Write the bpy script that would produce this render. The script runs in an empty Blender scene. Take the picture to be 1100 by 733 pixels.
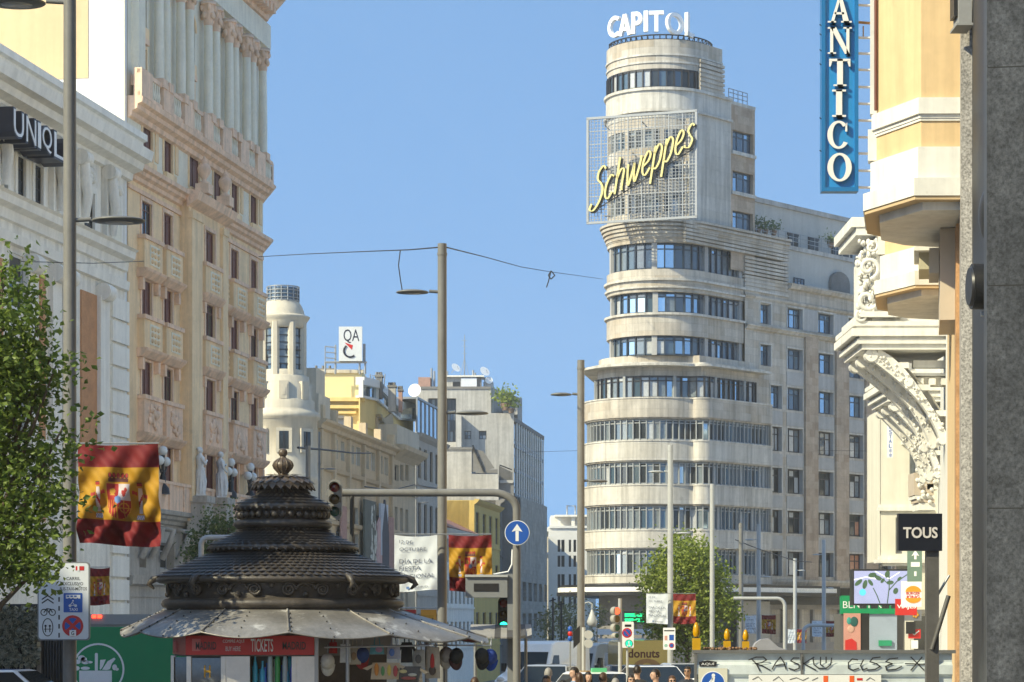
import bpy, math, random
from mathutils import Vector, Matrix
random.seed(7)
S=bpy.context.scene
COL=S.collection
# ---------------- camera, sky, sun, exposure ----------------
F=2597.2; EYE=2.8; HX=550.0; HY=664.0
cam=bpy.data.cameras.new('camera'); camo=bpy.data.objects.new('camera',cam); COL.objects.link(camo)
camo.location=(0,0,EYE); camo.rotation_euler=(math.pi/2,0,0)
cam.sensor_width=36; cam.lens=85; cam.sensor_fit='HORIZONTAL'; cam.shift_y=(HY-366.5)/1100
cam.clip_start=0.5; cam.clip_end=3000; S.camera=camo
SUN_EL=math.radians(35); SX,SY=-.83,-.56
SKYLIFT=.5; SKYSC=.75
w=bpy.data.worlds.new('World'); S.world=w; w.use_nodes=True
nt=w.node_tree; sky=nt.nodes.new('ShaderNodeTexSky'); sky.sky_type='NISHITA'; sky.sun_disc=False
sky.sun_elevation=SUN_EL; sky.sun_rotation=math.atan2(SX,SY)
sky.air_density=1.0; sky.dust_density=1.2; sky.ozone_density=8.0; sky.altitude=650
nt.nodes['Background'].inputs['Strength'].default_value=0.15
_tc=nt.nodes.new('ShaderNodeTexCoord'); _mp=nt.nodes.new('ShaderNodeMapping'); _mp.inputs['Location'].default_value=(0,0,SKYLIFT); _mp.inputs['Scale'].default_value=(1,1,SKYSC)
nt.links.new(_tc.outputs['Generated'],_mp.inputs['Vector']); nt.links.new(_mp.outputs[0],sky.inputs['Vector'])
nt.links.new(sky.outputs[0],nt.nodes['Background'].inputs['Color'])
sl=bpy.data.lights.new('sun','SUN'); sl.energy=2.0; sl.angle=math.radians(.53); sl.color=(1,.94,.85)
so=bpy.data.objects.new('sun',sl); COL.objects.link(so)
_d=Vector((SX,SY,0)).normalized()*math.cos(SUN_EL)+Vector((0,0,math.sin(SUN_EL)))
so.rotation_euler=_d.to_track_quat('Z','Y').to_euler(); so.location=(-60,-40,80)
S.view_settings.view_transform='Standard'; S.view_settings.look='None'; S.view_settings.gamma=1
S.view_settings.exposure=1.68
S.view_settings.use_white_balance=True; S.view_settings.white_balance_temperature=8300; S.view_settings.white_balance_tint=-4
S.render.engine='CYCLES'; S.cycles.use_denoising=True; S.cycles.max_bounces=6
S.render.resolution_x=1024; S.render.resolution_y=682

# ---------------- helpers ----------------
def ground(Y): return -max(0,Y-75)*.025 if Y<260 else -4.6
def P(px,py,Y): return Vector(((px-HX)/F*Y,Y,EYE+(HY-py)/F*Y))
def PX(px,Y): return (px-HX)/F*Y
def PZ(py,Y): return EYE+(HY-py)/F*Y
class Fr:
    def __init__(s,x,y,a):
        s.O=Vector((x,y)); s.a=a; s.u=Vector((math.cos(a),math.sin(a))); s.n=Vector((-math.sin(a),math.cos(a)))
    def hit(s,px,py=0,off=0):
        r=Vector(((px-HX)/F,1)); t=(off+s.O.dot(s.n))/r.dot(s.n); p=r*t
        return (p-s.O).dot(s.u), EYE+(HY-py)/F*t
    def x(s,px,off=0): return s.hit(px,0,off)[0]
    def z(s,px,py,off=0): return s.hit(px,py,off)[1]
    def loc(s,x,y):
        d=Vector((x,y))-s.O; return d.dot(s.u),d.dot(s.n)
    def world(s,x,y,z=0):
        p=s.O+s.u*x+s.n*y; return Vector((p.x,p.y,z))
class MB:
    def __init__(s,m=None):
        s.V=[];s.F=[];s.M=[];s.S=[];s.mats=[];s.T=None;s.use(m)
    def use(s,m):
        if m is None: s.mi=0; return s
        if m not in s.mats: s.mats.append(m)
        s.mi=s.mats.index(m); return s
    def add(s,vs,fs,sm=False,m=None):
        if m is not None: s.use(m)
        b=len(s.V)
        for v in vs:
            v=Vector(v)
            s.V.append(tuple(s.T@v) if s.T is not None else tuple(v))
        for f in fs:
            s.F.append([b+i for i in f]); s.M.append(s.mi); s.S.append(sm)
        return s
    def box(s,x0,y0,z0,x1,y1,z1,m=None):
        if x0>x1:x0,x1=x1,x0
        if y0>y1:y0,y1=y1,y0
        if z0>z1:z0,z1=z1,z0
        return s.add([(x0,y0,z0),(x1,y0,z0),(x1,y1,z0),(x0,y1,z0),(x0,y0,z1),(x1,y0,z1),(x1,y1,z1),(x0,y1,z1)],
          [(3,2,1,0),(4,5,6,7),(0,1,5,4),(1,2,6,5),(2,3,7,6),(3,0,4,7)],m=m)
    def prism(s,poly,z0,z1,sm=False,m=None,caps=True,sidem=None):
        n=len(poly); vs=[(p[0],p[1],z0) for p in poly]+[(p[0],p[1],z1) for p in poly]
        if m is not None: s.use(m)
        s.add(vs,[(i,(i+1)%n,n+(i+1)%n,n+i) for i in range(n)],sm)
        if sidem:
            for k,mm in sidem.items():
                i=len(s.M)-n+k; s.use(mm); s.M[i]=s.mi
            if m is not None: s.use(m)
        if caps: s.add(vs,[tuple(range(n-1,-1,-1)),tuple(range(n,2*n))])
        return s
    def ext(s,poly,y0,y1,m=None):   # polygon in x,z extruded along y
        n=len(poly); vs=[(p[0],y0,p[1]) for p in poly]+[(p[0],y1,p[1]) for p in poly]
        return s.add(vs,[(i,(i+1)%n,n+(i+1)%n,n+i) for i in range(n)]+[tuple(range(n-1,-1,-1)),tuple(range(n,2*n))],m=m)
    def sweepx(s,prof,x0,x1,y=0,m=None):  # profile (projection outward, z) swept along x; outward is -y
        n=len(prof); vs=[(x0,y-p,z) for p,z in prof]+[(x1,y-p,z) for p,z in prof]
        return s.add(vs,[(i,(i+1)%n,n+(i+1)%n,n+i) for i in range(n)]+[tuple(range(n-1,-1,-1)),tuple(range(n,2*n))],m=m)
    def tube(s,pts,r,n=8,m=None,closed=False):
        pts=[Vector(p) for p in pts]; k=len(pts); rs=r if isinstance(r,(list,tuple)) else [r]*k
        vs=[];prev=None
        for i,p in enumerate(pts):
            if closed: d=pts[(i+1)%k]-pts[i-1]
            else: d=pts[min(i+1,k-1)]-pts[max(i-1,0)]
            if d.length<1e-9: d=Vector((0,0,1))
            d.normalize()
            if prev is None:
                a=Vector((0,0,1)) if abs(d.z)<.9 else Vector((0,1,0))
                prev=d.cross(a).normalized()
            u=(prev-d*prev.dot(d)); u=u.normalized() if u.length>1e-6 else d.orthogonal().normalized()
            prev=u; v=d.cross(u)
            for j in range(n):
                t=2*math.pi*j/n; vs.append(p+(u*math.cos(t)+v*math.sin(t))*rs[i])
        fs=[]
        for i in range(k if closed else k-1):
            a=i*n;b=((i+1)%k)*n
            for j in range(n): fs.append((a+j,a+(j+1)%n,b+(j+1)%n,b+j))
        s.add(vs,fs,True,m=m)
        if not closed: s.add(vs,[tuple(range(n-1,-1,-1)),tuple(range((k-1)*n,k*n))])
        return s
    def lathe(s,prof,n=24,c=(0,0,0),m=None,a0=0,a1=None,sm=True,sx=1,sy=1):
        full=a1 is None; a1=2*math.pi if full else a1; N=n if full else n+1
        vs=[]
        for r,z in prof:
            for j in range(N):
                t=a0+(a1-a0)*j/n; vs.append((c[0]+r*math.cos(t)*sx,c[1]+r*math.sin(t)*sy,c[2]+z))
        fs=[]
        for i in range(len(prof)-1):
            for j in range(n):
                k=(j+1)%N; fs.append((i*N+j,i*N+k,(i+1)*N+k,(i+1)*N+j))
        s.add(vs,fs,sm,m=m)
        if full:
            if prof[0][0]>1e-4: s.add(vs[:N],[tuple(range(N-1,-1,-1))])
            if prof[-1][0]>1e-4: s.add(vs[-N:],[tuple(range(N))])
        return s
    def sph(s,c,r,n=10,m=None):
        rx,ry,rz=r if isinstance(r,(list,tuple)) else (r,r,r)
        k=max(4,n//2)
        prof=[(max(1e-5,math.sin(math.pi*i/k)),-math.cos(math.pi*i/k)) for i in range(k+1)]
        T0=s.T; L=Matrix.Translation(Vector(c))@Matrix.Diagonal((rx,ry,rz,1))
        s.T=(T0@L) if T0 is not None else L
        s.lathe(prof,n,m=m); s.T=T0; return s
    def grid(s,fn,nu,nv,mf=None,sm=True,m=None):
        if m is not None: s.use(m)
        vs=[fn(i/nu,j/nv) for j in range(nv+1) for i in range(nu+1)]
        b=len(s.V); s.add(vs,[])
        for j in range(nv):
            for i in range(nu):
                if mf: 
                    mm=mf((i+.5)/nu,(j+.5)/nv)
                    if mm is None: continue
                    s.use(mm)
                a=b+j*(nu+1)+i
                s.F.append([a,a+1,a+nu+2,a+nu+1]); s.M.append(s.mi); s.S.append(sm)
        return s
    def wall(s,x0,x1,z0,z1,holes,y=0,rev=.35,m=None,rm=None):
        if m is not None: s.use(m)
        hs=[(max(a,x0),min(b,x1),max(c,z0),min(d,z1)) for a,b,c,d in holes]
        hs=[h for h in hs if h[1]-h[0]>.01 and h[3]-h[2]>.01]
        xs=sorted(set([x0,x1]+[v for h in hs for v in h[:2]])); zs=sorted(set([z0,z1]+[v for h in hs for v in h[2:]]))
        xs=[v for i,v in enumerate(xs) if i==0 or v-xs[i-1]>1e-5]; zs=[v for i,v in enumerate(zs) if i==0 or v-zs[i-1]>1e-5]
        b=len(s.V); s.add([(x,y,z) for z in zs for x in xs],[]); nx=len(xs)
        for j in range(len(zs)-1):
            for i in range(nx-1):
                cx=(xs[i]+xs[i+1])/2;cz=(zs[j]+zs[j+1])/2
                if any(h[0]<cx<h[1] and h[2]<cz<h[3] for h in hs): continue
                a=b+j*nx+i; s.F.append([a,a+1,a+nx+1,a+nx]); s.M.append(s.mi); s.S.append(False)
        if rm is not None: s.use(rm)
        for a,bb,c,d in hs:
            s.add([(a,y,c),(bb,y,c),(bb,y,d),(a,y,d),(a,y+rev,c),(bb,y+rev,c),(bb,y+rev,d),(a,y+rev,d)],
                  [(0,4,5,1),(1,5,6,2),(2,6,7,3),(3,7,4,0)])
        return s
    def build(s,name,parent=None,label=None):
        me=bpy.data.meshes.new(name); me.from_pydata(s.V,[],s.F)
        for m in s.mats: me.materials.append(m)
        me.polygons.foreach_set('material_index',s.M); me.polygons.foreach_set('use_smooth',s.S)
        me.update(); o=bpy.data.objects.new(name,me); COL.objects.link(o)
        if parent is not None: o.parent=parent
        if label: o['label']=label
        return o
def tag(o,label,cat,group=None,kind=None):
    if label: o['label']=label
    if cat: o['category']=cat
    if group: o['group']=group
    if kind: o['kind']=kind
    return o
def thing(name,label,cat,loc=(0,0,0),rot=0,group=None):
    o=bpy.data.objects.new(name,None); COL.objects.link(o); o.location=loc; o.rotation_euler=(0,0,rot); o.empty_display_size=.3
    return tag(o,label,cat,group)
def copy_tree(o,parent=None):
    c=o.copy(); COL.objects.link(c)
    if parent is not None: c.parent=parent
    for ch in list(o.children): copy_tree(ch,c)
    return c
def struct(name,mb): return tag(mb.build(name),None,None,kind='structure')
# text as mesh, in x,z with outward -y
def text_geo(body,depth=0,shear=0,offset=0,space=1):
    cu=bpy.data.curves.new('lettering','FONT'); cu.body=body; cu.size=1; cu.extrude=depth; cu.shear=shear; cu.offset=offset; cu.space_character=space
    cu.resolution_u=3
    o=bpy.data.objects.new('lettering',cu); COL.objects.link(o)
    dg=bpy.context.evaluated_depsgraph_get(); dg.update()
    me=bpy.data.meshes.new_from_object(o.evaluated_get(dg))
    vs=[v.co.copy() for v in me.vertices]; fs=[tuple(p.vertices) for p in me.polygons]
    bpy.data.objects.remove(o); bpy.data.curves.remove(cu); bpy.data.meshes.remove(me)
    return vs,fs
def text(mb,body,x0,x1,z0,z1,y=0,depth=0,m=None,shear=0,offset=0,fn=None,space=1,keep=False):
    vs,fs=text_geo(body,depth and .5,shear,offset,space)
    if not vs: return
    ax=min(v.x for v in vs);bx=max(v.x for v in vs);az=min(v.y for v in vs);bz=max(v.y for v in vs)
    sx=(x1-x0)/(bx-ax); sz=(z1-z0)/(bz-az)
    if keep:
        if sx>sz: sx=sz; 
        else: sz=sx
        xm=(x0+x1)/2; x0=xm-(bx-ax)*sx/2
    out=[]
    for v in vs:
        p=(x0+(v.x-ax)*sx, y-depth/2-v.z*depth, z0+(v.y-az)*sz)
        out.append(fn(*p) if fn else p)
    mb.add(out,fs,m=m)
# ---------------- materials ----------------
def M(name,c,rough=.75,var=.12,scale=1.5,metal=0,streak=0,bump=0,spec=.4,brick=None,emit=0,fine=0,coat=0,patch=None):
    m=bpy.data.materials.new(name); m.use_nodes=True; t=m.node_tree; N=t.nodes; L=t.links
    b=N['Principled BSDF']; b.inputs['Roughness'].default_value=rough; b.inputs['Metallic'].default_value=metal
    b.inputs['Specular IOR Level'].default_value=spec; b.inputs['Coat Weight'].default_value=coat
    c=tuple(c)[:3]; m.diffuse_color=(*c,1)
    if var==0 and not brick: b.inputs['Base Color'].default_value=(*c,1)
    else:
        tc=N.new('ShaderNodeTexCoord')
        def noise(sc,vec=None,det=5):
            n=N.new('ShaderNodeTexNoise'); n.inputs['Scale'].default_value=sc; n.inputs['Detail'].default_value=det; n.inputs['Roughness'].default_value=.65
            L.new(vec or tc.outputs['Object'],n.inputs['Vector']); return n.outputs['Fac']
        def scaled(v):
            mp=N.new('ShaderNodeMapping'); mp.inputs['Scale'].default_value=v; L.new(tc.outputs['Object'],mp.inputs['Vector']); return mp.outputs[0]
        def mul(col,fac,lo,hi,a=.3,bb=.7):
            r=N.new('ShaderNodeMapRange'); r.inputs['From Min'].default_value=a; r.inputs['From Max'].default_value=bb
            r.inputs['To Min'].default_value=lo; r.inputs['To Max'].default_value=hi; L.new(fac,r.inputs['Value'])
            x=N.new('ShaderNodeVectorMath'); x.operation='SCALE'; L.new(col,x.inputs[0]); L.new(r.outputs[0],x.inputs['Scale']); return x.outputs[0]
        rgb=N.new('ShaderNodeRGB'); rgb.outputs[0].default_value=(*c,1); col=rgb.outputs[0]
        if brick:
            bw,bh,mort,bv=brick
            sp=N.new('ShaderNodeSeparateXYZ'); L.new(tc.outputs['Object'],sp.inputs[0])
            ad=N.new('ShaderNodeMath'); ad.operation='ADD'; L.new(sp.outputs[0],ad.inputs[0]); L.new(sp.outputs[1],ad.inputs[1])
            cb=N.new('ShaderNodeCombineXYZ'); L.new(ad.outputs[0],cb.inputs[0]); L.new(sp.outputs[2],cb.inputs[1])
            br=N.new('ShaderNodeTexBrick'); br.inputs['Scale'].default_value=1; br.inputs['Brick Width'].default_value=bw; br.inputs['Row Height'].default_value=bh
            br.inputs['Mortar Size'].default_value=.012; br.inputs['Color1'].default_value=(*c,1)
            br.inputs['Color2'].default_value=(*[x*y for x,y in zip(c,bv)],1); br.inputs['Mortar'].default_value=(*[x*mort for x in c],1); br.inputs['Bias'].default_value=-.35
            L.new(cb.outputs[0],br.inputs['Vector']); col=br.outputs['Color']
        if var: col=mul(col,noise(scale),1-var,1+var)
        if var: col=mul(col,noise(scale*7,None,3),1-var*.5,1+var*.5)
        if streak: col=mul(col,noise(1,scaled((2.2,2.2,.12)),4),1-streak,1+streak*.3,.35,.6)
        if patch:
            pc,th,ps,amt=patch
            r=N.new('ShaderNodeMapRange'); r.inputs['From Min'].default_value=th; r.inputs['From Max'].default_value=th+.09; r.inputs['To Max'].default_value=amt
            L.new(noise(ps,None,6),r.inputs['Value']); mx=N.new('ShaderNodeMix'); mx.data_type='RGBA'; L.new(r.outputs[0],mx.inputs['Factor']); L.new(col,mx.inputs['A']); mx.inputs['B'].default_value=(*pc,1); col=mx.outputs['Result']
        if fine: col=mul(col,noise(fine,None,2),.45,1.55)
        L.new(col,b.inputs['Base Color'])
        if bump:
            bp=N.new('ShaderNodeBump'); bp.inputs['Strength'].default_value=bump; bp.inputs['Distance'].default_value=.02
            L.new(noise(scale*12),bp.inputs['Height']); L.new(bp.outputs[0],b.inputs['Normal'])
    if emit:
        b.inputs['Emission Color'].default_value=(*c,1); b.inputs['Emission Strength'].default_value=emit
    return m
def leafmat(name,c1,c2,trans=.35):
    m=bpy.data.materials.new(name); m.use_nodes=True; t=m.node_tree; N=t.nodes; L=t.links; b=N['Principled BSDF']
    g=N.new('ShaderNodeNewGeometry'); mx=N.new('ShaderNodeMix'); mx.data_type='RGBA'
    L.new(g.outputs['Random Per Island'],mx.inputs['Factor']); mx.inputs['A'].default_value=(*c1,1); mx.inputs['B'].default_value=(*c2,1)
    L.new(mx.outputs['Result'],b.inputs['Base Color']); b.inputs['Roughness'].default_value=.5; b.inputs['Specular IOR Level'].default_value=.4
    tr=N.new('ShaderNodeBsdfTranslucent'); L.new(mx.outputs['Result'],tr.inputs['Color'])
    ms=N.new('ShaderNodeMixShader'); ms.inputs[0].default_value=trans; L.new(b.outputs[0],ms.inputs[1]); L.new(tr.outputs[0],ms.inputs[2])
    L.new(ms.outputs[0],N['Material Output'].inputs[0]); m.diffuse_color=(*c1,1); return m
cream=M('cream_render',(.88,.64,.39),.85,.1,.6,streak=.18,patch=((.5,.40,.28),.60,.7,.4))
creamdk=M('cream_render_panel',(.82,.60,.37),.85,.08,.6,streak=.1)
salmon=M('salmon_stone',(.84,.58,.41),.85,.12,1.2,streak=.18,patch=((.45,.33,.25),.58,1.6,.5))
colgrey=M('pale_grey_stone',(.80,.74,.60),.8,.08,1,streak=.1)
whitepaint=M('white_party_wall',(.80,.79,.76),.9,.05,.25,streak=.08)
beigepaint=M('beige_wall_panel',(.62,.46,.28),.9,.06,.4,streak=.06)
whst=M('white_stone',(.82,.77,.68),.8,.1,.8,streak=.2,patch=((.5,.46,.4),.6,.8,.4))
whst2=M('white_stone_trim',(.85,.805,.72),.8,.06,1.2,streak=.1)
greystone=M('weathered_grey_stone',(.42,.38,.33),.85,.18,.8,streak=.2)
orange=M('terracotta_panel',(.52,.26,.13),.85,.15,1.5)
winred=M('red_brown_window_wood',(.15,.05,.035),.5,.15)
windk=M('dark_window_frame',(.03,.03,.035),.4,0)
wingrey=M('grey_window_frame',(.30,.31,.33),.5,.05)
winwhite=M('white_window_frame',(.7,.7,.68),.5,0)
winblue=M('steel_blue_window_frame',(.035,.055,.08),.4,0)
glass=M('dark_window_glass',(.03,.037,.043),.06,0,spec=.6)
glassb=M('sky_window_glass',(.05,.09,.13),.03,0,spec=1.0,coat=.6)
glassm=M('mirror_window_glass',(.42,.56,.66),.05,0,metal=.9)
curt=M('pale_curtain_behind_glass',(.42,.43,.43),.12,.15,6,spec=.7,coat=.5)
curt2=M('grey_blind_behind_glass',(.16,.19,.21),.1,.2,5,spec=.7,coat=.5)
bulbm=M('warm_curtain',(.45,.2,.12),.3,.2,4,coat=.4)
capst=M('capitol_limestone',(.50,.45,.385),.8,.16,.22,streak=.25,brick=(1.5,.62,.72,(.78,.69,.58)),patch=((.22,.2,.17),.60,.9,.35))
capsm=M('capitol_smooth_stone',(.55,.515,.46),.8,.12,.3,streak=.28,brick=(2.2,1.1,.78,(.92,.90,.86)),patch=((.26,.24,.2),.60,.8,.4))
capgr=M('capitol_grey_panel',(.40,.39,.375),.8,.10,.5,streak=.12)
capbr=M('capitol_brown_pilaster',(.45,.35,.265),.85,.16,.6,streak=.12,brick=(.8,.62,.8,(.7,.62,.55)))
capcr=M('capitol_attic_plaster',(.50,.475,.43),.85,.07,.5,streak=.08)
metalg=M('galvanised_grey_metal',(.33,.34,.35),.45,.08,1,metal=.5)
poleg=M('grey_pole_paint',(.21,.205,.195),.4,.1,2,streak=.12)
polelt=M('light_grey_pole_paint',(.42,.43,.43),.45,.06,1)
black=M('black_metal',(.02,.02,.022),.4,.2,3)
iron=M('cast_iron_paint',(.062,.052,.045),.45,.4,3,spec=.5,bump=.2,patch=((.16,.14,.12),.60,5,.5))
ironb=M('bronzed_cast_iron',(.10,.074,.054),.4,.3,5,spec=.5)
white=M('white_paint',(.8,.8,.8),.5,.04,2)
whitem=M('white_sheet_metal',(.75,.76,.78),.4,.05,2,metal=.1)
blue=M('sign_blue',(.01,.09,.40),.4,.05)
red=M('sign_red',(.55,.025,.025),.4,.05)
green=M('panel_green',(.0,.24,.085),.45,.06,.8)
yel=M('signal_yellow',(.55,.30,.015),.45,.08)
rubber=M('tyre_rubber',(.02,.02,.02),.8,0)
bark=M('tree_bark',(.11,.085,.065),.9,.3,6)
# ---------------- ground, roads ----------------
asph=M('asphalt',(.075,.073,.07),.9,.2,.8,fine=30); pave=M('granite_paving',(.42,.40,.37),.85,.1,.5,brick=(.6,.4,.8,(.85,.85,.85)))
kerbm=M('granite_kerb',(.36,.35,.34),.8,.1,1); paintw=M('road_paint',(.7,.7,.68),.7,.1,2)
YS=[-60,20,75,120,180,260,420,900,2500]
def strip(name,xf0,xf1,dz,m,ys=YS,th=0):
    b=MB(m)
    vs=[];
    for y in ys:
        vs+= [(xf0(y),y,ground(y)+dz),(xf1(y),y,ground(y)+dz)]
    b.add(vs,[(2*i,2*i+1,2*i+3,2*i+2) for i in range(len(ys)-1)])
    if th:
        for k in (0,1):
            v2=[];
            for i,y in enumerate(ys): v2+=[vs[2*i+k],(vs[2*i+k][0],y,vs[2*i+k][2]-th)]
            b.add(v2,[(2*i,2*i+1,2*i+3,2*i+2) for i in range(len(ys)-1)])
    return struct(name,b)
strip('ground',lambda y:-900,lambda y:900,-.02,M('far_ground',(.2,.19,.18),.95,.15,.1))
LX=lambda y:.1675*y-36.9 if y<150 else .129*y-39.5
strip('road',lambda y:.1675*y-31,lambda y:.1675*y-4.8,0,asph,ys=YS[:6])
strip('pavement',lambda y:LX(y)-1,lambda y:.1675*y-(31 if y<55 else 22),.13,pave,ys=[-60,20,54,56,75,120,180,260],th=.2)
strip('pavement_plaza',lambda y:.1675*y-4.6,lambda y:(.1675*y+3 if y<112 else 90),.13,pave,ys=[-60,20,75,110,112.5,120,180,260],th=.2)
strip('kerb',lambda y:.1675*y-4.8,lambda y:.1675*y-4.6,.134,kerbm,ys=YS[:6],th=.2)
lm=MB(paintw)
for k in range(3):
    for j in range(34):
        y=20+j*6; x=.1675*y-25+k*6.6
        y2=y+2.6
        lm.add([(x-.07,y,ground(y)+.005),(x+.07,y,ground(y)+.005),(x+.5,y2,ground(y2)+.005),(x+.36,y2,ground(y2)+.005)],[(0,1,2,3)])
struct('road_markings',lm)

def window(par,a,b,c,d,y=.3,fm=windk,gm=glass,cols=2,trans=(.72,),fw=.07,dep=.07,name='window',sill=None,gms=None,label=None,sur=None,extra=None):
    f=MB(fm); w=b-a; h=d-c
    for x0,x1 in ((a,a+fw),(b-fw,b)): f.box(x0,y-dep,c,x1,y,d)
    for z0,z1 in ((c,c+fw),(d-fw,d)): f.box(a+fw,y-dep,z0,b-fw,y,z1)
    for i in range(1,cols):
        x=a+w*i/cols; f.box(x-fw*.4,y-dep*.9,c+fw,x+fw*.4,y,d-fw)
    for t in trans:
        z=c+h*t; f.box(a+fw,y-dep*.8,z-fw*.35,b-fw,y,z+fw*.35)
    o=f.build(name,par,label)
    g=MB(gm); xs=[a+w*i/cols for i in range(cols+1)]; zs=[c]+[c+h*t for t in trans]+[d]
    for i in range(cols):
        for j in range(len(zs)-1):
            m=gm if not gms else random.choice(gms)
            g.add([(xs[i],y-dep*.4,zs[j]),(xs[i+1],y-dep*.4,zs[j]),(xs[i+1],y-dep*.4,zs[j+1]),(xs[i],y-dep*.4,zs[j+1])],[(0,1,2,3)],m=m)
    g.build('pane',o)
    if sur or extra:
        k=MB(None)
        if sur: frame_trim(k,a,b,c,d,sur[0],sur[1],sur[2],sur[3])
        if extra: extra(k)
        k.build('surround',o)
    if sill: MB(sill).box(a-.1,-.12,c-.16,b+.1,.1,c-.02).build('sill',o)
    return o
def frame_trim(mb,a,b,c,d,t=.18,p=.06,m=None,y=0,bottom=False):
    if m: mb.use(m)
    mb.box(a-t,y-p,c,a-.01,y+.02,d); mb.box(b+.01,y-p,c,b+t,y+.02,d); mb.box(a-t,y-p,d+.01,b+t,y+.02,d+t)
    if bottom: mb.box(a-t,y-p,c-t,b+t,y+.02,c-.01)
def urn(mb,x,y,z,h,m):
    mb.lathe([(.18*h,0),(.2*h,.06*h),(.08*h,.14*h),(.1*h,.2*h),(.22*h,.4*h),(.25*h,.55*h),(.2*h,.66*h),(.1*h,.72*h),(.13*h,.76*h),(.1*h,.84*h),(.03*h,.93*h),(.05*h,.96*h),(.01,h)],12,(x,y,z),m=m)

# ================= PINK BUILDING (left) =================
aL=math.atan2(1,.1675)
L=Fr(.1675*113-36.9,113,aL)
def build_pink():
    T=thing('corner_building','cream and salmon corner building with a colonnade, balconies and white statues','building',(L.O.x,L.O.y,0),aL)
    x,z=L.x,L.z
    xe=x(281.5); D=24
    colx=[(151.8,162.3),(175.5,184.5),(211.4,221.5),(233.2,237.6),(247.5,255.5),(269,276)]
    cx=[(x(a),x(b)) for a,b in colx]
    zr=[(z(151.8,215),z(162.3,259.6)),(z(151.8,300),z(162.3,344)),(z(152.5,387.5),z(162.3,428.7)),(z(175.5,478),z(187,531.7))]
    zr=[(lo,hi) for hi,lo in zr]
    att=(z(163,176.8),z(153,130)); up=(z(207,70),z(199,13)); low=(z(207,123),z(199,86))
    zl1=z(140,107); zc2=z(152,187); zcor=z(171,557); ztop=z(250,0)+1.3; zcorn=z(221,0)
    acol=[(153,163),(175.8,184.6),(203,214),(229,238),(248,255.5),(268.5,276)]
    ax=[(x(a),x(b)) for a,b in acol]
    ux=[(x(a),x(b)) for a,b in ((150,156),(173,179),(199,207.5),(227,232),(246,251),(265.5,270.5))]
    base=[(x(150),x(157)),(x(172),x(187)),(x(200),x(212)),(x(226),x(235)),(x(248),x(256))]
    zb=(z(187,612),z(172,583)); 
    bay0,bay1=x(193.5),x(233)
    holes=[]
    for i,(a,b) in enumerate(cx):
        for lo,hi in zr: holes.append((a,b,lo,hi))
    holes+=[(a,b,att[0],att[1]) for a,b in ax]+[(a,b,up[0],up[1]) for a,b in ux]+[(a,b,low[0],low[1]) for a,b in ux]
    w1=MB(cream)
    w1.wall(0,xe,zcor,zc2,[h for h in holes if h[3]<zc2+.5],rev=.15,rm=creamdk)
    w1.wall(0,xe,zc2,ztop,[h for h in holes if h[2]>zc2-.5],rev=.18,m=colgrey,rm=creamdk)
    # rounded corner
    R=1.6; arc=[(xe+R*math.sin(t*math.pi/16),R-R*math.cos(t*math.pi/16)) for t in range(9)]
    w1.prism(arc+[(xe,R+.01)],zcor-12,zc2,True,cream); w1.prism(arc+[(xe,R+.01)],zc2,ztop,True,colgrey)
    w1.box(xe-.3,R,-3,xe+R-.01,D,ztop,cream)
    w1.box(0.02,.6,-3,xe-.31,D-.1,ztop-.05,creamdk)
    # bay skin with its own windows
    bh=[(a-.0,b,lo,hi) for (a,b) in [cx[2]] for lo,hi in zr]
    w1.wall(bay0,bay1,zcor,zc2-.1,bh,y=-.45,rev=.2,m=cream,rm=creamdk)
    for xx in (bay0,bay1): w1.add([(xx,-.45,zcor),(xx,0,zcor),(xx,0,zc2-.1),(xx,-.45,zc2-.1)],[(0,1,2,3)],m=cream)
    for a,b in ((bay0+.02,x(205)),(x(227.5),bay1-.02)):
        w1.box(a,-.62,zcor+1,b,-.44,zc2-1.1,cream); w1.box(a-.06,-.68,zc2-1.1,b+.06,-.43,zc2-.75,cream)
    wall=w1.build('wall',T)
    # ground storeys in grey stone
    g=MB(greystone); g.wall(0,xe,-3,zcor,[(a,b,zb[0],zb[1]) for a,b in base]+[(a,b,-1,zb[0]-3) for a,b in base],rev=.6,rm=greystone)
    for k in range(7):
        zz=zb[0]-.5-k*.9
        g.box(0,-.05,zz,xe,.02,zz+.06)
    for a,b in base:
        for q in (a-.35,b+.05):
            g.tube([(q+.15,-.1,zcor-.5),(q+.15,-.75,zcor-.6),(q+.15,-.5,zcor-1.3),(q+.15,-.15,zcor-2.0)],.16,6)
    g.sweepx([(0,zb[0]-.9),(.25,zb[0]-.8),(.3,zb[0]-.4),(0,zb[0]-.4)],0,xe+.3)
    gw=g.build('stone_base',T)
    for a,b in base: 
        window(T,a,b,zb[0],zb[1],.45,wingrey,glass,2,(.7,),.09)
    # mouldings
    c=MB(salmon)
    xo=xe+.9
    def corn(z0,h,p,x0=0,x1=None,m=None,y=0):
        nonlocal c
        c.sweepx([(0,z0),(p*.25,z0+h*.08),(p*.3,z0+h*.3),(p*.62,z0+h*.42),(p*.66,z0+h*.62),(p*.95,z0+h*.7),(p,z0+h*.95),(p*.9,z0+h),(0,z0+h)],x0,xe if x1 is None else x1,y,m=m)
        if x1 is None:
            n=8; prof=[(0,z0),(p*.3,z0+h*.3),(p*.66,z0+h*.62),(p,z0+h*.95),(0.02,z0+h)]
            vs=[]
            for t in range(n+1):
                an=t*math.pi/2/n
                for pr,zz in prof: vs.append((xe+(R+pr)*math.sin(an),R-(R+pr)*math.cos(an),zz))
            k=len(prof); c.add(vs,[(i*k+j,(i+1)*k+j,(i+1)*k+j+1,i*k+j+1) for i in range(n) for j in range(k-1)],True,m=m)
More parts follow.
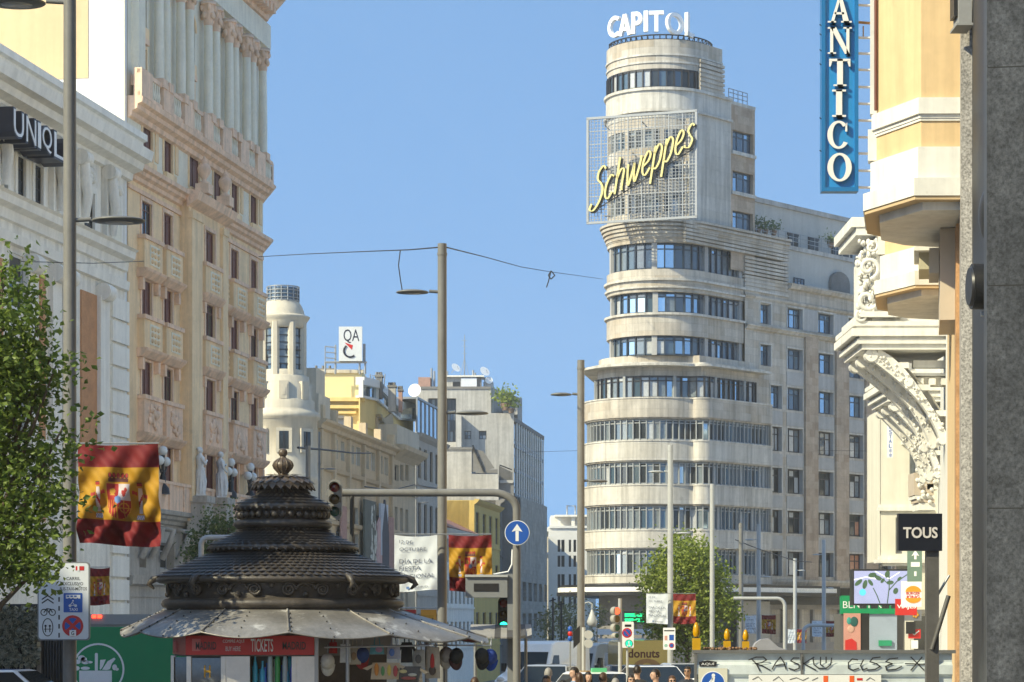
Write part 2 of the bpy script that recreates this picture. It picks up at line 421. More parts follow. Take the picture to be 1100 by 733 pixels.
    corn(zl1-.9,1.0,.75,m=salmon)                    # ledge under balustrade
    c.build('cornice',T); c=MB(salmon)
    corn(zc2-.55,.8,.6,m=salmon)
    c.sweepx([(0,zc2-1.0),(.1,zc2-1.0),(.1,zc2-.8),(0,zc2-.8)],0,xe,m=salmon)
    c.sweepx([(.4,zc2-.55),(.95,zc2-.2),(1.1,zc2+.2),(.4,zc2+.35)],bay0-.2,bay1+.2,m=salmon)
    c.build('cornice',T); c=MB(salmon)
    corn(zcor-.3,.7,.6,m=greystone)
    c.build('cornice',T); c=MB(salmon)
    zt=zl1+.1
    c.box(0,-.62,zt,xe,-.5,zt+.2,salmon); c.box(0,-.64,zt+1.05,xe,-.46,zt+1.25)
    n=7; 
    for i in range(n):
        a=xe*i/n
        c.box(a,-.7,zt,a+xe/n*.48,-.3,zt+1.3,salmon)
        for j in range(5):
            q=a+xe/n*(.52+.09*j); c.lathe([(.05,0),(.09,.25),(.05,.6),(.07,.85)],6,(q+.05,-.55,zt+.2),m=colgrey)
    vs=[]
    for t in range(7):
        an=t*math.pi/12
        for zz in (zt,zt+1.25): vs.append((xe+(R+.6)*math.sin(an),R-(R+.6)*math.cos(an),zz))
    c.add(vs,[(2*i,2*i+2,2*i+3,2*i+1) for i in range(6)],m=salmon)
    c.build('balustrade',T); c=MB(salmon)
    c.box(0,-.35,zcorn+.05,xe+.6,.05,zcorn+1.4,colgrey)
    corn(zcorn+1.4,1.9,1.5,m=salmon)
    nm=int(xe/.75)
    for i in range(nm): c.box(i*.75,-1.0,zcorn+1.75,i*.75+.34,-.3,zcorn+2.25,salmon)
    c.box(0,-.2,zcorn+3.3,xe,.5,zcorn+4.7,colgrey)
    c.build('cornice',T)
    # sculpted group on the parapet corner
    s=MB(salmon)
    for (q,r,h) in ((.0,.55,.6),(.35,.45,1.6),(-.3,.4,1.3),(.2,.33,2.3),(.05,.24,2.9)): s.sph((xe-.6+q,-.5,zcorn+3.4+h),(r,r*.8,r*1.5),10)
    s.build('parapet_sculpture',T)
    # columns
    zc0=z(219,126); zct=z(221,11); zcb=z(221,33)
    for px in (162,169,185.5,195,215.4,223.5,238,244.3,257,263.3,274.5):
        q=x(px); m=MB(colgrey); r=.25
        m.lathe([(r*1.0,0),(r,1.5),(r*.86,zcb-zc0)],14,(q,-.42,zc0)); m.box(q-.36,-.75,zc0-.45,q+.36,0,zc0-.01,salmon)
        o=m.build('column',T)
        k=MB(salmon); k.lathe([(r*.9,0),(r*1.05,.15),(r*1.0,.4),(r*1.35,.8),(r*1.2,.95),(r*1.6,1.25),(r*1.7,zct-zcb)],12,(q,-.42,zcb))
        for j in range(9):
            t=j*.7; k.sph((q+r*1.3*math.cos(t),-.42+r*1.3*math.sin(t),zcb+.5+.4*(j%2)),(.13,.13,.2),6)
        k.build('capital',o)
    for px in (145,):
        q=x(px); m=MB(colgrey); m.box(q-.5,-.35,zc0-.4,q+.5,.03,zcorn); m.box(q-.6,-.55,zc0-.9,q+.6,0,zc0-.4,salmon); m.build('pilaster',T)
    # balconies
    for i,(a,b) in enumerate(cx):
        for r in range(3):
            lo,hi=zr[r]; y=-.45 if i==2 else 0; h=1.55 if r<2 else 1.75
            b0,b1=a-.55,b+.75
            if i==3: b0,b1=a-.45,b+.3
            p=.34 if i!=2 else .2
            m=MB(salmon if r==2 else cream)
            m.box(b0,y-p,lo-h,b1,y-.002,lo-.12); m.box(b0-.06,y-p-.08,lo-.16,b1+.06,y-.001,lo+.04,salmon)
            m.sweepx([(0,lo-h-.45),(p*.6,lo-h-.4),(p+.15,lo-h-.12),(p+.2,lo-h),(0,lo-h)],b0-.15,b1+.15,y,salmon)
            for q in (b0+.2,b1-.2):
                m.box(q-.16,y-p*.75,lo-h-1.0,q+.16,y-.003,lo-h-.45,salmon)
            # carved panel
            ww=b1-b0
            if r==2:
                for j in range(16):
                    m.sph((b0+ww*random.uniform(.25,.78),y-p-.03,lo-h*random.uniform(.25,.85)),(random.uniform(.1,.3),.1,random.uniform(.1,.28)),6,salmon)
            else:
                m.box(b0+ww*.28,y-p-.04,lo-h*.85,b0+ww*.8,y-p+.01,lo-h*.22,colgrey)
                for j in range(3):
                    for k in range(3): m.sph((b0+ww*(.36+.17*j),y-p-.05,lo-h*(.35+.19*k)),.12,6,cream)
            m.build('balcony',T)
    # windows with their surrounds
    for i,(a,b) in enumerate(cx):
        for r,(lo,hi) in enumerate(zr):
            window(T,a,b,lo,hi,.13 if i!=2 else -.28,winred,winred if (i+r)%3 else glass,2,(.78,),.07,sur=(.2,.05,salmon,-.45 if i==2 else 0))
    for a,b in ax:
        def ex(t,a=a,b=b):
            t.box(a-.1,-.2,att[0]-.3,b+.2,-.003,att[0]-.02,cream); t.sph(((a+b)/2,-.12,att[1]+.45),(.3,.2,.42),8,salmon)
            t.box(b+.45,-.07,att[0]+.2,b+.9,-.004,att[1],cream)
        window(T,a,b,att[0],att[1],.13,winred,winred,2,(.75,),.07,sur=(.2,.05,cream,0),extra=ex)
    for k,(a,b) in enumerate(ux):
        def ex(tr,a=a,b=b):
            tr.box(a-.2,-.14,up[0]-.55,b+.2,-.001,up[0]-.02,cream); tr.box(a-.1,-.2,low[1]+.2,b+.1,-.002,low[1]+.45,salmon)
            mid=(a+b)/2; r=(b-a)/2
            for sgn in (-1,1):
                pts=[(mid+sgn*r*math.cos(t*math.pi/16),up[1]-r*1.1+r*1.1*math.sin(t*math.pi/16)) for t in range(9)]+[(mid+sgn*(r+.01),up[1]+.01)]
                if sgn<0: pts=pts[::-1]
                tr.ext(pts,-.08,.1,colgrey)
            tr.tube([(mid+(r+.1)*math.cos(t*math.pi/10),-.1,up[1]-r*1.1+(r*1.1+.1)*math.sin(t*math.pi/10)) for t in range(11)],.1,5,m=cream)
        window(T,a,b,up[0],up[1],.16,wingrey,glass,2,(.33,.66),.08,sur=(.16,.1,colgrey,0),extra=ex); window(T,a,b,low[0],low[1],.16,wingrey,glass,2,(.7,),.08,sur=(.14,.08,cream,0))
    # balustrade of the statue terrace
    t=MB(salmon); zz=zcor+.4
    t.box(0,-.5,zz,xe,-.3,zz+1.25); t.box(0,-.58,zz+1.25,xe,-.22,zz+1.4)
    for i in range(10): t.box(xe*i/10,-.56,zz,xe*i/10+.7,-.25,zz+1.3)
    t.build('terrace_parapet',T)
    # party wall facing the street end (white, with a beige rectangle)
    p=MB(whitepaint); p.box(-.3,.02,-3,-.02,D+14,ztop+2,whitepaint)
    zb2=PZ(84,113); 
    xl=L.loc(PX(95,113),113)[1]
    p.box(-.34,xl,zb2,-.305,D+13,ztop+1.9,beigepaint)
    p.box(-.36,.02,z(138,165),-.30,.5,ztop,colgrey)
    p.build('party_wall',T)
    # statues, urns, lamps : separate things standing on it
    for k,(px,lab) in enumerate(((204,'larger urn on the pavilion cornice nearer the party wall'),(227,'urn on the pavilion cornice nearer the street corner'))):
        u=MB(salmon); urn(u,0,0,0.35,1.45,salmon); u.box(-.4,-.35,-.15,.4,.35,.35,salmon)
        o=u.build('stone_urn'); o.location=L.world(x(px),-.75,zc2+.5); o.rotation_euler=(0,0,aL); tag(o,'salmon stone '+lab,'urn','urns on the pavilion cornice')
    return T,dict(zcor=zcor,xe=xe)
pinkT,pinkI=build_pink()
def statue(px,label,flip,ztop_py,zbot_py):
    x=L.x(px,-.8); z0=L.z(px,zbot_py,-.8); h=L.z(px,ztop_py,-.8)-z0
    m=MB(M('white_marble',(.72,.71,.69),.6,.08,4)); f=flip
    m.box(-.3*h/3,-.3*h/3,0,.3*h/3,.3*h/3,.1)
    T0=Matrix.Diagonal((h*f,h,h,1)); m.T=T0
    m.lathe([(.11,.03),(.12,.1),(.10,.25),(.115,.4),(.12,.5),(.09,.6),(.12,.72),(.125,.78),(.05,.84),(.035,.87)],14,sy=.75)
    for j in range(9):
        t=j*.7; m.tube([(.115*math.cos(t),.09*math.sin(t),.03),(.1*math.cos(t+.15),.08*math.sin(t+.15),.3),(.11*math.cos(t+.3),.085*math.sin(t+.3),.52)],.018,5)
    m.sph((.015,-.01,.925),(.052,.055,.068),12); m.sph((.015,.015,.945),(.056,.055,.055),10)
    m.tube([(.12,0,.77),(.17,-.03,.62),(.1,-.12,.55)],[.035,.03,.022],8); m.tube([(-.12,0,.77),(-.16,-.07,.64),(-.04,-.13,.72)],[.035,.03,.022],8)
    m.tube([(.08,-.08,.05),(.07,-.1,.3),(.05,-.05,.5)],[.045,.055,.06],8)
    m.T=None
    o=m.build('stone_statue'); o.location=L.world(x,-.8,z0); o.rotation_euler=(0,0,aL+.5); tag(o,label,'statue','statues on the terrace')
    p=MB(greystone); p.box(-.62,-.5,-2.6,.62,.5,-.01); p.box(-.7,-.58,-.35,.7,.58,-.012)
    q=p.build('statue_pedestal'); q.location=L.world(x,-.8,z0); q.rotation_euler=(0,0,aL); tag(q,'grey stone pedestal under the '+('draped white statue nearer the flag' if px<225 else 'white statue nearer the black globe lamps'),'pedestal','pedestals of the statues')
statue(215,'white marble standing statue nearer the large flag',1,480,533)
statue(237,'white marble standing statue nearer the two black globe lamps',-1,485,535)
globe=M('frosted_lamp_globe',(.75,.75,.72),.25,0)
def globe_lamp(px,pyt,pyb,label):
    x=L.x(px,-.5); z0=L.z(px,pyb,-.5); h=L.z(px,pyt,-.5)-z0
    T=thing('globe_lamp',label,'lamp',L.world(x,-.45,z0),aL,'globe lamps on the terrace')
    m=MB(black); m.lathe([(.35,0),(.3,.3),(.13,.5),(.16,.8),(.09,1.0),(.08,h-.5),(.12,h-.4),(.05,h-.3)],10)
    for s in (-1,1): m.tube([(0,0,h-1.1),(s*.3,0,h-1.2),(s*.5,0,h-1.0),(s*.5,0,h-.85)],.045,6)
    m.build('post',T)
    for q,zz in ((0,h-.15),(-.5,h-.65),(.5,h-.65)): 
        g=MB(globe); g.sph((q,0,zz),.24,12); g.build('lamp_globe',T)
globe_lamp(176,481,531,'black lamp with three white globes beside the large flag')
globe_lamp(249,494,536,'black lamp with white globes between the statues and the building corner')
globe_lamp(270,499,538,'black lamp with white globes close to the building corner')

# ================= WHITE BUILDING (far left) =================
def build_white():
    T=thing('department_store','white stone building with terracotta panels and a dark shop sign','building',(L.O.x,L.O.y,0),aL)
    x,z=L.x,L.z; x0=x(-70); xe=-.37
    zt=z(0,64.8); zcb=z(0,90); zbelt=z(0,208)
    H=[]
    for a,b in ((-17,-10),(0,7.5),(18.5,27),(37,45.5),(89,101)): H.append((x(a),x(b),z(37,226) if a<50 else z(101,252),z(37,176) if a<50 else z(89,203)))
    H[-1]=(H[-1][0],H[-1][1],H[0][2],H[0][3])
    H2=[(x(91),x(102),z(91,480),z(91,413)),(x(91),x(102),z(91,400),z(91,315)),(x(10),x(26),z(10,330),z(10,270)),(x(10),x(26),z(10,470),z(10,390))]
    w=MB(whst); w.wall(x0,xe,-3,zt-.3,H+H2,rev=.17,rm=whst2); w.box(x0,.75,-3,xe-.05,18,zt-.5,whst); 
    w.build('wall',T)
    c=MB(whst2)
    # parapet and cornice
    c.box(x0,-.9,zcb+.3,xe,.4,zt-.35,whst2); c.sweepx([(.9,zt-.35),(1.1,zt-.3),(1.1,zt),(-.3,zt)],x0,xe)
    c.sweepx([(0,zcb-1.1),(.2,zcb-1.05),(.25,zcb-.75),(.7,zcb-.6),(.8,zcb-.3),(1.15,zcb-.2),(1.25,zcb+.25),(0,zcb+.29)],x0,xe+.5)
    c.build('cornice',T); c=MB(whst2)
    c.sweepx([(0,zbelt-1.0),(.15,zbelt-.95),(.2,zbelt-.55),(.5,zbelt-.4),(.55,zbelt-.1),(.7,zbelt),(0,zbelt+.05)],x0,xe)
    c.sweepx([(0,zbelt-1.9),(.2,zbelt-1.85),(.25,zbelt-1.45),(0,zbelt-1.4)],x0,xe)
    c.build('belt_course',T)
    t=MB(whst2)
    for px in (55,82,112,-5): # scroll consoles
        q=x(px); t.box(q-.35,-.25,zbelt+.1,q+.35,-.005,zbelt+3.3,whst); t.tube([(q-.4,-.35,zbelt+3.1),(q+.4,-.35,zbelt+3.1)],.35,10); t.tube([(q,-.3,zbelt+3),(q+.1,-.5,zbelt+1.5),(q+.2,-.3,zbelt+.3)],[.3,.25,.2],8)
    for px in (90,118,0): # carved heads under cornice
        q=x(px)
        for j in range(10): t.sph((q+random.uniform(-.55,.55),-.25,zcb-2.0+random.uniform(-.4,.4)),(.22,.25,.2),6)
    # pilasters with rounded tops, lower storey
    for px in (56,67,107,30): 
        q=x(px); t.box(q-.55,-.25,zbelt-13,q+.55,-.004,zbelt-2.6,whst2); t.tube([(q-.45,-.3,zbelt-2.4),(q+.45,-.3,zbelt-2.4)],.4,10)
    # quoins
    qa,qb=x(118.5),x(136)
    zz=zbelt-2.3
    while zz>-2:
        t.box(qa,-.14,zz-1.0,qb,-.003,zz-.06,whst2); zz-=1.08
    # niche
    q0,q1=x(119),x(129.5)
    t.box(q0,-.06,z(119,258),q1,-.005,z(119,222),colgrey); 
    t.sph(((q0+q1)/2,-.05,z(119,222)),((q1-q0)/2,.06,(q1-q0)/2),14,colgrey)
    t.box(x0,-.2,z(130,505),xe,-.006,z(130,490),whst2)
    t.build('stone_trim',T)
    o=MB(orange)
    for a,b in ((42,47.5),(62,66),(86,104),(-12,2)): o.box(x(a),-.07,z(a,560),x(b),-.002,zbelt-2.6)
    o.build('terracotta_panel',T)
    for i,h in enumerate(H): window(T,*h,.15,black,glass,2,(.25,.5,.75),.07,sur=(.3,.05,whst2,0))
    for h in H2: window(T,*h,.14,winwhite,glass,1,(.5,),.12)
    return zcb
zcbW=build_white()
# shop sign letters (box letters on a dark backing)
sgn=thing('shop_sign','dark box letters with white faces on the white building cornice behind the tall pole','sign',(L.O.x,L.O.y,0),aL)
navy=M('sign_navy',(.02,.022,.04),.4,.05)
def shop_letters():
    x,z=L.x,L.z
    zs=[(z(13,150),z(13,115))]; lo=z(14,147,-1.3); hi=z(14,115,-1.3)
    xa,xb=x(12,-1.3),x(80,-1.3); ws={'I':.32}; tot=sum(ws.get(c,1) for c in 'UNIQLO'); q=xa
    for ch in 'UNIQLO':
        wd=(xb-xa)*ws.get(ch,1)/tot; a=q; q+=wd
        m=MB(navy); text(m,ch,a+.06*wd,a+wd*.92,lo,hi,-.2,1.15,navy,offset=.03)
        o=m.build('letter_body',sgn); k=MB(white); text(k,ch,a+.10*wd,a+wd*.88,lo+.08,hi-.08,-1.355,.02,white,offset=-.005); k.build('letter_face',o)
shop_letters()
# unseen block added on the left, height set for sun on the kiosk
nb=MB(whst); nb.T=None
NF=Fr(.1675*20-36.9,20,aL)
xe_=L.x(-70)+ (L.O-NF.O).dot(NF.u)
nbT=thing('added_shade_block','long unseen pale stone block added before the white building to shape street shade','building',(NF.O.x,NF.O.y,0),aL)
hh=[(3+i*4.2,4.6+i*4.2,4+j*3.9,6.4+j*3.9) for i in range(-10,16) for j in range(5)]
nb.wall(-45,xe_-.1,-3,25,hh,rev=.4); nb.box(-45,.9,-3,xe_-.2,20,25); nb.sweepx([(0,24),(1,24.6),(1,25.3),(0,25.3)],-45,xe_-.1); nb.build('wall',nbT)
pn=MB(glass)
for a,b,c,d in hh: pn.add([(a,.38,c),(b,.38,c),(b,.38,d),(a,.38,d)],[(0,1,2,3)])
tag(pn.build('window_panes',nbT),None,None,kind='stuff')
# ================= BUILDINGS DOWN THE STREET (left, beyond the plaza) =================
aT=math.atan2(1,.129)
T_=Fr(.129*190-39.5,190,aT)
tan=M('tan_stone',(.60,.475,.32),.85,.1,.5,streak=.14); tandk=M('tan_stone_dark_moulding',(.50,.39,.26),.85,.1,.8)  # second tan is a darker stone for string courses and terrace arch
creamtw=M('cream_tower_stone',(.60,.535,.43),.8,.07,.5,streak=.12)
yellow=M('yellow_render',(.74,.56,.24),.85,.06,.4,streak=.08); yellowlt=M('pale_yellow_render',(.78,.65,.36),.85,.05,.5)
concrete=M('grey_concrete_render',(.44,.42,.39),.9,.17,.35,streak=.25); concdk=M('dark_concrete',(.2,.19,.18),.9,.15,.5)
brickc=M('chimney_brick',(.42,.25,.2),.9,.2,2); rooft=M('red_roof_tiles',(.42,.19,.13),.85,.2,1.5)
buff=M('buff_stone',(.56,.46,.33),.85,.12,.6,streak=.15)
def build_tower():
    Y=186; cx=PX(304,Y); k=Y/F
    T=thing('corner_tower_building','cream corner building with a round tower topped by a glass drum','building',(cx,Y,0))
    w=MB(creamtw); zz=lambda y: PZ(y,Y)
    def pr(l): return [(r*k,zz(y)) for r,y in l]
    w.lathe(pr([(38,760),(38,543),(40,541),(41,537),(38,534),(38,520),(39.5,518),(39.5,512),(37,509),(37,452),(40,450.5),(40.5,447),(38,444),(35,442),(34,440),(34,432),(31.5,430),(31,415),(28.5,413),(28,405.5),(24,404)]),32)
    w.lathe(pr([(24,404),(24,402)]),8,a0=math.pi/8,a1=None,sm=False)
    # octagonal lantern
    piers=[]
    R=24*k
    for i in range(8):
        t=math.pi/8+i*math.pi/4+.12; q=Vector((R*math.cos(t),R*math.sin(t)))
        w.lathe([(4.3*k,zz(405)),(4.3*k,zz(348))],6,(q.x*.93,q.y*.93,0),sm=False)
    w.lathe(pr([(24,405),(24,399),(23,398.5)]),24); w.lathe(pr([(22,354),(25,353),(25.5,347),(27,345),(29,342),(29,341),(26,340),(23.5,339)]),24)
    w.lathe(pr([(23.5,339),(22.5,335),(20,329),(17.5,325.5),(17.5,324)]),24)
    for i in range(8):
        t=i*math.pi/4+.12; w.T=Matrix.Rotation(t+math.pi/2,4,'Z')
        w.box(-5*k,-33*k,zz(434),5*k,-27*k,zz(412)); w.box(-3.6*k,-33.6*k,zz(431),3.6*k,-32.9*k,zz(415)); w.box(-1.8*k,-34.1*k,zz(427),1.8*k,-33.5*k,zz(419))
    w.T=None
    w.build('wall',T)
    for i in range(8):
        t=i*math.pi/4+.12; 
        b=MB(black); b.T=Matrix.Rotation(t+math.pi/2,4,'Z'); rr=22.5*k*math.cos(math.pi/8)
        a=6.6*k
        for q in (-a,a-.12): b.box(q,-rr-.06,zz(401),q+.12,-rr,zz(354))
        for j in range(1,6): b.box(-a,-rr-.05,zz(401)+j*.55,a,-rr,zz(401)+j*.55+.06)
        o=b.build('window',T)
        g=MB(glass); g.T=Matrix.Rotation(t+math.pi/2,4,'Z')
        for j in range(3):
            for q in range(5): g.add([(-a+a*2*j/3,-rr+.03,zz(401)+.66*q),(-a+a*2*(j+1)/3,-rr+.03,zz(401)+.66*q),(-a+a*2*(j+1)/3,-rr+.03,zz(401)+.66*(q+1)),(-a+a*2*j/3,-rr+.03,zz(401)+.66*(q+1))],[(0,1,2,3)],m=random.choice([glass,glassb,curt2,curt2]))
        g.build('pane',o)
    d=MB(metalg); 
    for y in (309,313,317,321,324): d.tube([(17.3*k*math.cos(t*.2618),17.3*k*math.sin(t*.2618),zz(y)) for t in range(24)],.05,5,closed=True)
    for t in range(16): d.tube([(17.3*k*math.cos(t*.3927),17.3*k*math.sin(t*.3927),zz(y)) for y in (325,308.5)],.05,5)
    o=d.build('roof_railing',T); g=MB(glassb); g.lathe(pr([(16.8,325),(16.8,310)]),24); g.build('glazing',o)
    # lower windows on the round wall
    for t,yy in ((-2.15,465),(-1.45,467),(-.75,468),(-2.9,465)):
        for y0,y1 in ((484,yy),(530,515)):
            if y0==530: continue
            b=MB(creamtw); b.T=Matrix.Rotation(t+math.pi/2,4,'Z'); 
            a=5*k; z0,z1=zz(485),zz(466)
            frame_trim(b,-a,a,z0,z1,.25,.12,creamtw,-37*k,True); o=b.build('window',T)
            g=MB(windk); g.T=b.T; g.box(-a,-37*k-.09,z0,a,-36*k,z1,glass); g.box(-.06,-37*k-.12,z0,.06,-36*k,z1,windk); g.build('pane',o)
build_tower()

def build_tan():
    T=thing('tan_stone_building','tan stone building with a row of narrow paired top windows behind the traffic light','building',(T_.O.x,T_.O.y,0),aT)
    x,z=T_.x,T_.z; x0=x(341); x1=x(424); x2=x(447)
    zc=z(358,463); zs=z(356,503)
    w=MB(tan); H=[]
    prs=[(359.5,363,366,370),(376,380.5,382.5,387),(392.5,396.5,398.5,403),(407,411,413,417)]
    zlo,zhi=z(361,493),z(361,472)
    for a,b,c,d in prs: H+=[(x(a),x(b),zlo,zhi),(x(c),x(d),zlo,zhi)]
    H2=[(x(a),x(b),z(a,516),z(a,499)) for a,b in ((424,428.5),(430,433.5),(435.5,439))]
    H3=[(x(a),x(b),PZ(yb,215),PZ(ya,215)) for a,b in ((424,427),(430,433),(435.5,438.5)) for ya,yb in ((540,566),(572,596),(602,626),(632,656))]
    H4=[(x(a),x(b),PZ(yb,195),PZ(ya,195)) for a,b in ((351,356),(361,368),(377,385)) for ya,yb in ((540,560),(570,600))]
    w.wall(x0,x2,-5,zc+.3,H+H2+H3+H4,rev=.4,rm=creamtw); w.box(x0+.1,.7,-5,x2-.05,14,zc-.1,tan); w.box(x0,0,-5,x0+.09,14,zc); w.box(x2-.04,0,-5,x2,14,zc+.3)
    w.build('wall',T)
    c=MB(tan)
    c.sweepx([(0,zc-.3),(.3,zc-.2),(.35,zc+.1),(.7,zc+.3),(.75,zc+.5),(0,zc+.55)],x0,x1)
    c.build('cornice',T); c=MB(tan)
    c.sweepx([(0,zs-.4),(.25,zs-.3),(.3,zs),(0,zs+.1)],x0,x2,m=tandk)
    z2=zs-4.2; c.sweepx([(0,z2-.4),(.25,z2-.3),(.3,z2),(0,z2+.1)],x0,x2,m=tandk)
    zt2=z(424,489)-.4
    c.build('string_course',T); c=MB(tan)
    c.sweepx([(0,zt2),(.5,zt2+.5),(1.1,zt2+.9),(1.2,zt2+1.3),(0,zt2+1.4)],x1-1,x2+.3,m=tan); c.build('cornice',T)
    for px in (343,357,373,389,405,419): c=MB(tan); c.box(x(px)-.35,-.3,zs-3,x(px)+.35,-.004,zc-.3,tan); c.box(x(px)-.45,-.4,zc+.5,x(px)+.45,.2,zc+1.6,tan); c.build('pilaster_strip',T)
    for h in H: window(T,*h,.38,winwhite,curt,1,(.5,),.1)
    for h in H2+H3+H4: window(T,*h,.35,windk,glass,1,(.6,),.1)
    # stepped parapet corner
    p=MB(creamtw); p.box(x0-.5,-.2,zc+.5,x(352),3,zc+2.4); p.box(x0-.5,0,zc+2.4,x(349),3,zc+4.4)
    p.build('parapet',T); p=MB(creamtw); p.box(x(423),-.3,zt2+1.4,x2,2.4,zt2+3.2,creamtw); p.build('parapet',T)
    a=MB(black); q=x(335)
    return T
build_tan()
# big advertising banner on the tan front
def ad_banner():
    x=T_.x; z0,z1=PZ(632,205),PZ(536,205)
    T=thing('advertising_banner','tall advertising banner with pink and white leaf shapes on the tan building front','banner',(T_.O.x,T_.O.y,0),aT)
    b=MB(M('banner_grey_green',(.13,.14,.12),.8,.2,.8)); b.box(x(386),-.5,z0,x(398),-.32,z1)
    b.use(M('banner_pale_blue',(.5,.56,.66),.8,.1,1)); b.box(x(403),-.51,z0+3,x(411),-.33,z1)
    pink=M('banner_pink',(.62,.42,.42),.8,.15,1.5)
    b.use(pink); b.ext([(x(398),z0),(x(405),z0),(x(404),z1-1),(x(400),z1-2)],-.505,-.33)
    b.use(M('banner_white_foliage',(.6,.62,.58),.8,.3,3))
    for i in range(36): 
        b.sph((x(396)+random.uniform(-1.4,1.2),-.5,random.uniform(z0+1,z1-.5)),(random.uniform(.15,.5),.03,random.uniform(.15,.6)),6)
    b.use(M('banner_dark',(.08,.08,.1),.8,.1,1)); b.ext([(x(405),z0),(x(412),z0),(x(412),z0+5),(x(408),z0+8),(x(404.5),z0+5)],-.515,-.33)
    b.build('banner_sheet',T); b=MB(None); b.use(M('banner_rose_brick',(.42,.25,.22),.85,.2,2)); b.box(x(412.5),-.45,z0,x(418),-.32,z1-1); b.build('side_strip',T); b=MB(bpy.data.materials['banner_rose_brick'])
    b.box(x(361),-.45,z0,x(367),-.32,z1-1)
    b.build('side_strip',T)
ad_banner()

def build_yellow():
    Y=216; k=Y/F
    x0,x1=PX(326,Y),PX(389,Y); 
    T=thing('yellow_building','yellow building with stepped ledges and a sloping white dormer','building',(x1,Y,0))
    fr=Fr(x1,Y,aT)
    z=lambda y,Y=Y: PZ(y,Y)
    w=MB(yellowlt); w.box(x0-x1,0,-5,0,16,z(398),yellowlt)
    w.T=Matrix.Rotation(aT,4,'Z'); xr=fr.x(443.5); zt=z(430)
    w.box(0.01,0.02,-5,xr,9,zt-1.2,yellow)
    w.T=None; w.build('wall',T)
    c=MB(yellow)
    for i,(ya,yb) in enumerate(((428,432),(436,439.5),(442,445),(448,451))): c.box(x0-x1,-.9+.2*i,z(yb),.3-.4*i,.0,z(ya),yellow)
    c.box(x0-x1,-.25,z(401),.15,.1,z(397.5),creamtw); c.build('ledge',T)
    # curved slope of the dark terrace
    # dormer: slanted glazed gable in white frame
    d=MB(winwhite); d.T=Matrix.Rotation(aT,4,'Z')
    za,zb=PZ(410,218),PZ(433,236); zba=PZ(426,218)
    pts_t=[fr.x(385.5),fr.x(402),fr.x(426),fr.x(443)]
    zt=[PZ(411,217),PZ(412,222),PZ(433,231),PZ(428,238)]
    zbm=[PZ(430,217),PZ(431,222),PZ(449,231),PZ(449,238)]
    for i in range(3):
        a,b=pts_t[i],pts_t[i+1]
        d.ext([(a,zt[i]-.45),(b,zt[i+1]-.45),(b,zt[i+1]+.25),(a,zt[i]+.25)],-.5,.3,winwhite)
        d.ext([(a,zbm[i]),(b,zbm[i+1]),(b,zbm[i+1]+.2),(a,zbm[i]+.2)],-.35,.3,winwhite)
        d.box(a-.12,-.4,zbm[i],a+.12,0,zt[i],winwhite)
        d.ext([(a,-5+25),(b,-5+25),(b,zbm[i+1]),(a,zbm[i])],-.1,.015,yellow)
    d.box(pts_t[3]-.2,-.4,zbm[3],pts_t[3]+.1,0,zt[3],winwhite)
    o=d.build('dormer',T)
    g=MB(glassb); g.T=d.T
    for i in range(3): g.ext([(pts_t[i],zbm[i]),(pts_t[i+1],zbm[i+1]),(pts_t[i+1],zt[i+1]-.4),(pts_t[i],zt[i]-.4)],-.2,-.15,random.choice([glassb,glassm]))
    g.build('pane',o)
    # arched terrace opening
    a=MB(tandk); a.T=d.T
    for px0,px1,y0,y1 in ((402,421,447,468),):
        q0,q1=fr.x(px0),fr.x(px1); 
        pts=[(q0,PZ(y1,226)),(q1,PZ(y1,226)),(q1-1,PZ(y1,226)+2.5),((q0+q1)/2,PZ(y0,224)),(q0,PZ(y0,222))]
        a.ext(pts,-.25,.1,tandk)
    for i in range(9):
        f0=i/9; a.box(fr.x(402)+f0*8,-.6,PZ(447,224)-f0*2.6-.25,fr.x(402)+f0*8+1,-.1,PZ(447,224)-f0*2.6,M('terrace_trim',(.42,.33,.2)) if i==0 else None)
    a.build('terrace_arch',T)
    # awning box behind tan parapet
    v=MB(concdk); v.box(PX(361,Y)-x1,-2.5,z(452),PX(371,Y)-x1,-.95,z(449)); v.box(PX(361,Y)-x1,-2.0,z(460),PX(371,Y)-x1,-.95,z(452),metalg); v.build('roof_hatch',T)
    # roof clutter: chimneys
    return T
build_yellow()
def small(name,label,cat,Y,fn,group=None):
    b=MB(metalg); fn(b,Y); o=b.build(name); return tag(o,label,cat,group)
def pbox(b,Y,px0,px1,y0,y1,dep=1.0,m=None,dy=0): b.box(PX(px0,Y),Y+dy,PZ(y1,Y),PX(px1,Y),Y+dy+dep,PZ(y0,Y),m)
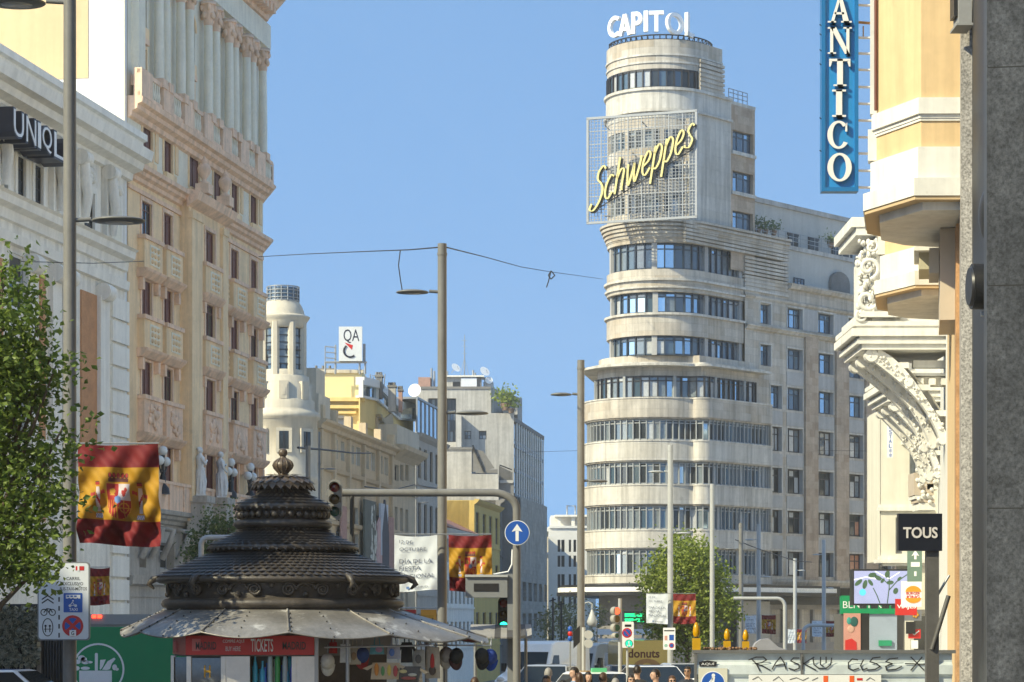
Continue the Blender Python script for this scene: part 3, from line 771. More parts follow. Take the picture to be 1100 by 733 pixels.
# rooftop billboard
def billboard():
    Y=214; T=thing('rooftop_billboard','white square rooftop billboard with dark monogram above the yellow building','sign',(PX(378,Y),Y,PZ(398,Y)))
    def lx(p): return PX(p,Y)-PX(378,Y)
    def lz(y): return PZ(y,Y)-PZ(398,Y)
    p=MB(M('billboard_face',(.62,.64,.66),.6,.05,1)); p.box(lx(364),0,lz(388),lx(389),.35,lz(351)); p.build('panel',T)
    t=MB(navy); text(t,'QA',lx(369),lx(386),lz(369),lz(354),-.01,0,navy); 
    t.tube([(lx(376)+.55*math.cos(a),-.02,lz(377)+.55*math.sin(a)) for a in [2.2+i*.25 for i in range(14)]],.09,5)
    t.use(red); t.ext([(lx(370),lz(368)),(lx(379),lz(371)),(lx(378),lz(376)),(lx(373),lz(371))],-.02,-.012); t.build('monogram',T)
    f=MB(metalg)
    for q in (349,360,386,392):
        f.tube([(lx(q),.4,lz(398) -.3),(lx(q),.4,lz(389))],.09,6)
    f.tube([(lx(349),.3,lz(389)),(lx(394),.3,lz(389))],.1,6); f.tube([(lx(360),.4,lz(389)),(lx(360),.4,lz(370))],.08,6); f.tube([(lx(391),.4,lz(389)),(lx(391),.4,lz(369))],.12,6)
    for z in (372,378,384): f.tube([(lx(349),.3,lz(z)),(lx(361),.3,lz(z+1))],.05,5)
    f.tube([(lx(349),.3,lz(389)),(lx(349),.3,lz(372))],.05,5); f.build('steel_frame',T)
billboard()
for i,(px,y0,y1,wd,m,lab) in enumerate(((347,397,402,22,yellow,'low yellow roof parapet box beside the billboard'),(407,404,416,7,concdk,'dark grey chimney stack behind the white dormer'),(421,415,430,8,concrete,'pale concrete chimney stack right of the white dormer'),(430,419,430,4,brickc,'small brick chimney between the dormer and the grey building'))):
    b=MB(m); Y=222
    pbox(b,Y,px-wd/2,px+wd/2,y0,y1+12,1.2); pbox(b,Y,px-wd/2-1,px+wd/2+1,y0-1,y0+1,1.4,concdk,-.1)
    for j in range(3): b.tube([P(px-wd/3+j*wd/3,y0,Y+.5),P(px-wd/3+j*wd/3,y0-4,Y+.5)],.12,6,m=concdk)
    tag(b.build('chimney'),lab,'chimney','chimneys on the left rooftops')

def build_grey():
    Y=305; z=lambda y:PZ(y,Y); x=lambda p:PX(p,Y)
    ox=x(552)
    T=thing('grey_concrete_building','grey concrete building with stepped terraces and a dark finned glass side','building',(ox,Y,0))
    X=lambda p:x(p)-ox
    fr=Fr(ox,Y,aT)
    w=MB(concrete)
    H=[(X(460),X(471),z(475),z(428)),(X(480),X(490),z(475),z(428)),(X(514.5),X(522.5),z(472),z(463)),(X(499),X(506),z(472),z(463))]
    w.wall(X(446),X(527.5),-5,z(416),H,rev=.8,rm=concrete)
    w.box(X(446.1),.9,-5,X(527.4),12,z(416.2),concrete)
    w.wall(X(527.5),0,-5,z(444),[],rev=.5); w.box(X(527.6),.05,-5,-.02,14,z(444.1),concrete)
    # slanting upper block roof line going back on the right
    w.T=Matrix.Rotation(aT,4,'Z')
    xb=fr.x(583); zb=z(452)
    w.T=None
    w.box(X(446),-.15,z(418),X(527.5),-.003,z(415.5),concdk)
    # lower stepped block in front
    w.box(X(478),-9,-5,X(508),-.01,z(487),concrete); w.box(X(508),-9,-5,X(536),-.012,z(514),concrete); w.box(X(536),-8,-5,0,-.014,z(522),concdk)
    w.box(X(478),-9.2,z(488.5),X(508.5),-8.8,z(486),concdk)
    w.box(X(490),-2,z(486),X(496),-.02,z(427+20),concrete)
    w.build('wall',T)
    for h in H[:2]: window(T,*h,.7,windk,glass,3,(.25,.5,.75),.12,gms=[glass,glassb,curt2])
    for h in H[2:]: window(T,*h,.4,windk,glass,2,(.5,),.1,gms=[glass,glassb,curt])
    # dark stair terrace
    s=MB(concdk); s.add([(X(508),-8.9,z(487)),(X(508),-8.9,z(512)),(X(532),-8.9,z(508)),(X(520),-8.9,z(490))],[(0,1,2,3)]); s.box(X(512),-8.95,z(513),X(535),-8,z(509),concdk)
    s.tube([(X(509),-9.1,z(484)),(X(521),-9.1,z(512))],.12,6,m=black); s.build('terrace_stair',T)
    r=MB(black)
    for i in range(12):
        q=X(537)+(X(550)-X(537))*i/11; r.tube([(q,-8,z(522)),(q,-8,z(505)-i*.07)],.05,4)
    r.tube([(X(537),-8,z(504)),(X(550),-8,z(509))],.08,5); r.box(X(537),-8.2,z(523),X(551),-8,z(520),concrete); r.build('balcony_railing',T)
    # finned dark side
    g=MB(glass); g.T=Matrix.Rotation(aT,4,'Z'); zt=z(453)
    g.box(0.05,.05,-5,xb,10,zt-.2,glass)
    nz=19
    for i in range(nz): 
        zz=zt-.3-i*2.0
        for j in range(13): 
            a=.1+(xb-.1)*j/13; g.add([(a,.02,zz-1.9),(a+xb/13*.9,.02,zz-1.9),(a+xb/13*.9,.02,zz-.1),(a,.02,zz-.1)],[(0,1,2,3)],m=random.choice([glass,glass,glassb,curt2]))
    o=g.build('glazed_side',T)
    f=MB(whst2); f.T=g.T; zmid=z(540)+1
    for j in range(1,14): 
        a=xb*j/13; f.box(a-.3,-.14,zmid,a+.3,-.02,zt,whst2)
    f.box(0,-.2,zt,xb+.2,.5,zt+.5,concdk); 
    for i in range(9): f.box(.02,-.1,zt-3.2-i*3.1,xb,.03,zt-2.8-i*3.1,windk)
    f.build('fin',o)
    st=MB(greystone); st.T=g.T
    st.wall(2,xb+.1,-5,zmid-.1,[(4+6*i,8+6*i,-3+4*j,-.6+4*j) for i in range(7) for j in range(3)],y=-.6,rev=.4,m=M('rough_stone_cladding',(.36,.34,.30),.9,.25,.5,brick=(1.2,.5,.6,(.75,.7,.65)),streak=.15)); st.box(2,-.2,-5,xb,-.02,zmid-.2,concdk)
    st.build('stone_base',T)
    # right upper receding volume with planter
    u=MB(concrete); u.T=None
    u.add([(X(527.5),.0,z(444)),(X(527.5),.0,z(416)),(X(527.5)+4,16,z(416)),(X(527.5)+4,16,z(444))],[(0,1,2,3)])
    u.box(X(540),2,z(444),X(556),9,z(437),concrete); u.box(X(546),4,z(437),X(556),8,z(431),metalg)
    u.build('upper_storey',T)
    # rooftop structures
    p=MB(concrete); p.box(X(449),1,z(416),X(462),4,z(404.5),brickc); p.box(X(479),1.5,z(416),X(495),4,z(404),concrete); p.box(X(495),1.2,z(415.5),X(512),4,z(405),whitem); p.box(X(472),1,z(404),X(520),5,z(402.5),whst2); p.box(X(512),1.5,z(415),X(517),4,z(405),concdk); p.box(X(519),2,z(415),X(530),4,z(409),metalg); p.box(X(486),1.4,z(415.5),X(494),1.49,z(409),black)
    for q,y in ((463,394),(466,397),(480,397),(508,396),(510,399),(521,404)): p.tube([(X(q),2,z(416)),(X(q),2,z(y))],.14,6,m=metalg)
    p.build('roof_plant_room',T)
    return T
build_grey()
def dish(px,py,Y,r,label,ax):
    b=MB(white); b.lathe([(.01,0),(r*.5,.06*r),(r*.8,.17*r),(r,.3*r)],14); b.tube([(0,0,0),(0,0,-.5*r),(0,.2*r,-r*1.6)],.05,5,m=metalg); b.tube([(r*.7,0,.15*r),(0,0,.8*r)],.03,4)
    o=b.build('satellite_dish'); o.location=P(px,py,Y); o.rotation_euler=ax; tag(o,label,'dish','satellite dishes on the grey roof')
dish(489,396,307,.65,'pale satellite dish tilted up left of the roof mast',(.9,.5,.3)); dish(520,400,307,.7,'pale satellite dish right of the roof mast',(.9,.6,.2)); dish(525,409,307,.5,'white satellite dish low at the roof corner',(1.3,0,.2)); dish(446,420,303,.85,'large white satellite dish beside the brick chimney',(1.4,0,-.3))
small('roof_mast','thin latticed antenna mast on the grey concrete roof','antenna',308,lambda b,Y:(b.tube([P(499,405,Y),P(499,360,Y)],[.09,.05],5),[b.tube([P(496,y,Y),P(502,y,Y)],.03,4) for y in (366,372,380)],b.tube([P(499,385,Y),P(494,405,Y)],.03,4),b.tube([P(499,385,Y),P(504,405,Y)],.03,4)))
small('roof_aerial','tangled thin aerials behind the yellow dormer','antenna',222,lambda b,Y:[b.tube([P(q,418,Y),P(q+random.uniform(-2,2),y,Y)],.05,4) for q,y in ((398,402),(402,405),(405,400),(409,405),(412,402))]+[b.tube([P(q,y,Y),P(q+6,y-1,Y)],.03,4) for q,y in ((399,404),(405,403),(404,407))])

def front(name,label,p0,p1,ytop,m,cols,rows,wm=windk,roof=None,Yref=None,extra=None,dep=9,gm=glass,ybot=690,off=0):
    x=T_.x; x0,x1=x(p0,off),x(p1,off); zt=T_.z((p0+p1)/2,ytop,off)
    o=T_.world(x0,off)
    T=thing(name,label,'building',o,aT); W=x1-x0
    H=[]; zb=-1
    for i in range(cols):
        for j in range(rows):
            a=W*(i+.25)/cols; b=W*(i+.75)/cols; c=zb+(zt-zb)*(j+.22)/rows; d=zb+(zt-zb)*(j+.78)/rows
            H.append((a,b,c,d))
    w=MB(m); w.wall(0,W,-5,zt,H,rev=.3); w.box(0,.6,-5,W,dep,zt-.05,m); w.box(0,0,-5,.02,dep,zt); w.box(W-.02,0,-5,W,dep,zt)
    w.build('wall',T)
    k=MB(whst2); k.sweepx([(0,zt-.5),(.4,zt-.2),(.6,zt+.1),(0,zt+.15)],0,W,m=m); 
    for j in range(rows): k.box(0,-.12,zb+(zt-zb)*(j+.1)/rows,W,-.003,zb+(zt-zb)*(j+.1)/rows+.2,m)
    k.build('cornice',T)
    for h in H: window(T,*h,.25,wm,gm,2,(.6,),.09,gms=[gm,gm,glassb,curt2])
    if roof: 
        r=MB(roof); r.add([(0,-.6,zt+.16),(W,-.6,zt+.16),(W,dep*.6,zt+3),(0,dep*.6,zt+3),(0,dep,zt+.16),(W,dep,zt+.16)],[(0,1,2,3),(3,2,5,4),(0,3,4),(1,5,2)]); r.build('roof',T)
    if extra: extra(T,W,zt)
    return T
def glassrow(T,W,zt):
    g=MB(metalg); 
    for i in range(8): g.box(W*i/7-.06,-.1,zt+.2,W*i/7+.06,.05,zt+3.4,metalg)
    g.box(0,-.12,zt+3.4,W,4,zt+3.6,metalg); o=g.build('roof_gallery',T); q=MB(glassm); q.box(.1,0,zt+.2,W-.1,.04,zt+3.4); q.build('pane',o)
front('buff_building','pale buff building with a glazed top gallery behind the centre pole',447.5,478,473,M('pale_buff_render',(.52,.46,.39),.85,.1,.5,streak=.15),5,4,extra=glassrow)
front('red_roofed_building','low building with red tiled roof and white columns behind the flag',478.5,509,572,whst2,7,3,roof=rooft)
front('small_yellow_building','narrow yellow building with ledges beside the grey stepped block',509.5,537,542,M('ochre_render',(.62,.44,.14),.85,.08,.6,streak=.1),4,3)
front('dark_shop_building','dark grey building front just left of the blue arrow sign',537.5,553,540,concdk,2,5)
# far end of the street, both sides
def far():
    Y=360; x=lambda p:PX(p,Y); z=lambda y:PZ(y,Y)
    T=thing('white_far_building','bright white building with a roof terrace at the far end of the street','building',(x(594),Y,0))
    X=lambda p:x(p)-x(594); W=X(640); m=M('far_white_render',(.70,.68,.64),.9,.06,.3)
    H=[(X(a),X(b),z(y1),z(y0)) for a,b in ((599,602),(603,606.5),(611,613.5),(616,619),(624,627)) for y0,y1 in ((580,593),(597,609),(617,634),(640,655),(662,675))]
    w=MB(m); w.wall(X(588.5),W,-5,z(566),H,rev=.5); w.box(X(588.6),.8,-5,W,20,z(566.2)); w.box(X(588.5),0,-5,X(588.6),20,z(566)); w.build('wall',T)
    for h in H: window(T,*h,.4,windk,glass,1,(.5,),.15)
    p=MB(m); p.box(X(592),3,z(566),W,14,z(553),m); p.box(X(590),-.3,z(567.5),W,-.003,z(565),m)
    for q in (599,614,621): p.box(X(q),1,z(566),X(q)+.5,1.5,z(554),whst2)
    p.box(X(596),.5,z(555),W,3,z(553),whst2); p.tube([(X(610),5,z(553)),(X(610),5,z(542)),(X(619),5,z(542)),(X(619),5,z(553))],.15,5,m=metalg)
    p.build('roof_terrace',T)
    Y2=345; x2=lambda p:PX(p,Y2)
    T2=thing('cream_far_building','narrow cream building with pink windows left of the bright white one','building',(x2(575),Y2,0))
    X2=lambda p:x2(p)-x2(575); z2=lambda y:PZ(y,Y2)
    mm=M('far_cream_render',(.66,.58,.44),.9,.06,.4)
    H=[(X2(577.5),X2(581),z2(y1),z2(y0)) for y0,y1 in ((601,609),(621,630),(641,650),(662,672))]
    w=MB(mm); w.wall(X2(574.5),X2(589),-5,z2(573),H+[(X2(580),X2(586),z2(590),z2(577))],rev=.6); w.box(X2(574.5),.8,-5,X2(589),15,z2(573.2)); w.box(X2(573.5),-.4,z2(596),X2(589),-.003,z2(593.5),whst2); w.box(X2(575),-.3,z2(574),X2(589.2),-.003,z2(571),yellowlt)
    w.build('wall',T2)
    for h in H: window(T2,*h,.4,M('pink_shutter',(.5,.2,.2)),glass,2,(.5,),.3)
far()
# ================= THE ROUNDED ART DECO BUILDING =================
CY_=194.4; RU=4.4; CXU=11.9
nw=Vector((.758,-.652)); uw=Vector((.652,.758)); wpl=nw.x*CXU+nw.y*CY_+RU
tp=Vector((CXU,CY_))+nw*RU
C_=Fr(tp.x,tp.y,math.atan2(.758,.652))
def zC(y): return PZ(y,190)
def capitol():
    T=thing('rounded_landmark_building','tall stone building with a rounded prow of stacked ribbon windows','building',(C_.O.x,C_.O.y,0),C_.a)
    lw=lambda p:C_.loc(p[0],p[1])
    sx=C_.x
    SFAR=sx(985)
    def upper(ins=0,R=RU,cx=CXU,cy=CY_,send=None,n=26,back=30):
        c=Vector((cx,cy)); a0=math.pi*1.0; a1=math.atan2(nw.y,nw.x)+2*math.pi
        pts=[]
        for i in range(n+1):
            a=a0+(a1-a0)*i/n; pts.append(c+Vector((math.cos(a),math.sin(a)))*(R-ins))
        front=[lw(p) for p in pts]
        e=lw(pts[-1]); front.append((send,e[1]))
        return front
    # lower path with the re-entrant and rounded bay
    R2=5.5; c2=Vector((11.3,195.2)); S=Vector((PX(744,190.6),190.57)); dS=(S-c2)
    aS=math.atan2(dS.y,dS.x)+2*math.pi
    def lower(ins=0,R=R2,n=26,bay=1.0,send=None,bo=0):
        pts=[]
        for i in range(n+1):
            a=math.pi+(aS-math.pi)*i/n; pts.append(c2+Vector((math.cos(a),math.sin(a)))*(R-ins))
        cb=S+Vector((.8,.6))*bay-nw*bo
        b0=math.atan2(-.6,-.8)+2*math.pi+.15; b1=math.atan2(nw.y,nw.x)+2*math.pi
        for i in range(11):
            a=b0+(b1-b0)*i/10; pts.append(cb+Vector((math.cos(a),math.sin(a)))*max(.05,bay-ins))
        fr=[lw(p) for p in pts]; fr.append((send,fr[-1][1])); return fr
    def close(path,depth=11,left=26):
        p0=path[0]; e=path[-1]
        # left flank runs straight back along the street
        q=lw((C_.world(*p0).x+.13*left+.6,C_.world(*p0).y+left))
        return path+[(e[0],e[1]+.3)] + [(max(e[0]-1.0,q[0]),e[1]+depth)]*0+[(e[0],e[1]+depth),q]
    def slab(mb,path,y0,y1,m,dep=11,sm=True):
        z0,z1=(zC(y1),zC(y0)); poly=close(path,dep); n=len(poly)
        vs=[(p[0],p[1],z0) for p in poly]+[(p[0],p[1],z1) for p in poly]
        nf=len(path)-1
        mb.use(m); mb.add(vs,[(i,i+1,n+i+1,n+i) for i in range(nf)],sm)
        mb.add(vs,[(i,(i+1)%n,n+(i+1)%n,n+i) for i in range(nf,n)]+[tuple(range(n-1,-1,-1)),tuple(range(n,2*n))])
    def resample(path,step):
        pts=[Vector(p) for p in path]; out=[pts[0]]; acc=0
        for a,b in zip(pts,pts[1:]):
            d=(b-a).length; t=0
            while acc+d-t>=step:
                t+=step-acc; acc=0; out.append(a+(b-a)*t/d)
            acc+=d-t
        out.append(pts[-1]); return out
    def ribbon(path,y0,y1,step,fm,gms,mw=.1,thick=None,every=4,trans=.75,tm=None,name='ribbon_window'):
        z0,z1=zC(y1),zC(y0); pts=resample(path,step); f=MB(fm)
        for i,p in enumerate(pts):
            d=(pts[min(i+1,len(pts)-1)]-pts[max(i-1,0)]).normalized(); nrm=Vector((d.y,-d.x))
            wd=mw; dp=.12; f.use(fm)
            if thick and i%every==1: wd=thick; dp=.2; f.use(tm or fm)
            c=p+nrm*.03; a=math.atan2(d.y,d.x)
            f.T=Matrix.Translation((c.x,c.y,0))@Matrix.Rotation(a,4,'Z'); f.box(-wd/2,-dp,z0,wd/2,.05,z1)
        f.T=None; f.use(fm)
        for zz,hh in ((z0,.12),(z1-.14,.14),(z0+(z1-z0)*trans,.08)):
            for a,b in zip(pts,pts[1:]):
                d=(b-a); 
                if d.length<.02: continue
                nrm=Vector((d.y,-d.x)).normalized()*.07
                f.add([(a.x+nrm.x,a.y+nrm.y,zz),(b.x+nrm.x,b.y+nrm.y,zz),(b.x+nrm.x,b.y+nrm.y,zz+hh),(a.x+nrm.x,a.y+nrm.y,zz+hh),(a.x,a.y,zz),(b.x,b.y,zz),(b.x,b.y,zz+hh),(a.x,a.y,zz+hh)],[(0,1,2,3),(0,4,5,1),(3,2,6,7)])
        o=f.build(name,T); g=MB(gms[0]); k=None
        for a,b in zip(pts,pts[1:]):
            m=random.choice(gms); zt=z0+(z1-z0)*trans
            g.add([(a.x,a.y,z0),(b.x,b.y,z0),(b.x,b.y,zt),(a.x,a.y,zt)],[(0,1,2,3)],m=m)
            g.add([(a.x,a.y,zt),(b.x,b.y,zt),(b.x,b.y,z1),(a.x,a.y,z1)],[(0,1,2,3)],m=m if random.random()<.6 else random.choice(gms))
        g.build('pane',o)
    mull=M('pale_mullion_stone',(.30,.31,.31),.6,.05)
    core=MB(concdk)
    w=MB(capst)
    s777=sx(777); s785=sx(786); s812=sx(812); s845=sx(846); s800=sx(800); s808=sx(809); s818=sx(818)
    G1=[glass,glass,curt2,curt2,curt,glassb]; G2=[glassb,glassm,glassm,glassb,curt2]; 
    # --- top tower
    slab(w,upper(.1,send=s777),42,57,capst,6); slab(w,upper(.02,send=s777),57,59,capsm,6); slab(w,upper(.12,send=s777),59,65,capst,6); slab(w,upper(.05,send=s777),65,67,capsm,6); slab(w,upper(.15,send=s777),67,73,capst,6)
    slab(core,upper(.4,send=s777),73,94,concdk,5.8)
    s745=sx(752)
    for i in range(7): # horizontal ribs on the flat side
        z1=zC(73-22*0)-0; ya=60+5*i; w.box(s745,-.06+.0,zC(ya+3.2),s777+.12,.3,zC(ya),capst)
    w.box(s745,.02,zC(94),s777,1,zC(73),capst)
    ribbon(upper(.22,send=s745),73.5,93.5,.62,windk,[glass,curt2,glassb,glassb,curt,capgr],.09,None,4,.99,capgr)
    slab(w,upper(-.12,send=s785),93.5,96.5,capsm,7); slab(w,upper(.05,send=s785),96.5,117,capsm,7); slab(w,upper(-.15,send=s785),117,119.5,capsm,7); slab(w,upper(.1,send=s785),119.5,126,capsm,7)
    # --- behind the sign
    slab(core,upper(.5,send=s785),126,236,concdk,6.5)
    s735=sx(742)
    w.box(s735,0.08,zC(236),s785,1.5,zC(126),capsm)
    for ya,yb in ((126,138),(158,172),(192,207),(228,237)): slab(w,upper(.15,send=s735),ya,yb,capst,3)
    for ya,yb in ((138,158),(172,192),(207,228)): ribbon(upper(.32,send=s735),ya,yb,.7,mull,G1,.16,.35,4,.7,capst)
    # block right of the tower with three windows
    HB=[(sx(787),sx(810),zC(b),zC(a)) for a,b in ((140.5,163.5),(183.5,206.5),(227,248))]
    # its z uses its own depth
    HB=[(sx(787,.1),sx(809,.1),C_.z(798,b,.1),C_.z(798,a,.1)) for a,b in ((142,164.5),(185.5,207.5),(228,249))]
    ztb=C_.z(798,115,.1); zb0=C_.z(798,252,.1)
    w.wall(s785,s812,zb0-3,ztb,HB,y=.1,rev=.4,m=capbr); w.box(s785,.55,zb0-3,s812-.05,6,ztb-.02,capbr); w.box(s812-.03,.1,zb0-3,s812,6,ztb,capbr); w.box(s785-.02,.1,ztb,s812+.1,6,ztb+.25,capsm)
    for h in HB: window(T,h[0],h[1],h[2],h[3],.45,winblue,glassb,3,(.72,),.12,gms=[glassb,glassb,glassm],sill=None); w.box(h[0]-.2,-.1,h[2]-.3,h[1]+.2,.12,h[2]-.02,capsm)
    w.box(s812,1.5,zC(215),sx(818),6,C_.z(815,186,1.5),concdk)
    # --- ribbed cornice
    for i in range(6):
        ya=236+i*4.0; slab(w,upper(-.45+.12*i,send=s845,),ya,ya+2.6,capst,8); slab(w,upper(-.1+.05*i,send=s845),ya+2.6,ya+4.0,capst,8)
    for i in range(9): w.box(s800,-.05,zC(263+i*4.2+2.9),s845+.1,.4,zC(263+i*4.2),capst)
    for i in range(6):
        w.box(sx(735),-.16,zC(238+i*4+2.8)-.0,s845+.05,.05,zC(238+i*4),capst)
    # --- upper two ribbon floors
    def storey(pathf,y0,y1,pw,step,fm,gms,dep=8,thick=None,tm=None,**k):
        slab(core,pathf(pw+.35),y0,y1,concdk,dep-.5); ribbon(pathf(pw),y0+.2,y1-.2,step,fm,gms,thick=thick,tm=tm,**k)
    up=lambda ins:upper(ins,send=s800)
    storey(up,260,288.5,.5,.78,winblue,G2+[curt2],thick=.42,tm=capgr,every=6)
    slab(w,upper(.12,send=s845),288.5,298.5,capst); slab(w,upper(-.12,send=s845),298.5,301,capsm); slab(w,upper(.1,send=s845),301,307,capst); slab(w,upper(-.05,send=s845),307,309,capsm); slab(w,upper(.12,send=s845),309,313,capst)
    storey(up,313,335.5,.55,.78,winblue,G2+[curt,curt2],thick=.42,tm=capgr,every=6)
    slab(w,upper(-.1,send=s800),335.5,338,capsm); slab(w,upper(.1,send=s800),338,360,capst)
    storey(up,360,381,.5,.78,winblue,G2+[curt,curt,curt2],thick=.42,tm=capgr,every=6)
    # --- transition balcony and ledge
    slab(w,lower(.9,R2-.3,send=sx(808),bay=.7),380.5,388.5,capst); slab(w,lower(.35,R2-.1,send=sx(814),bay=1.0),388.5,390.5,capsm); slab(w,lower(-.0,R2+.2,send=sx(816),bay=1.1),390.5,393,capsm)
    slab(w,lower(.9,R2-.2,send=sx(812),bay=.9),393,402.5,capst)
    lo=lambda ins:lower(ins,send=sx(811))
    storey(lambda i:lower(i+.45,R2-.3,send=sx(808),bay=.9),402.5,427,.25,.66,windk,[curt2,glassb,glassm,curt,curt2,glassb],thick=.22,every=6,tm=mull)
    for ya,yb in ((427,450),(473,496),(520.5,543),(569,590),(617.5,628)):
        slab(w,lower(0,send=s818),ya,yb-1.5,capsm if ya>430 else capst); slab(w,lower(-.06,send=s818),ya-.3,ya+1.2,capsm); slab(w,lower(.12,send=s818),yb-1.5,yb,capst)
    for ya,yb in ((450,473),(496,520.5),(543,569),(590,617.5)):
        storey(lambda i:lower(i,send=sx(816)),ya,yb,.4,.52,mull if True else windk,[glass,glass,glassb,curt2,curt2,curt,glass,glassm],mw=.085,trans=.8)
        w.box(sx(816.2),lower(0,send=s818)[-1][1]+.0,zC(yb),s818,1.0,zC(ya),capst)
    slab(core,lower(1.2,send=s818),628,690,concdk); slab(core,lower(.5,send=s818),690,760,concdk)
    core.build('core',T)
    # --- wing wall with separate windows
    cols=[(827.5,839.5),(845.5,862),(878.5,895),(911,927),(942.5,957),(972,986)]
    rows=[(337,358.5),(380,402),(421,445),(464,489.5),(507,533),(551,575),(594,620)]
    H=[];info=[]
    for i,(a,b) in enumerate(cols):
        for j,(t,bt) in enumerate(rows):
            s0,s1=C_.x(a),C_.x(b)
            if i==0 and j<2: s0,s1=C_.x(816.5),C_.x(828)
            z1,z0=C_.z(886,t),C_.z(886,bt)
            if i==0 and j>=2: z1+=.0
            H.append((s0,s1,z0,z1)); info.append((i,j))
    zct=C_.z(886,311)
    zsplit=C_.z(886,330)
    w.wall(s800+.01,SFAR,-6,zct,H,rev=.45,m=capst,rm=capgr); w.box(s800+.02,.9,-6,SFAR,9,zct-.02,capst); w.box(SFAR-.02,.01,-6,SFAR,9,zct)
    # pilasters (brown) and grey spandrels
    zp0,zp1=C_.z(886,625),C_.z(886,412)
    for a,b in ((863.5,877),(896.5,910),(928.5,941.5),(958.5,971)): w.box(C_.x(a),-.22,zp0,C_.x(b),.02,C_.z(886,362),capbr)
    for i,(a,b) in enumerate(cols):
        for j in range(1,len(rows)-1):
            s0,s1=C_.x(a),C_.x(b)
            if i==0 and j<2: continue
            w.box(s0-.1,-.05,C_.z(886,rows[j+1][0])+.18,s1+.1,-.004,C_.z(886,rows[j][1])-.22,capgr)
    for i in (2,3,4): # grey panels in top row between windows
        w.box(C_.x(cols[i-1][1])+.15,-.04,C_.z(886,359),C_.x(cols[i][0])-.15,-.004,C_.z(886,336),capgr)
    # mouldings along the wing
    def mould(y,h,p,s0=None): 
        zz=C_.z(886,y); w.sweepx([(0,zz-h),(p*.7,zz-h*.8),(p,zz-h*.3),(p,zz),(0,zz+.05)],s0 if s0 is not None else s800,SFAR,m=capst)
    mould(312,.5,.45,s845); mould(331,.25,.15); mould(360.5,.5,.3); mould(362,.2,.4); mould(624,.6,.5,s818)
    w.build('wall',T)
    for h,(i,j) in zip(H,info):
        gms=[glassb,glassm,glassm] if j<3 else ([curt,curt,glassb,curt2] if j==3 else [glass,curt2,curt,glass])
        if i==3 and j>=5: gms=[bulbm,bulbm,glass]
        window(T,*h,.4,winblue if j<3 else windk,glassb,3,(.70,),.13,gms=gms,sur=(.14,.05,capsm,0))
    # --- setback attics (plain plaster)
    a=MB(capcr)
    z0=zct-.02; z1=C_.z(845,268,1.6); z2=C_.z(830,221,3.5)
    SA=C_.x(987)
    a.box(s800,1.6,z0,SA,10,z1,capcr); a.box(s800,1.45,z1,SA,10.1,z1+.35,concrete)
    a.box(s812+.05,3.6,z1+.35,SA,9.9,z2,capcr); a.box(s812,3.4,z2,SA,10,z2+.4,concrete)
    a.build('attic_storey',T)
    for px0,px1 in ((852,863),(890,910)):
        q0,q1=C_.x(px0,1.6),C_.x(px1,1.6); zz=z0+.3
        if px0==852: window(T,q0,q1,zz,C_.z(857,299,1.6),1.55,winblue,glassb,3,(.6,),.1)
        else:
            b=MB(concdk); n=10; b.ext([(q0,zz),(q1,zz)]+[((q0+q1)/2+(q1-q0)/2*math.cos(t*math.pi/n),zz+.8+1.0*math.sin(t*math.pi/n)) for t in range(n+1)],1.3,1.59); b.build('attic_dormer',T)
    for px0 in (846,868,893,905): 
        q=C_.x(px0,3.6); b=MB(windk); b.box(q,3.45,z1+.4,q+1.4,3.59,z1+1.9,glass); b.box(q-.1,3.42,z1+1.8,q+1.5,3.58,z1+2.0,windk); b.build('attic_window',T)
    # terrace glass rail and planters
    g=MB(metalg)
    for hh in (.5,.85,1.2): g.tube([(s812+.3,1.7,z1+.3+hh),(SA,1.7,z1+.3+hh)],.03,5)
    for i in range(24): g.tube([(s812+.3+(SA-s812-.3)*i/23,1.7,z1+.3),(s812+.3+(SA-s812-.3)*i/23,1.7,z1+1.5)],.03,5)
    g.build('terrace_rail',T)
    for (q0,q1,zz,yy) in ((sx(786),sx(806),ztb+.25,.3),(sx(811),sx(818),C_.z(815,186,1.5),1.6)):
        r=MB(metalg)
        for hh in (.35,.7,1.0): r.tube([(q0,yy,zz+hh),(q1,yy,zz+hh)],.035,5)
        for i in range(5): r.tube([(q0+(q1-q0)*i/4,yy,zz),(q0+(q1-q0)*i/4,yy,zz+1.0)],.035,5)
        r.build('roof_railing',T)
    # --- street canopy and shop storey
    c=MB(M('dark_canopy',(.05,.05,.055),.4,.1)); 
    slab(c,lower(-2.2,send=sx(870)),636,640,black); slab(c,lower(-2.1,send=sx(870)),631,636,whst2); slab(c,lower(-1.9,send=sx(870)),628.2,631,black)
    c.build('street_canopy',T)
    s=MB(concdk)
    base=M('shop_base_stone',(.33,.30,.27),.7,.15,.5,brick=(1.6,.9,.8,(.8,.75,.7)))
    zs1=C_.z(886,632); 
    HS=[(C_.x(p),C_.x(p)+1.7,C_.z(886,690),C_.z(886,655)) for p in (826,843,858,872,888,905)]
    s.wall(s818,SFAR,-6,C_.z(886,628),HS,y=-.3,rev=.5,m=base,rm=base); s.box(s818,-.75,C_.z(886,650),SFAR,-.31,C_.z(886,638),black); s.box(s818,-.8,C_.z(886,637),C_.x(870),-.3,C_.z(886,634),whst2)
    s.build('shop_front',T)
    gr=M('green_shop_glass',(.02,.10,.05),.1,.3,2)
    for k,h in enumerate(HS): window(T,*h,.1,windk,gr if k%2 else glass,2,(.7,),.1)
    # entrance frame
    e=MB(metalg); e.box(C_.x(776),-1.9,-4,C_.x(806),-1.4,C_.z(790,646,-1.6),M('shop_entrance_beige',(.42,.38,.32),.6,.1)); 
    e.build('shop_entrance',T)
    return T,dict(upper=upper,z2=z2)
capT,capI=capitol()

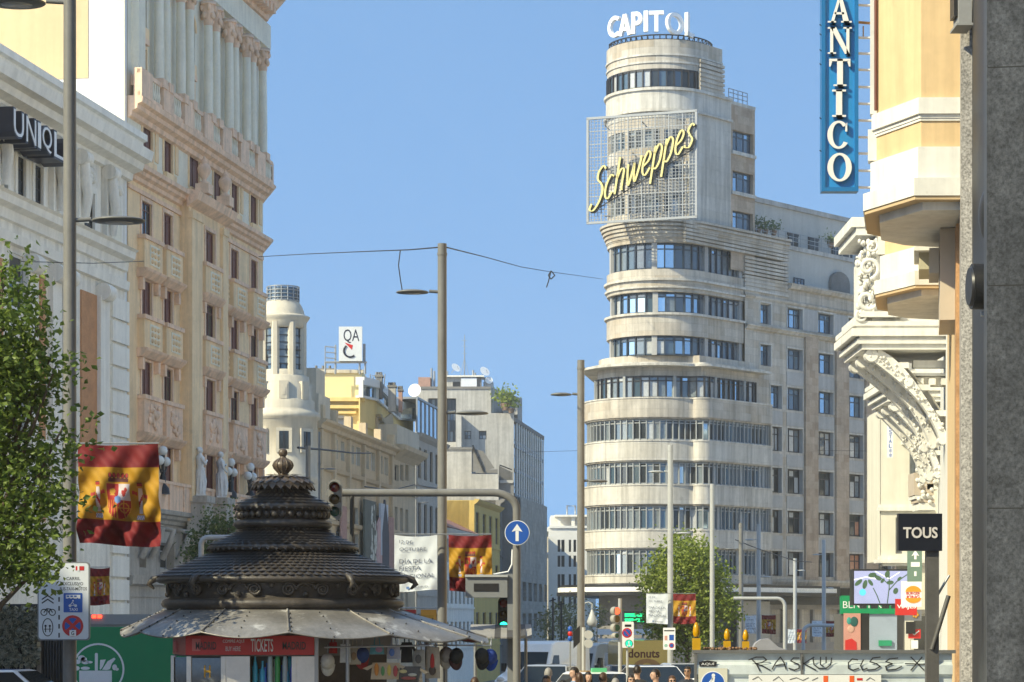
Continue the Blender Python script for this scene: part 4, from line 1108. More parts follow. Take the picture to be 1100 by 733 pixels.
# roof sign: art deco letters on a railing, curved with the roof edge
def roof_sign():
    T=thing('rooftop_letters','large white art deco letters standing on the rounded roof edge','sign',(CXU,CY_,zC(43)))
    Rr=RU-.15; spec=[('C',655.5,666.5,18,41),('A',666.5,678.5,15,38.5),('P',679,690.5,13,36.5),('I',692,696,12,34.5),('T',697,713,12,34.5),('O',714.5,735,14,37.5),('L',736.5,746,15,40)]
    wm=M('roof_letter_white',(.82,.82,.82),.5,.03)
    for ch,a,b,t,bt in spec:
        mid=(a+b)/2; 
        X=PX(mid,190.3)-CXU; X=max(-Rr*.985,min(Rr*.985,X)); an=math.asin(X/Rr)   # position on the front half circle
        an_f=an*.8
        Y=-math.sqrt(Rr*Rr-X*X); Yw=CY_+Y; k=Yw/F
        h=(bt-t)*k; zb=PZ(bt,Yw)-zC(43); 
        rot=Matrix.Translation((X,Y,zb))@Matrix.Rotation(an_f if ch not in 'OL' else {'O':.75,'L':1.0}[ch],4,'Z')
        cosr=math.cos(an_f) if ch not in 'OL' else {'O':.8,'L':.62}[ch]
        W=(b-a)*k/cosr; m=MB(wm); m.T=rot; st=.135*h+.08; d=.3
        def bar(x0,z0,x1,z1,w=st):
            dx,dz=x1-x0,z1-z0; l=math.hypot(dx,dz); nx,nz=-dz/l*w/2,dx/l*w/2
            m.ext([(x0+nx,z0+nz),(x0-nx,z0-nz),(x1-nx,z1-nz),(x1+nx,z1+nz)],-d/2,d/2)
        def arc(cx,cz,rx,rz,t0,t1,n=18,w=st):
            for i in range(n):
                A=t0+(t1-t0)*i/n;B=t0+(t1-t0)*(i+1)/n
                o=[(cx+rx*math.cos(t),cz+rz*math.sin(t)) for t in (A,B)]; q=[(cx+(rx-w)*math.cos(t),cz+(rz-w)*math.sin(t)) for t in (B,A)]
                m.ext((o+q)[::-1],-d/2,d/2)
        if ch=='C': arc(W*.15,h/2,W*.65,h/2,.85,2*math.pi-.85)
        if ch=='A': bar(-W/2+st*.3,0,0,h-st*.2); bar(W/2-st*.3,0,0,h-st*.2); bar(-W*.26,h*.28,W*.26,h*.28,st*.8)
        if ch=='P': bar(-W/2+st/2,0,-W/2+st/2,h); arc(-W*.02,h*.69,W*.5,h*.31,-1.5708,1.5708); bar(-W/2+st,h-st/2,0,h-st/2); bar(-W/2+st,h*.38+st/2,0,h*.38+st/2)
        if ch=='I': bar(0,0,0,h,st*1.1)
        if ch=='T': bar(0,0,0,h-st,st); bar(-W/2,h-st/2,W/2,h-st/2)
        if ch=='O': arc(0,h/2,W/2,h/2,0,2*math.pi,26,st*.95)
        if ch=='L': bar(-W/2+st/2,0,-W/2+st/2,h); bar(-W/2,st/2,W/2,st/2)
        m.T=None; m.build('letter',T)
    r=MB(black)
    for z in (.1,.45): r.tube([(Rr*math.sin(a)*.99,-Rr*math.cos(a)*.99,z+ (.0)) for a in [-1.35+i*.15 for i in range(19)]],.06,5)
    for i in range(24):
        a=-1.35+i*.117; x,y=Rr*math.sin(a)*.99,-Rr*math.cos(a)*.99
        r.tube([(x,y,-.35),(x,y,.5)],.05,4); r.tube([(x,y,.5),(x*.86,y*.86,-.2)],.04,4)
    r.build('letter_rail',T)
roof_sign()

# neon frame with the slanted script lettering
def neon_sign():
    A=P(631.5,664,188.6); B=P(748,664,185.6); d=Vector((B.x-A.x,B.y-A.y)); Wd=d.length; ang=math.atan2(d.y,d.x)
    fr=Fr(A.x,A.y,ang)
    T=thing('neon_sign','big square lattice sign frame with slanted yellow script lettering','sign',(A.x,A.y,0),ang)
    z0=fr.z(690,236.5); z1=fr.z(690,123.5)
    lat=M('lattice_white_metal',(.32,.33,.34),.5,.05)
    f=MB(lat)
    for q in (0,Wd): f.box(q-.09,-.1,z0,q+.09,.1,z1)
    for z in (z0,z1): f.box(-.09,-.1,z-.09,Wd+.09,.1,z+.09)
    for q in (.96*Wd,): f.box(q-.05,.1,z0,q+.05,.2,z1)
    f.build('outer_frame',T)
    g=MB(lat); n=32
    for i in range(1,n):
        q=Wd*i/n; t=.03 if i%4 else .075; g.box(q-t/2,-.05,z0,q+t/2,.03,z1)
    for i in range(1,32):
        z=z0+(z1-z0)*i/32; t=.026 if i%4 else .07; g.box(0,-.03,z-t/2,Wd,.05,z+t/2)
    for q in (.15*Wd,.5*Wd,.85*Wd): g.tube([(q,.05,z1-.5),(q,1.6,z1-.7)],.06,5); g.tube([(q,.05,z0+.5),(q,1.6,z0+.7)],.06,5)
    g.build('lattice',T)
    # lettering: strokes on a slanted base line from lower left to upper right
    ym=M('sign_letter_yellow',(.70,.60,.25),.45,.04); bk=M('sign_letter_black',(.02,.02,.02),.5,0)
    p0=Vector((fr.x(636),fr.z(636,226))); p1=Vector((fr.x(746),fr.z(746,157)))
    ux_=(p1-p0); L_=ux_.length; ux_=ux_.normalized(); up_=Vector((.16,1)).normalized()
    def curve(c,n=10):
        out=[]
        for k in range(len(c)-1):
            q0=Vector(c[max(k-1,0)]);q1=Vector(c[k]);q2=Vector(c[k+1]);q3=Vector(c[min(k+2,len(c)-1)])
            for i in range(n):
                t=i/n; out.append(.5*((2*q1)+(-q0+q2)*t+(2*q0-5*q1+4*q2-q3)*t*t+(-q0+3*q1-3*q2+q3)*t**3))
        out.append(Vector(c[-1])); return out
    G={'S':[[(.62,1.32),(.45,1.5),(.2,1.36),(.2,1.08),(.45,.82),(.62,.5),(.5,.1),(.2,-.12),(-.05,.0),(.02,.2)]],
       'c':[[(.5,.78),(.3,.9),(.08,.6),(.1,.2),(.3,0),(.52,.18)]],
       'h':[[(.12,1.42),(.12,.7),(.12,0)],[(.12,.6),(.3,.88),(.5,.8),(.5,.4),(.52,.05),(.6,0)]],
       'w':[[(.05,.9),(.12,.4),(.25,.02),(.4,.5),(.45,.8)],[(.45,.8),(.52,.3),(.64,.02),(.8,.5),(.85,.92)]],
       'e':[[(.12,.42),(.4,.52),(.48,.75),(.3,.92),(.1,.62),(.12,.2),(.32,0),(.56,.2)]],
       'p':[[(.1,.95),(.1,.3),(.1,-.5)],[(.1,.65),(.3,.93),(.52,.72),(.5,.25),(.3,.0),(.1,.15)]],
       's':[[(.46,.78),(.3,.92),(.12,.74),(.26,.5),(.45,.26),(.32,.02),(.08,.1),(.02,.2)]]}
    adv={'S':.74,'c':.6,'h':.68,'w':.94,'e':.64,'p':.66,'s':.56}; word='Schweppes'; tot=sum(adv[c] for c in word); pen=0; xs=L_/tot; hs=L_/tot*1.32
    for ch in word:
        m=MB(ym); bm=MB(bk)
        for st in G[ch]:
            c=curve(st)
            w0=.115*xs*.72
            for mb,wd,dp,yo in ((m,w0,.12,-.45),(bm,w0*1.6,.1,-.32)):
                L2=[];R2_=[]
                pts=[p0+ux_*((pen+q.x)*xs)+up_*(q.y*hs) for q in c]
                if mb is bm: pts=[q+Vector((.1,-.08)) for q in pts]
                for i,q in enumerate(pts):
                    t=(pts[min(i+1,len(pts)-1)]-pts[max(i-1,0)]).normalized(); nn=Vector((-t.y,t.x))
                    ww=wd*(.4+.85*abs(t.y)); L2.append(q+nn*ww/2); R2_.append(q-nn*ww/2)
                n=len(pts); vs=[(q.x,yo,q.y) for q in L2]+[(q.x,yo,q.y) for q in R2_]+[(q.x,yo+dp,q.y) for q in L2]+[(q.x,yo+dp,q.y) for q in R2_]
                fs=[]
                for i in range(n-1): fs+=[(i,n+i,n+i+1,i+1),(i,i+1,2*n+i+1,2*n+i),(n+i+1,n+i,3*n+i,3*n+i+1)]
                fs+=[(0,2*n,3*n,n),(n-1,2*n-1,4*n-1,3*n-1)]
                mb.add(vs,fs)
        o=m.build('letter',T); bm.build('letter_outline',o); pen+=adv[ch]
    b=MB(bk); b.T=None
    for k in (-.35,):
        a=p0+up_*0.1; c=p1+up_*.1
        b.add([(a.x,-.2,a.y+k),(c.x,-.2,c.y+k),(c.x,-.2,c.y+k+.08),(a.x,-.2,a.y+k+.08),(a.x,-.12,a.y+k),(c.x,-.12,c.y+k),(c.x,-.12,c.y+k+.08),(a.x,-.12,a.y+k+.08)],[(0,1,2,3),(0,4,5,1),(3,2,6,7)])
    b.build('letter_rail',T)
neon_sign()
# ================= RIGHT-HAND STREET FRONT =================
aR=math.atan2(-1,-.1675)
R_=Fr(.1675*60+.8,60,aR)           # local x runs toward the camera, local y into the building
def RX(Y): return .1675*Y+.8
def RS(Y): return R_.loc(RX(Y),Y)[0]
peach=M('peach_render',(.66,.475,.27),.85,.08,.5,streak=.14,patch=((.45,.33,.2),.62,.8,.4)); whplas=M('white_plaster_moulding',(.72,.70,.65),.8,.07,.8,streak=.14,patch=((.42,.39,.34),.61,1.4,.5))
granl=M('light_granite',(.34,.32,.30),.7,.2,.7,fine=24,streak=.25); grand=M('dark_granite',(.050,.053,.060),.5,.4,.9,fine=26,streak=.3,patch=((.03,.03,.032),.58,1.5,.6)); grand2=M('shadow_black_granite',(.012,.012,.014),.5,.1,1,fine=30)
copper=M('copper_edge',(.42,.24,.12),.6,.3,4)
def bay_building():
    T=thing('bay_window_building','peach and white building with projecting bay windows on the right','building',(R_.O.x,R_.O.y,0),aR)
    w=MB(peach); a,b=RS(66),RS(45.6)
    w.box(a,.03,-1,b,9,32,peach)
    w.build('wall',T)
    def bay(Y1,first):
        P0=[(RX(Y1),Y1),(RX(Y1)-.72,Y1),(RX(Y1)-.72-.60,Y1+1.5)]
        e=Vector((.165,.986))*2.2; q=Vector(P0[2])+e; P0+= [tuple(q),(q.x+.62,q.y+.7),(RX(q.y+1.1),q.y+1.1)]
        L0=[R_.loc(*p) for p in P0]
        def off(d):
            o=[]; n=len(L0)
            for i,p in enumerate(L0):
                if i in (0,n-1): o.append((p[0]+(d if i==0 else -d),p[1]+.05)); continue
                a=Vector(L0[i])-Vector(L0[i-1]); c=Vector(L0[i+1])-Vector(L0[i]); n1=Vector((-a.y,a.x)).normalized(); n2=Vector((-c.y,c.x)).normalized()
                m=(n1+n2).normalized(); m=m/max(.3,m.dot(n1)); o.append((p[0]+m.x*d,p[1]+m.y*d))
            return o
        def ring(mb,d,z0,z1,m): 
            poly=off(d); poly=[(p[0],p[1]) for p in poly]
            if first or True: mb.prism(poly[::-1],z0,z1,m=m)
        # orientation sign: check that offset grows outward
        t=MB(peach)
        sgn=1
        if off(.2)[2][1]>L0[2][1]: sgn=-1
        zm=12.05
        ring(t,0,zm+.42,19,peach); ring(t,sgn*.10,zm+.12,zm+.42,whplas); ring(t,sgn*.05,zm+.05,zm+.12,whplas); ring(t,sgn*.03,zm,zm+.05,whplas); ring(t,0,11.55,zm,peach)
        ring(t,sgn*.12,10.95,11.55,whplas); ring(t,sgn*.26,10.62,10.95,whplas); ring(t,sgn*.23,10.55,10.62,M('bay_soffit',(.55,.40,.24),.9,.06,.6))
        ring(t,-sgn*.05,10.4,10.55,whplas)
        q=L0[2]; t.tube([(q[0]+.06,q[1]-.02,zm+.5),(q[0]+.06,q[1]-.02,19)],.035,6,m=winred); t.build('bay_window',T)
        # white corner pilaster and dark window on the outer front
        p=MB(whplas)
        A,B=Vector(L0[2]),Vector(L0[3]); d=(B-A).normalized(); n=Vector((d.y,-d.x)); 
        if n.y>0: n=-n
        p.T=Matrix.Translation((A.x,A.y,0))@Matrix.Rotation(math.atan2(d.y,d.x),4,'Z')
        s=-1 if (Vector((-d.y,d.x)).dot(n)<0) else 1
        def bx(x0,x1,y0,y1,z0,z1,m): p.box(x0,s*y0,z0,x1,s*y1,z1,m)
        bx(.02,.3,.003,.13,zm+.45,19,whplas); bx(.0,.35,.003,.17,11.6,zm+.15,whplas); bx(1.8,2.1,.003,.13,zm+.45,19,whplas)
        bx(.34,.42,.003,.06,zm+.5,19,M('brown_blind',(.12,.06,.045),.6,.1) if first else None); 
        bx(.42,1.78,.003,.03,zm+.5,19,glass)
        p.build('pilaster',T)
    bay(45,True); bay(57,False)
    c=MB(whplas)
    # small bracketed slab between the bays, and wall blocks under the first bay
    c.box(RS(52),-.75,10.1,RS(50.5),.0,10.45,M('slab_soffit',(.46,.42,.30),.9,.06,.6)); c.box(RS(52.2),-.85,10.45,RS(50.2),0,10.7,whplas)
    c.box(RS(49.5),-.35,8.6,RS(47),.02,10.38,M('corbel_beige',(.52,.44,.35),.85,.06,1)); c.box(RS(49),-.55,9.6,RS(47.6),-.36,10.1,None)
    c.build('corbel',T)
    g=MB(copper); g.box(RS(47.5),-.06,1,RS(46),.02,10.3); g.build('edge_strip',T)
bay_building()
def ornate():
    T=thing('ornate_balcony_building','white building with carved scroll brackets under heavy balconies','building',(RX(90),90,0),0)
    x0=lambda p,Y:PX(p,Y)-RX(90)
    wh=whplas; sh=M('plaster_shaded_underside',(.58,.55,.48),.85,.06,.8)  # darker plaster: shade under the balconies put into the colour
    w=MB(wh)
    w.add([(RX(66)+.1-RX(90),66.02-90,-2),(RX(108)+.1-RX(90),108-90,-2),(RX(108)+.1-RX(90),108-90,29),(RX(66)+.1-RX(90),66.02-90,29),(9,66.02-90,-2),(13,108-90,-2),(13,108-90,29),(9,66.02-90,29)],[(1,0,3,2),(0,4,7,3),(3,7,6,2),(5,1,2,6)],m=wh)
    w.build('wall',T)
    def mirador(Y,pl,scale=1,name='balcony'):
        X0=x0(pl,Y); X1=RX(Y)-RX(90)+.4; y=Y-90; z=lambda v:PZ(v,75)
        b=MB(wh); D=4.2
        # body
        b.box(X0+.75,y+.3,z(345),X1,y+D-.3,15.3); b.box(X0+.6,y+.2,z(345),X0+.95,y+D,z(258)); 
        # stepped entablature
        for d,(ya,yb) in zip((.0,.10,-.05,.2,.12,.28),((345,350),(350,353),(353,361),(361,364),(364,369),(369,375))): b.box(X0+d,y+d*.6,z(yb),X1,y+D,z(ya)+.003)
        b.box(X0+.2,y-.1,z(341),X0+1.5,y+D,z(335)); b.box(X0-.05,y+.1,14.95,X0+1.2,y+D,15.25); b.box(X0+.1,y+.15,14.7,X0+1.0,y+D,14.94)
        XA,ZA=X0+.55,z(377); XB,ZB=X1-.25,z(476)
        cv=lambda t:(XA+(XB-XA)*(1-(1-t)**1.3),ZA+(ZB-ZA)*(t**1.3))
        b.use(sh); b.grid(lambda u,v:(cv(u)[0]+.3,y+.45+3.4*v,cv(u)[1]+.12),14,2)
        for t in (.25,.5,.75): q=cv(t); b.box(q[0]+.1,y+.45,q[1]-.02,q[0]+.5,y+3.8,q[1]+.16,wh)
        b.build(name,T)
        # scroll brackets
        for yy in (y+.35,y+2.2,y+3.7):
            s=MB(wh); n=18; outer=[];inner=[]
            for i in range(n+1):
                t=i/n; px,pz=cv(t); wd=.26-.10*t+.05*math.sin(t*7)
                outer.append((px-wd*.55,pz-wd*.6)); inner.append((px+wd*.5,pz+wd*.55))
            s.ext(outer+inner[::-1],yy,yy+.3)
            s.tube([(XA+.05,yy-.05,ZA-.1),(XA+.05,yy+.37,ZA-.1)],.2,14); s.tube([(cv(.42)[0],yy-.06,cv(.42)[1]-.02),(cv(.42)[0],yy+.36,cv(.42)[1]-.02)],.14,12); s.tube([(XB-.1,yy-.05,ZB+.1),(XB-.1,yy+.37,ZB+.1)],.13,10)
            for j in range(70):
                t=random.random(); q=cv(t); s.sph((q[0]+random.uniform(-.12,.12),yy+random.uniform(-.05,.04),q[1]+random.uniform(-.14,.1)),(random.uniform(.025,.06),.05,random.uniform(.03,.07)),6)
            s.build('scroll_bracket',T)
        # dentil panel
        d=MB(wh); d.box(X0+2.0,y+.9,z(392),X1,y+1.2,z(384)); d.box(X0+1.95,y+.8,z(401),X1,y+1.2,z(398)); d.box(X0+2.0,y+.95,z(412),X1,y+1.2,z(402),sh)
        for j in range(4): d.box(X0+2.1+j*.38,y+.75,z(411),X0+2.3+j*.38,y+.95,z(404),wh)
        d.build('dentil_band',T); d=MB(wh)
        for j in range(110): d.sph((X0+random.uniform(.15,.75),y+random.uniform(-.0,.3),random.uniform(z(340),z(258))),(random.uniform(.04,.1),.09,random.uniform(.04,.14)),6,wh)
        def volute(cx,cz,r,t0,turn,w):
            d.tube([(cx+r*(1-i/26*.85)*math.cos(t0+turn*i/26),y-.02,cz+r*(1-i/26*.85)*math.sin(t0+turn*i/26)) for i in range(27)],w,6)
        volute(X0+.42,z(322),.42,1.2,-8,.08); volute(X0+.45,z(288),.36,-1.4,8,.07); volute(X0+.55,z(265),.22,1.2,-7,.05); volute(X0+.25,z(340),.2,2.2,7,.05)
        d.build('carved_ornament',T)
    mirador(75,917); mirador(93,946)
ornate()
def cream_strip():
    Y=108; T=thing('hostel_building','cream white end wall with a tall narrow window beyond the carved brackets','building',(PX(945.5,Y),Y,0),aR+math.pi/2)
    # local x to the right (toward wall), y away
    k=Y/F; cw=M('cream_white_render',(.66,.63,.54),.85,.05,.4,streak=.1)
    T.rotation_euler=(0,0,0); X=lambda p:(p-945.5)*k; z=lambda y:PZ(y,Y)
    w=MB(cw); w.wall(0,X(1020),z(603),z(440),[(X(977),X(985.5),z(515),z(470)),(X(962),X(970),z(595),z(556))],rev=.3); w.box(0,0,z(603),.02,3.5,z(440)); w.box(.01,.5,z(602.9),X(1020),4,z(440)-.02)
    w.box(X(978),.1,-3,X(1020),4,z(603)+.01,cw); w.box(X(980),.02,z(660),X(1000),.11,z(655),concdk); w.box(X(982),.02,-3,X(996),.105,z(662),M('shop_dark_glazing',(.06,.06,.06),.3,.2))
    w.build('wall',T)
    window(T,X(962),X(970),z(595),z(556),.28,wingrey,curt2,1,(.6,),.08)
    t=MB(whplas); t.box(-.15,-.15,z(549),X(1000),-.003,z(545)); t.build('moulding',T)
    t=MB(whplas); t.box(-.1,-.1,z(545),X(1000),-.004,z(542)); t.build('moulding',T)
    t=MB(whplas); t.box(-.2,-.25,z(605),X(1000),.6,z(601)); t.build('moulding',T)
    t=MB(whplas); t.box(-.1,-.15,z(601),X(1000),-.003,z(597)); t.build('moulding',T)
    t=MB(whplas); t.box(.1,-.1,z(608),X(1000),.6,z(605)); t.build('moulding',T)
    t=MB(whplas); t.box(X(975),-.08,z(518),X(988),-.005,z(515)); t.build('moulding',T)
    t=MB(whplas); t.box(X(985.8),-.1,z(545),X(992),-.006,z(515)); t.build('moulding',T)
    t=MB(whplas); t.box(X(962),-.3,z(460),X(972),-.004,z(452)); t.build('moulding',T)
    t=MB(whplas); t.box(X(964),-.3,z(468),X(976),-.004,z(461)); t.build('moulding',T)
    t=MB(whplas); t.box(X(968),-.25,z(478),X(980),-.004,z(469)); t.build('moulding',T)
    window(T,X(977),X(985.5),z(515),z(470),.28,wingrey,curt2,1,(.6,),.08)
    # stepped corbel group nearer the street
    return T
cream_strip()
def corbelgroup():
    Y=100; b=MB(whplas); k=Y/F
    def bx(p0,p1,y0,y1,m=None,d=1.5): b.box(PX(p0,Y),Y,PZ(y1,Y),PX(p1,Y),Y+d,PZ(y0,Y),m)
    bei=M('corbel_stone_beige',(.5,.42,.34),.85,.08,1)
    bx(982,1003,508,532,bei); bx(983,1004,532.5,536,whplas,1.7); bx(985,1004,536.5,540,bei); bx(987,1005,540.5,548,whplas,1.6); bx(994,1010,497,507,whplas); bx(996,1008,520,526,whplas,1.9); bx(998,1012,486,494,sh2 if False else bei,1.8)
    for j in range(24): b.sph((PX(random.uniform(985,1008),Y),Y-.05,PZ(random.uniform(498,546),Y)),(.1,.12,.1),6,whplas)
    o=b.build('stone_corbel'); tag(o,'beige stepped stone corbel with white mouldings on the wall above the dark square sign','corbel')
corbelgroup()
def granite():
    T=thing('granite_building','speckled granite shop building at the right edge with a dark recess','building',(R_.O.x,R_.O.y,0),aR)
    w=MB(grand); w.box(RS(28.9),0,-.5,RS(27.7),6,22,grand); w.build('wall',T)
    for z_ in (1.55,4.05,6.6,9.1,11.6): j=MB(M('granite_joint',(.03,.03,.03),.9,0) if 'granite_joint' not in bpy.data.materials else bpy.data.materials['granite_joint']); j.box(RS(27.7)-.05,.01,z_,RS(27.7)+.003,6,z_+.012); j.build('stone_joint',T)
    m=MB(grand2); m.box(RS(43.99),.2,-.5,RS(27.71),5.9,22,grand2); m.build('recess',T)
    p=MB(granl); p.box(RS(45.5),0,-.5,RS(44),5.8,22,granl); p.build('pilaster',T)
    c=MB(metalg); q=RS(28.6); c.tube([(q,.06,-.4),(q,.06,9.4),(q,.25,9.8)],.045,8); c.tube([(q+.3,.1,-.4),(q+.35,.1,20)],.02,6,m=copper); c.tube([(q-.6,.1,5.2),(q-.6,.1,20)],.03,6)
    c.build('conduit_pipe',T)
    # rusty strip along the edge
    e=MB(copper); e.box(RS(46.2),-.05,-.4,RS(45.55),.02,4.2); e.build('edge_strip',T)
granite()
def wallfix(name,label,cat,Y,fn):
    T=thing(name,label,cat,(RX(Y)+.25,Y,0),0); fn(T)
def fix1(T):
    b=MB(black); Y=36; k=Y/F; z=lambda y:PZ(y,Y); 
    b.tube([(-.24,0,z(308)),(.0,0,z(308))],.34,20); b.tube([(-.245,0,z(308)),(-.28,0,z(308))],[.3,.28],20); b.build('housing',T)
    c=MB(metalg); c.box(-.1,-.04,z(340),.2,.04,z(335)); c.box(-.03,-.05,z(335),.03,.05,z(310)); c.build('bracket',T)
wallfix('wall_floodlight','round black floodlight on the dark granite recess','floodlight',36,fix1)
def fix2(T):
    b=MB(black); z=lambda y:PZ(y,31); b.sph((-.12,0,z(230)),(.13,.35,.36),14); b.build('shell',T); c=MB(metalg); c.box(-.05,-.03,z(235),.2,.03,z(225)); c.build('bracket',T)
wallfix('wall_loudspeaker','oval dark loudspeaker shell high on the granite recess','speaker',31,fix2)
def fix3(T):
    b=MB(M('grey_box_paint',(.28,.28,.28),.6,.1)); z=lambda y:PZ(y,43.5); b.box(-.35,-.3,z(30),-.12,.25,z(-14)); b.box(-.4,-.34,z(32),-.1,.3,z(29.5)); b.build('housing',T); c=MB(black); c.box(-.42,-.2,z(20),-.36,.2,z(-10)); c.build('lamp_face',T)
wallfix('wall_lantern_box','grey box lamp on top of the light granite pilaster','lamp',43.5,fix3)
# unseen blocks: far side of the plaza, and an added one on the right
def offblock(name,label,x,y,a,W,D,Hh,mat):
    T=thing(name,label,'building',(x,y,-3),a); w=MB(mat); hh=[(1+i*3.4,2.6+i*3.4,4+j*3.6,6.2+j*3.6) for i in range(int(W/3.4)) for j in range(int(Hh/3.6)-1)]
    w.wall(0,W,0,Hh,hh,rev=.35); w.box(0,.6,0,W,D,Hh-.05); w.sweepx([(0,Hh-1),(.8,Hh-.4),(.8,Hh),(0,Hh)],0,W); w.build('wall',T)
    p=MB(glass)
    for h in hh: p.add([(h[0],.33,h[2]),(h[1],.33,h[2]),(h[1],.33,h[3]),(h[0],.33,h[3])],[(0,1,2,3)])
    tag(p.build('window_panes',T),None,None,kind='stuff')
offblock('plaza_side_building','pale stone building on the far side of the plaza right of the rounded one',66,250,math.radians(-100),90,16,24,whst)

NB_=R_.world(RS(16.5),.3)
offblock('added_bounce_block','tall unseen block added on the right to bounce warm light across the street',NB_.x,NB_.y,aR,100,14,32,peach)  # added to bounce light onto the kiosk and left facades
# ---- vertical blue hotel sign
def serif(mb,ch,x0,x1,z0,z1,y0,y1):
    W=x1-x0;H=z1-z0
    def poly(p): mb.ext([(x0+a*W,z0+b*H) for a,b in p],y0,y1)
    def rect(a,b,c,d): poly([(a,c),(b,c),(b,d),(a,d)])
    s=.055
    if ch=='A':
        poly([(.12,0),(.24,0),(.52,.86),(.46,1)]); poly([(.66,0),(.9,0),(.57,1),(.44,1)]); rect(.28,.68,.3,.38); rect(0,.34,0,s); rect(.56,1,0,s)
    if ch=='N':
        rect(.1,.22,0,1); rect(.78,.9,.0,1); poly([(.1,1),(.34,1),(.9,0),(.72,0)][::-1]); rect(0,.34,0,s); rect(0,.3,1-s,1); rect(.66,1,1-s,1)
    if ch=='T':
        rect(.38,.64,0,1); rect(.02,.98,1-.08,1.003); poly([(.02,.72),(.08,.72),(.16,.93),(.02,.93)]); poly([(.92,.72),(.98,.72),(.98,.93),(.84,.93)]); rect(.22,.8,0,s)
    if ch=='I': rect(.36,.64,0,1); rect(.18,.82,0,s+.01); rect(.18,.82,1-s-.01,1.002)
    if ch in 'CO':
        n=28; a0,a1=(0,2*math.pi) if ch=='O' else (.75,2*math.pi-.62)
        for i in range(n):
            A=a0+(a1-a0)*i/n;B=a0+(a1-a0)*(i+1)/n
            f=lambda t,ri,rz:(.5+ri*math.cos(t),.5+rz*math.sin(t))
            poly([f(A,.5,.51),f(B,.5,.51),f(B,.27,.43),f(A,.27,.43)][::-1])
        if ch=='C': poly([(.8,.62),(.88,.62),(.88,.95),(.8,.85)])
def hotel_sign():
    Y=52; k=Y/F; T=thing('hotel_sign','tall blue vertical sign with white serif letters beside the bay windows','sign',(PX(901.5,Y),Y,0))
    X=lambda p:PX(p,Y)-PX(901.5,Y); z=lambda y:PZ(y,Y)
    bl=M('enamel_blue',(.015,.24,.55),.3,.06,1.5,coat=.3); bd=M('enamel_blue_edge',(.01,.15,.38),.35,.05)
    p=MB(bl); p.box(X(885),-.04,z(203),X(919),.16,z(-60)); p.build('panel',T)
    f=MB(bd); f.box(X(882),-.1,z(206.5),X(886),.2,z(-60)); f.box(X(917.5),-.1,z(206.5),X(921.5),.2,z(-60)); f.box(X(886.01),-.1,z(206.5),X(917.49),.2,z(202)); f.box(X(886.01),-.06,z(29.5),X(917.49),-.041,z(28.5))
    for y in (30,40,57,72,130,165): f.tube([(X(880),-.05,z(y-3)),(X(884),-.06,z(y))],.012,5,m=black)
    f.build('frame',T)
    lw=M('enamel_white_letter',(.78,.78,.76),.35,.04)
    for ch,a,b,yt,yb in (('A',888.5,914,-3,26),('N',888.5,914,31,59.5),('T',889.5,913,65,94),('I',889,912,98,127),('C',888,912,131.5,161),('O',888,914,166,196)):
        m=MB(lw); serif(m,ch,X(a),X(b),z(yb),z(yt),-.14,-.10); o=m.build('letter',T)
        d=MB(bd); serif(d,ch,X(a)+.03,X(b)+.03,z(yb)-.035,z(yt)-.035,-.098,-.042); d.build('letter_return',o)
    for y in (5,40,57,74.5,93,111,129,147,164.5,183,201): r=MB(white); r.tube([(X(921.5),.05,z(y)),(X(944),.1,z(y))],.028,6); r.build('bracket_rod',T)
    r=MB(white)
    r.tube([(X(921),.08,z(23)),(X(944),.3,z(22))],.03,6,m=copper); r.tube([(X(928),.1,z(27)),(X(928),.1,z(40))],.015,5)
    r.build('bracket_rod',T)
hotel_sign()
def hostal():
    Y=107; T=thing('hostel_sign','narrow white vertical sign with small blue letters on the cream end wall','sign',(PX(955.5,Y),Y-.2,0)); X=lambda p:PX(p,Y)-PX(955.5,Y); z=lambda y:PZ(y,Y)
    p=MB(white); p.box(X(952.5),0,z(492),X(958.5),.1,z(450)); p.build('panel',T); t=MB(blue)
    for i,ch in enumerate('HOSTAL**'): text(t,ch,X(954),X(957.3),z(456.5+i*5),z(452.5+i*5),-.012,0,blue)
    t.build('lettering',T)
hostal()
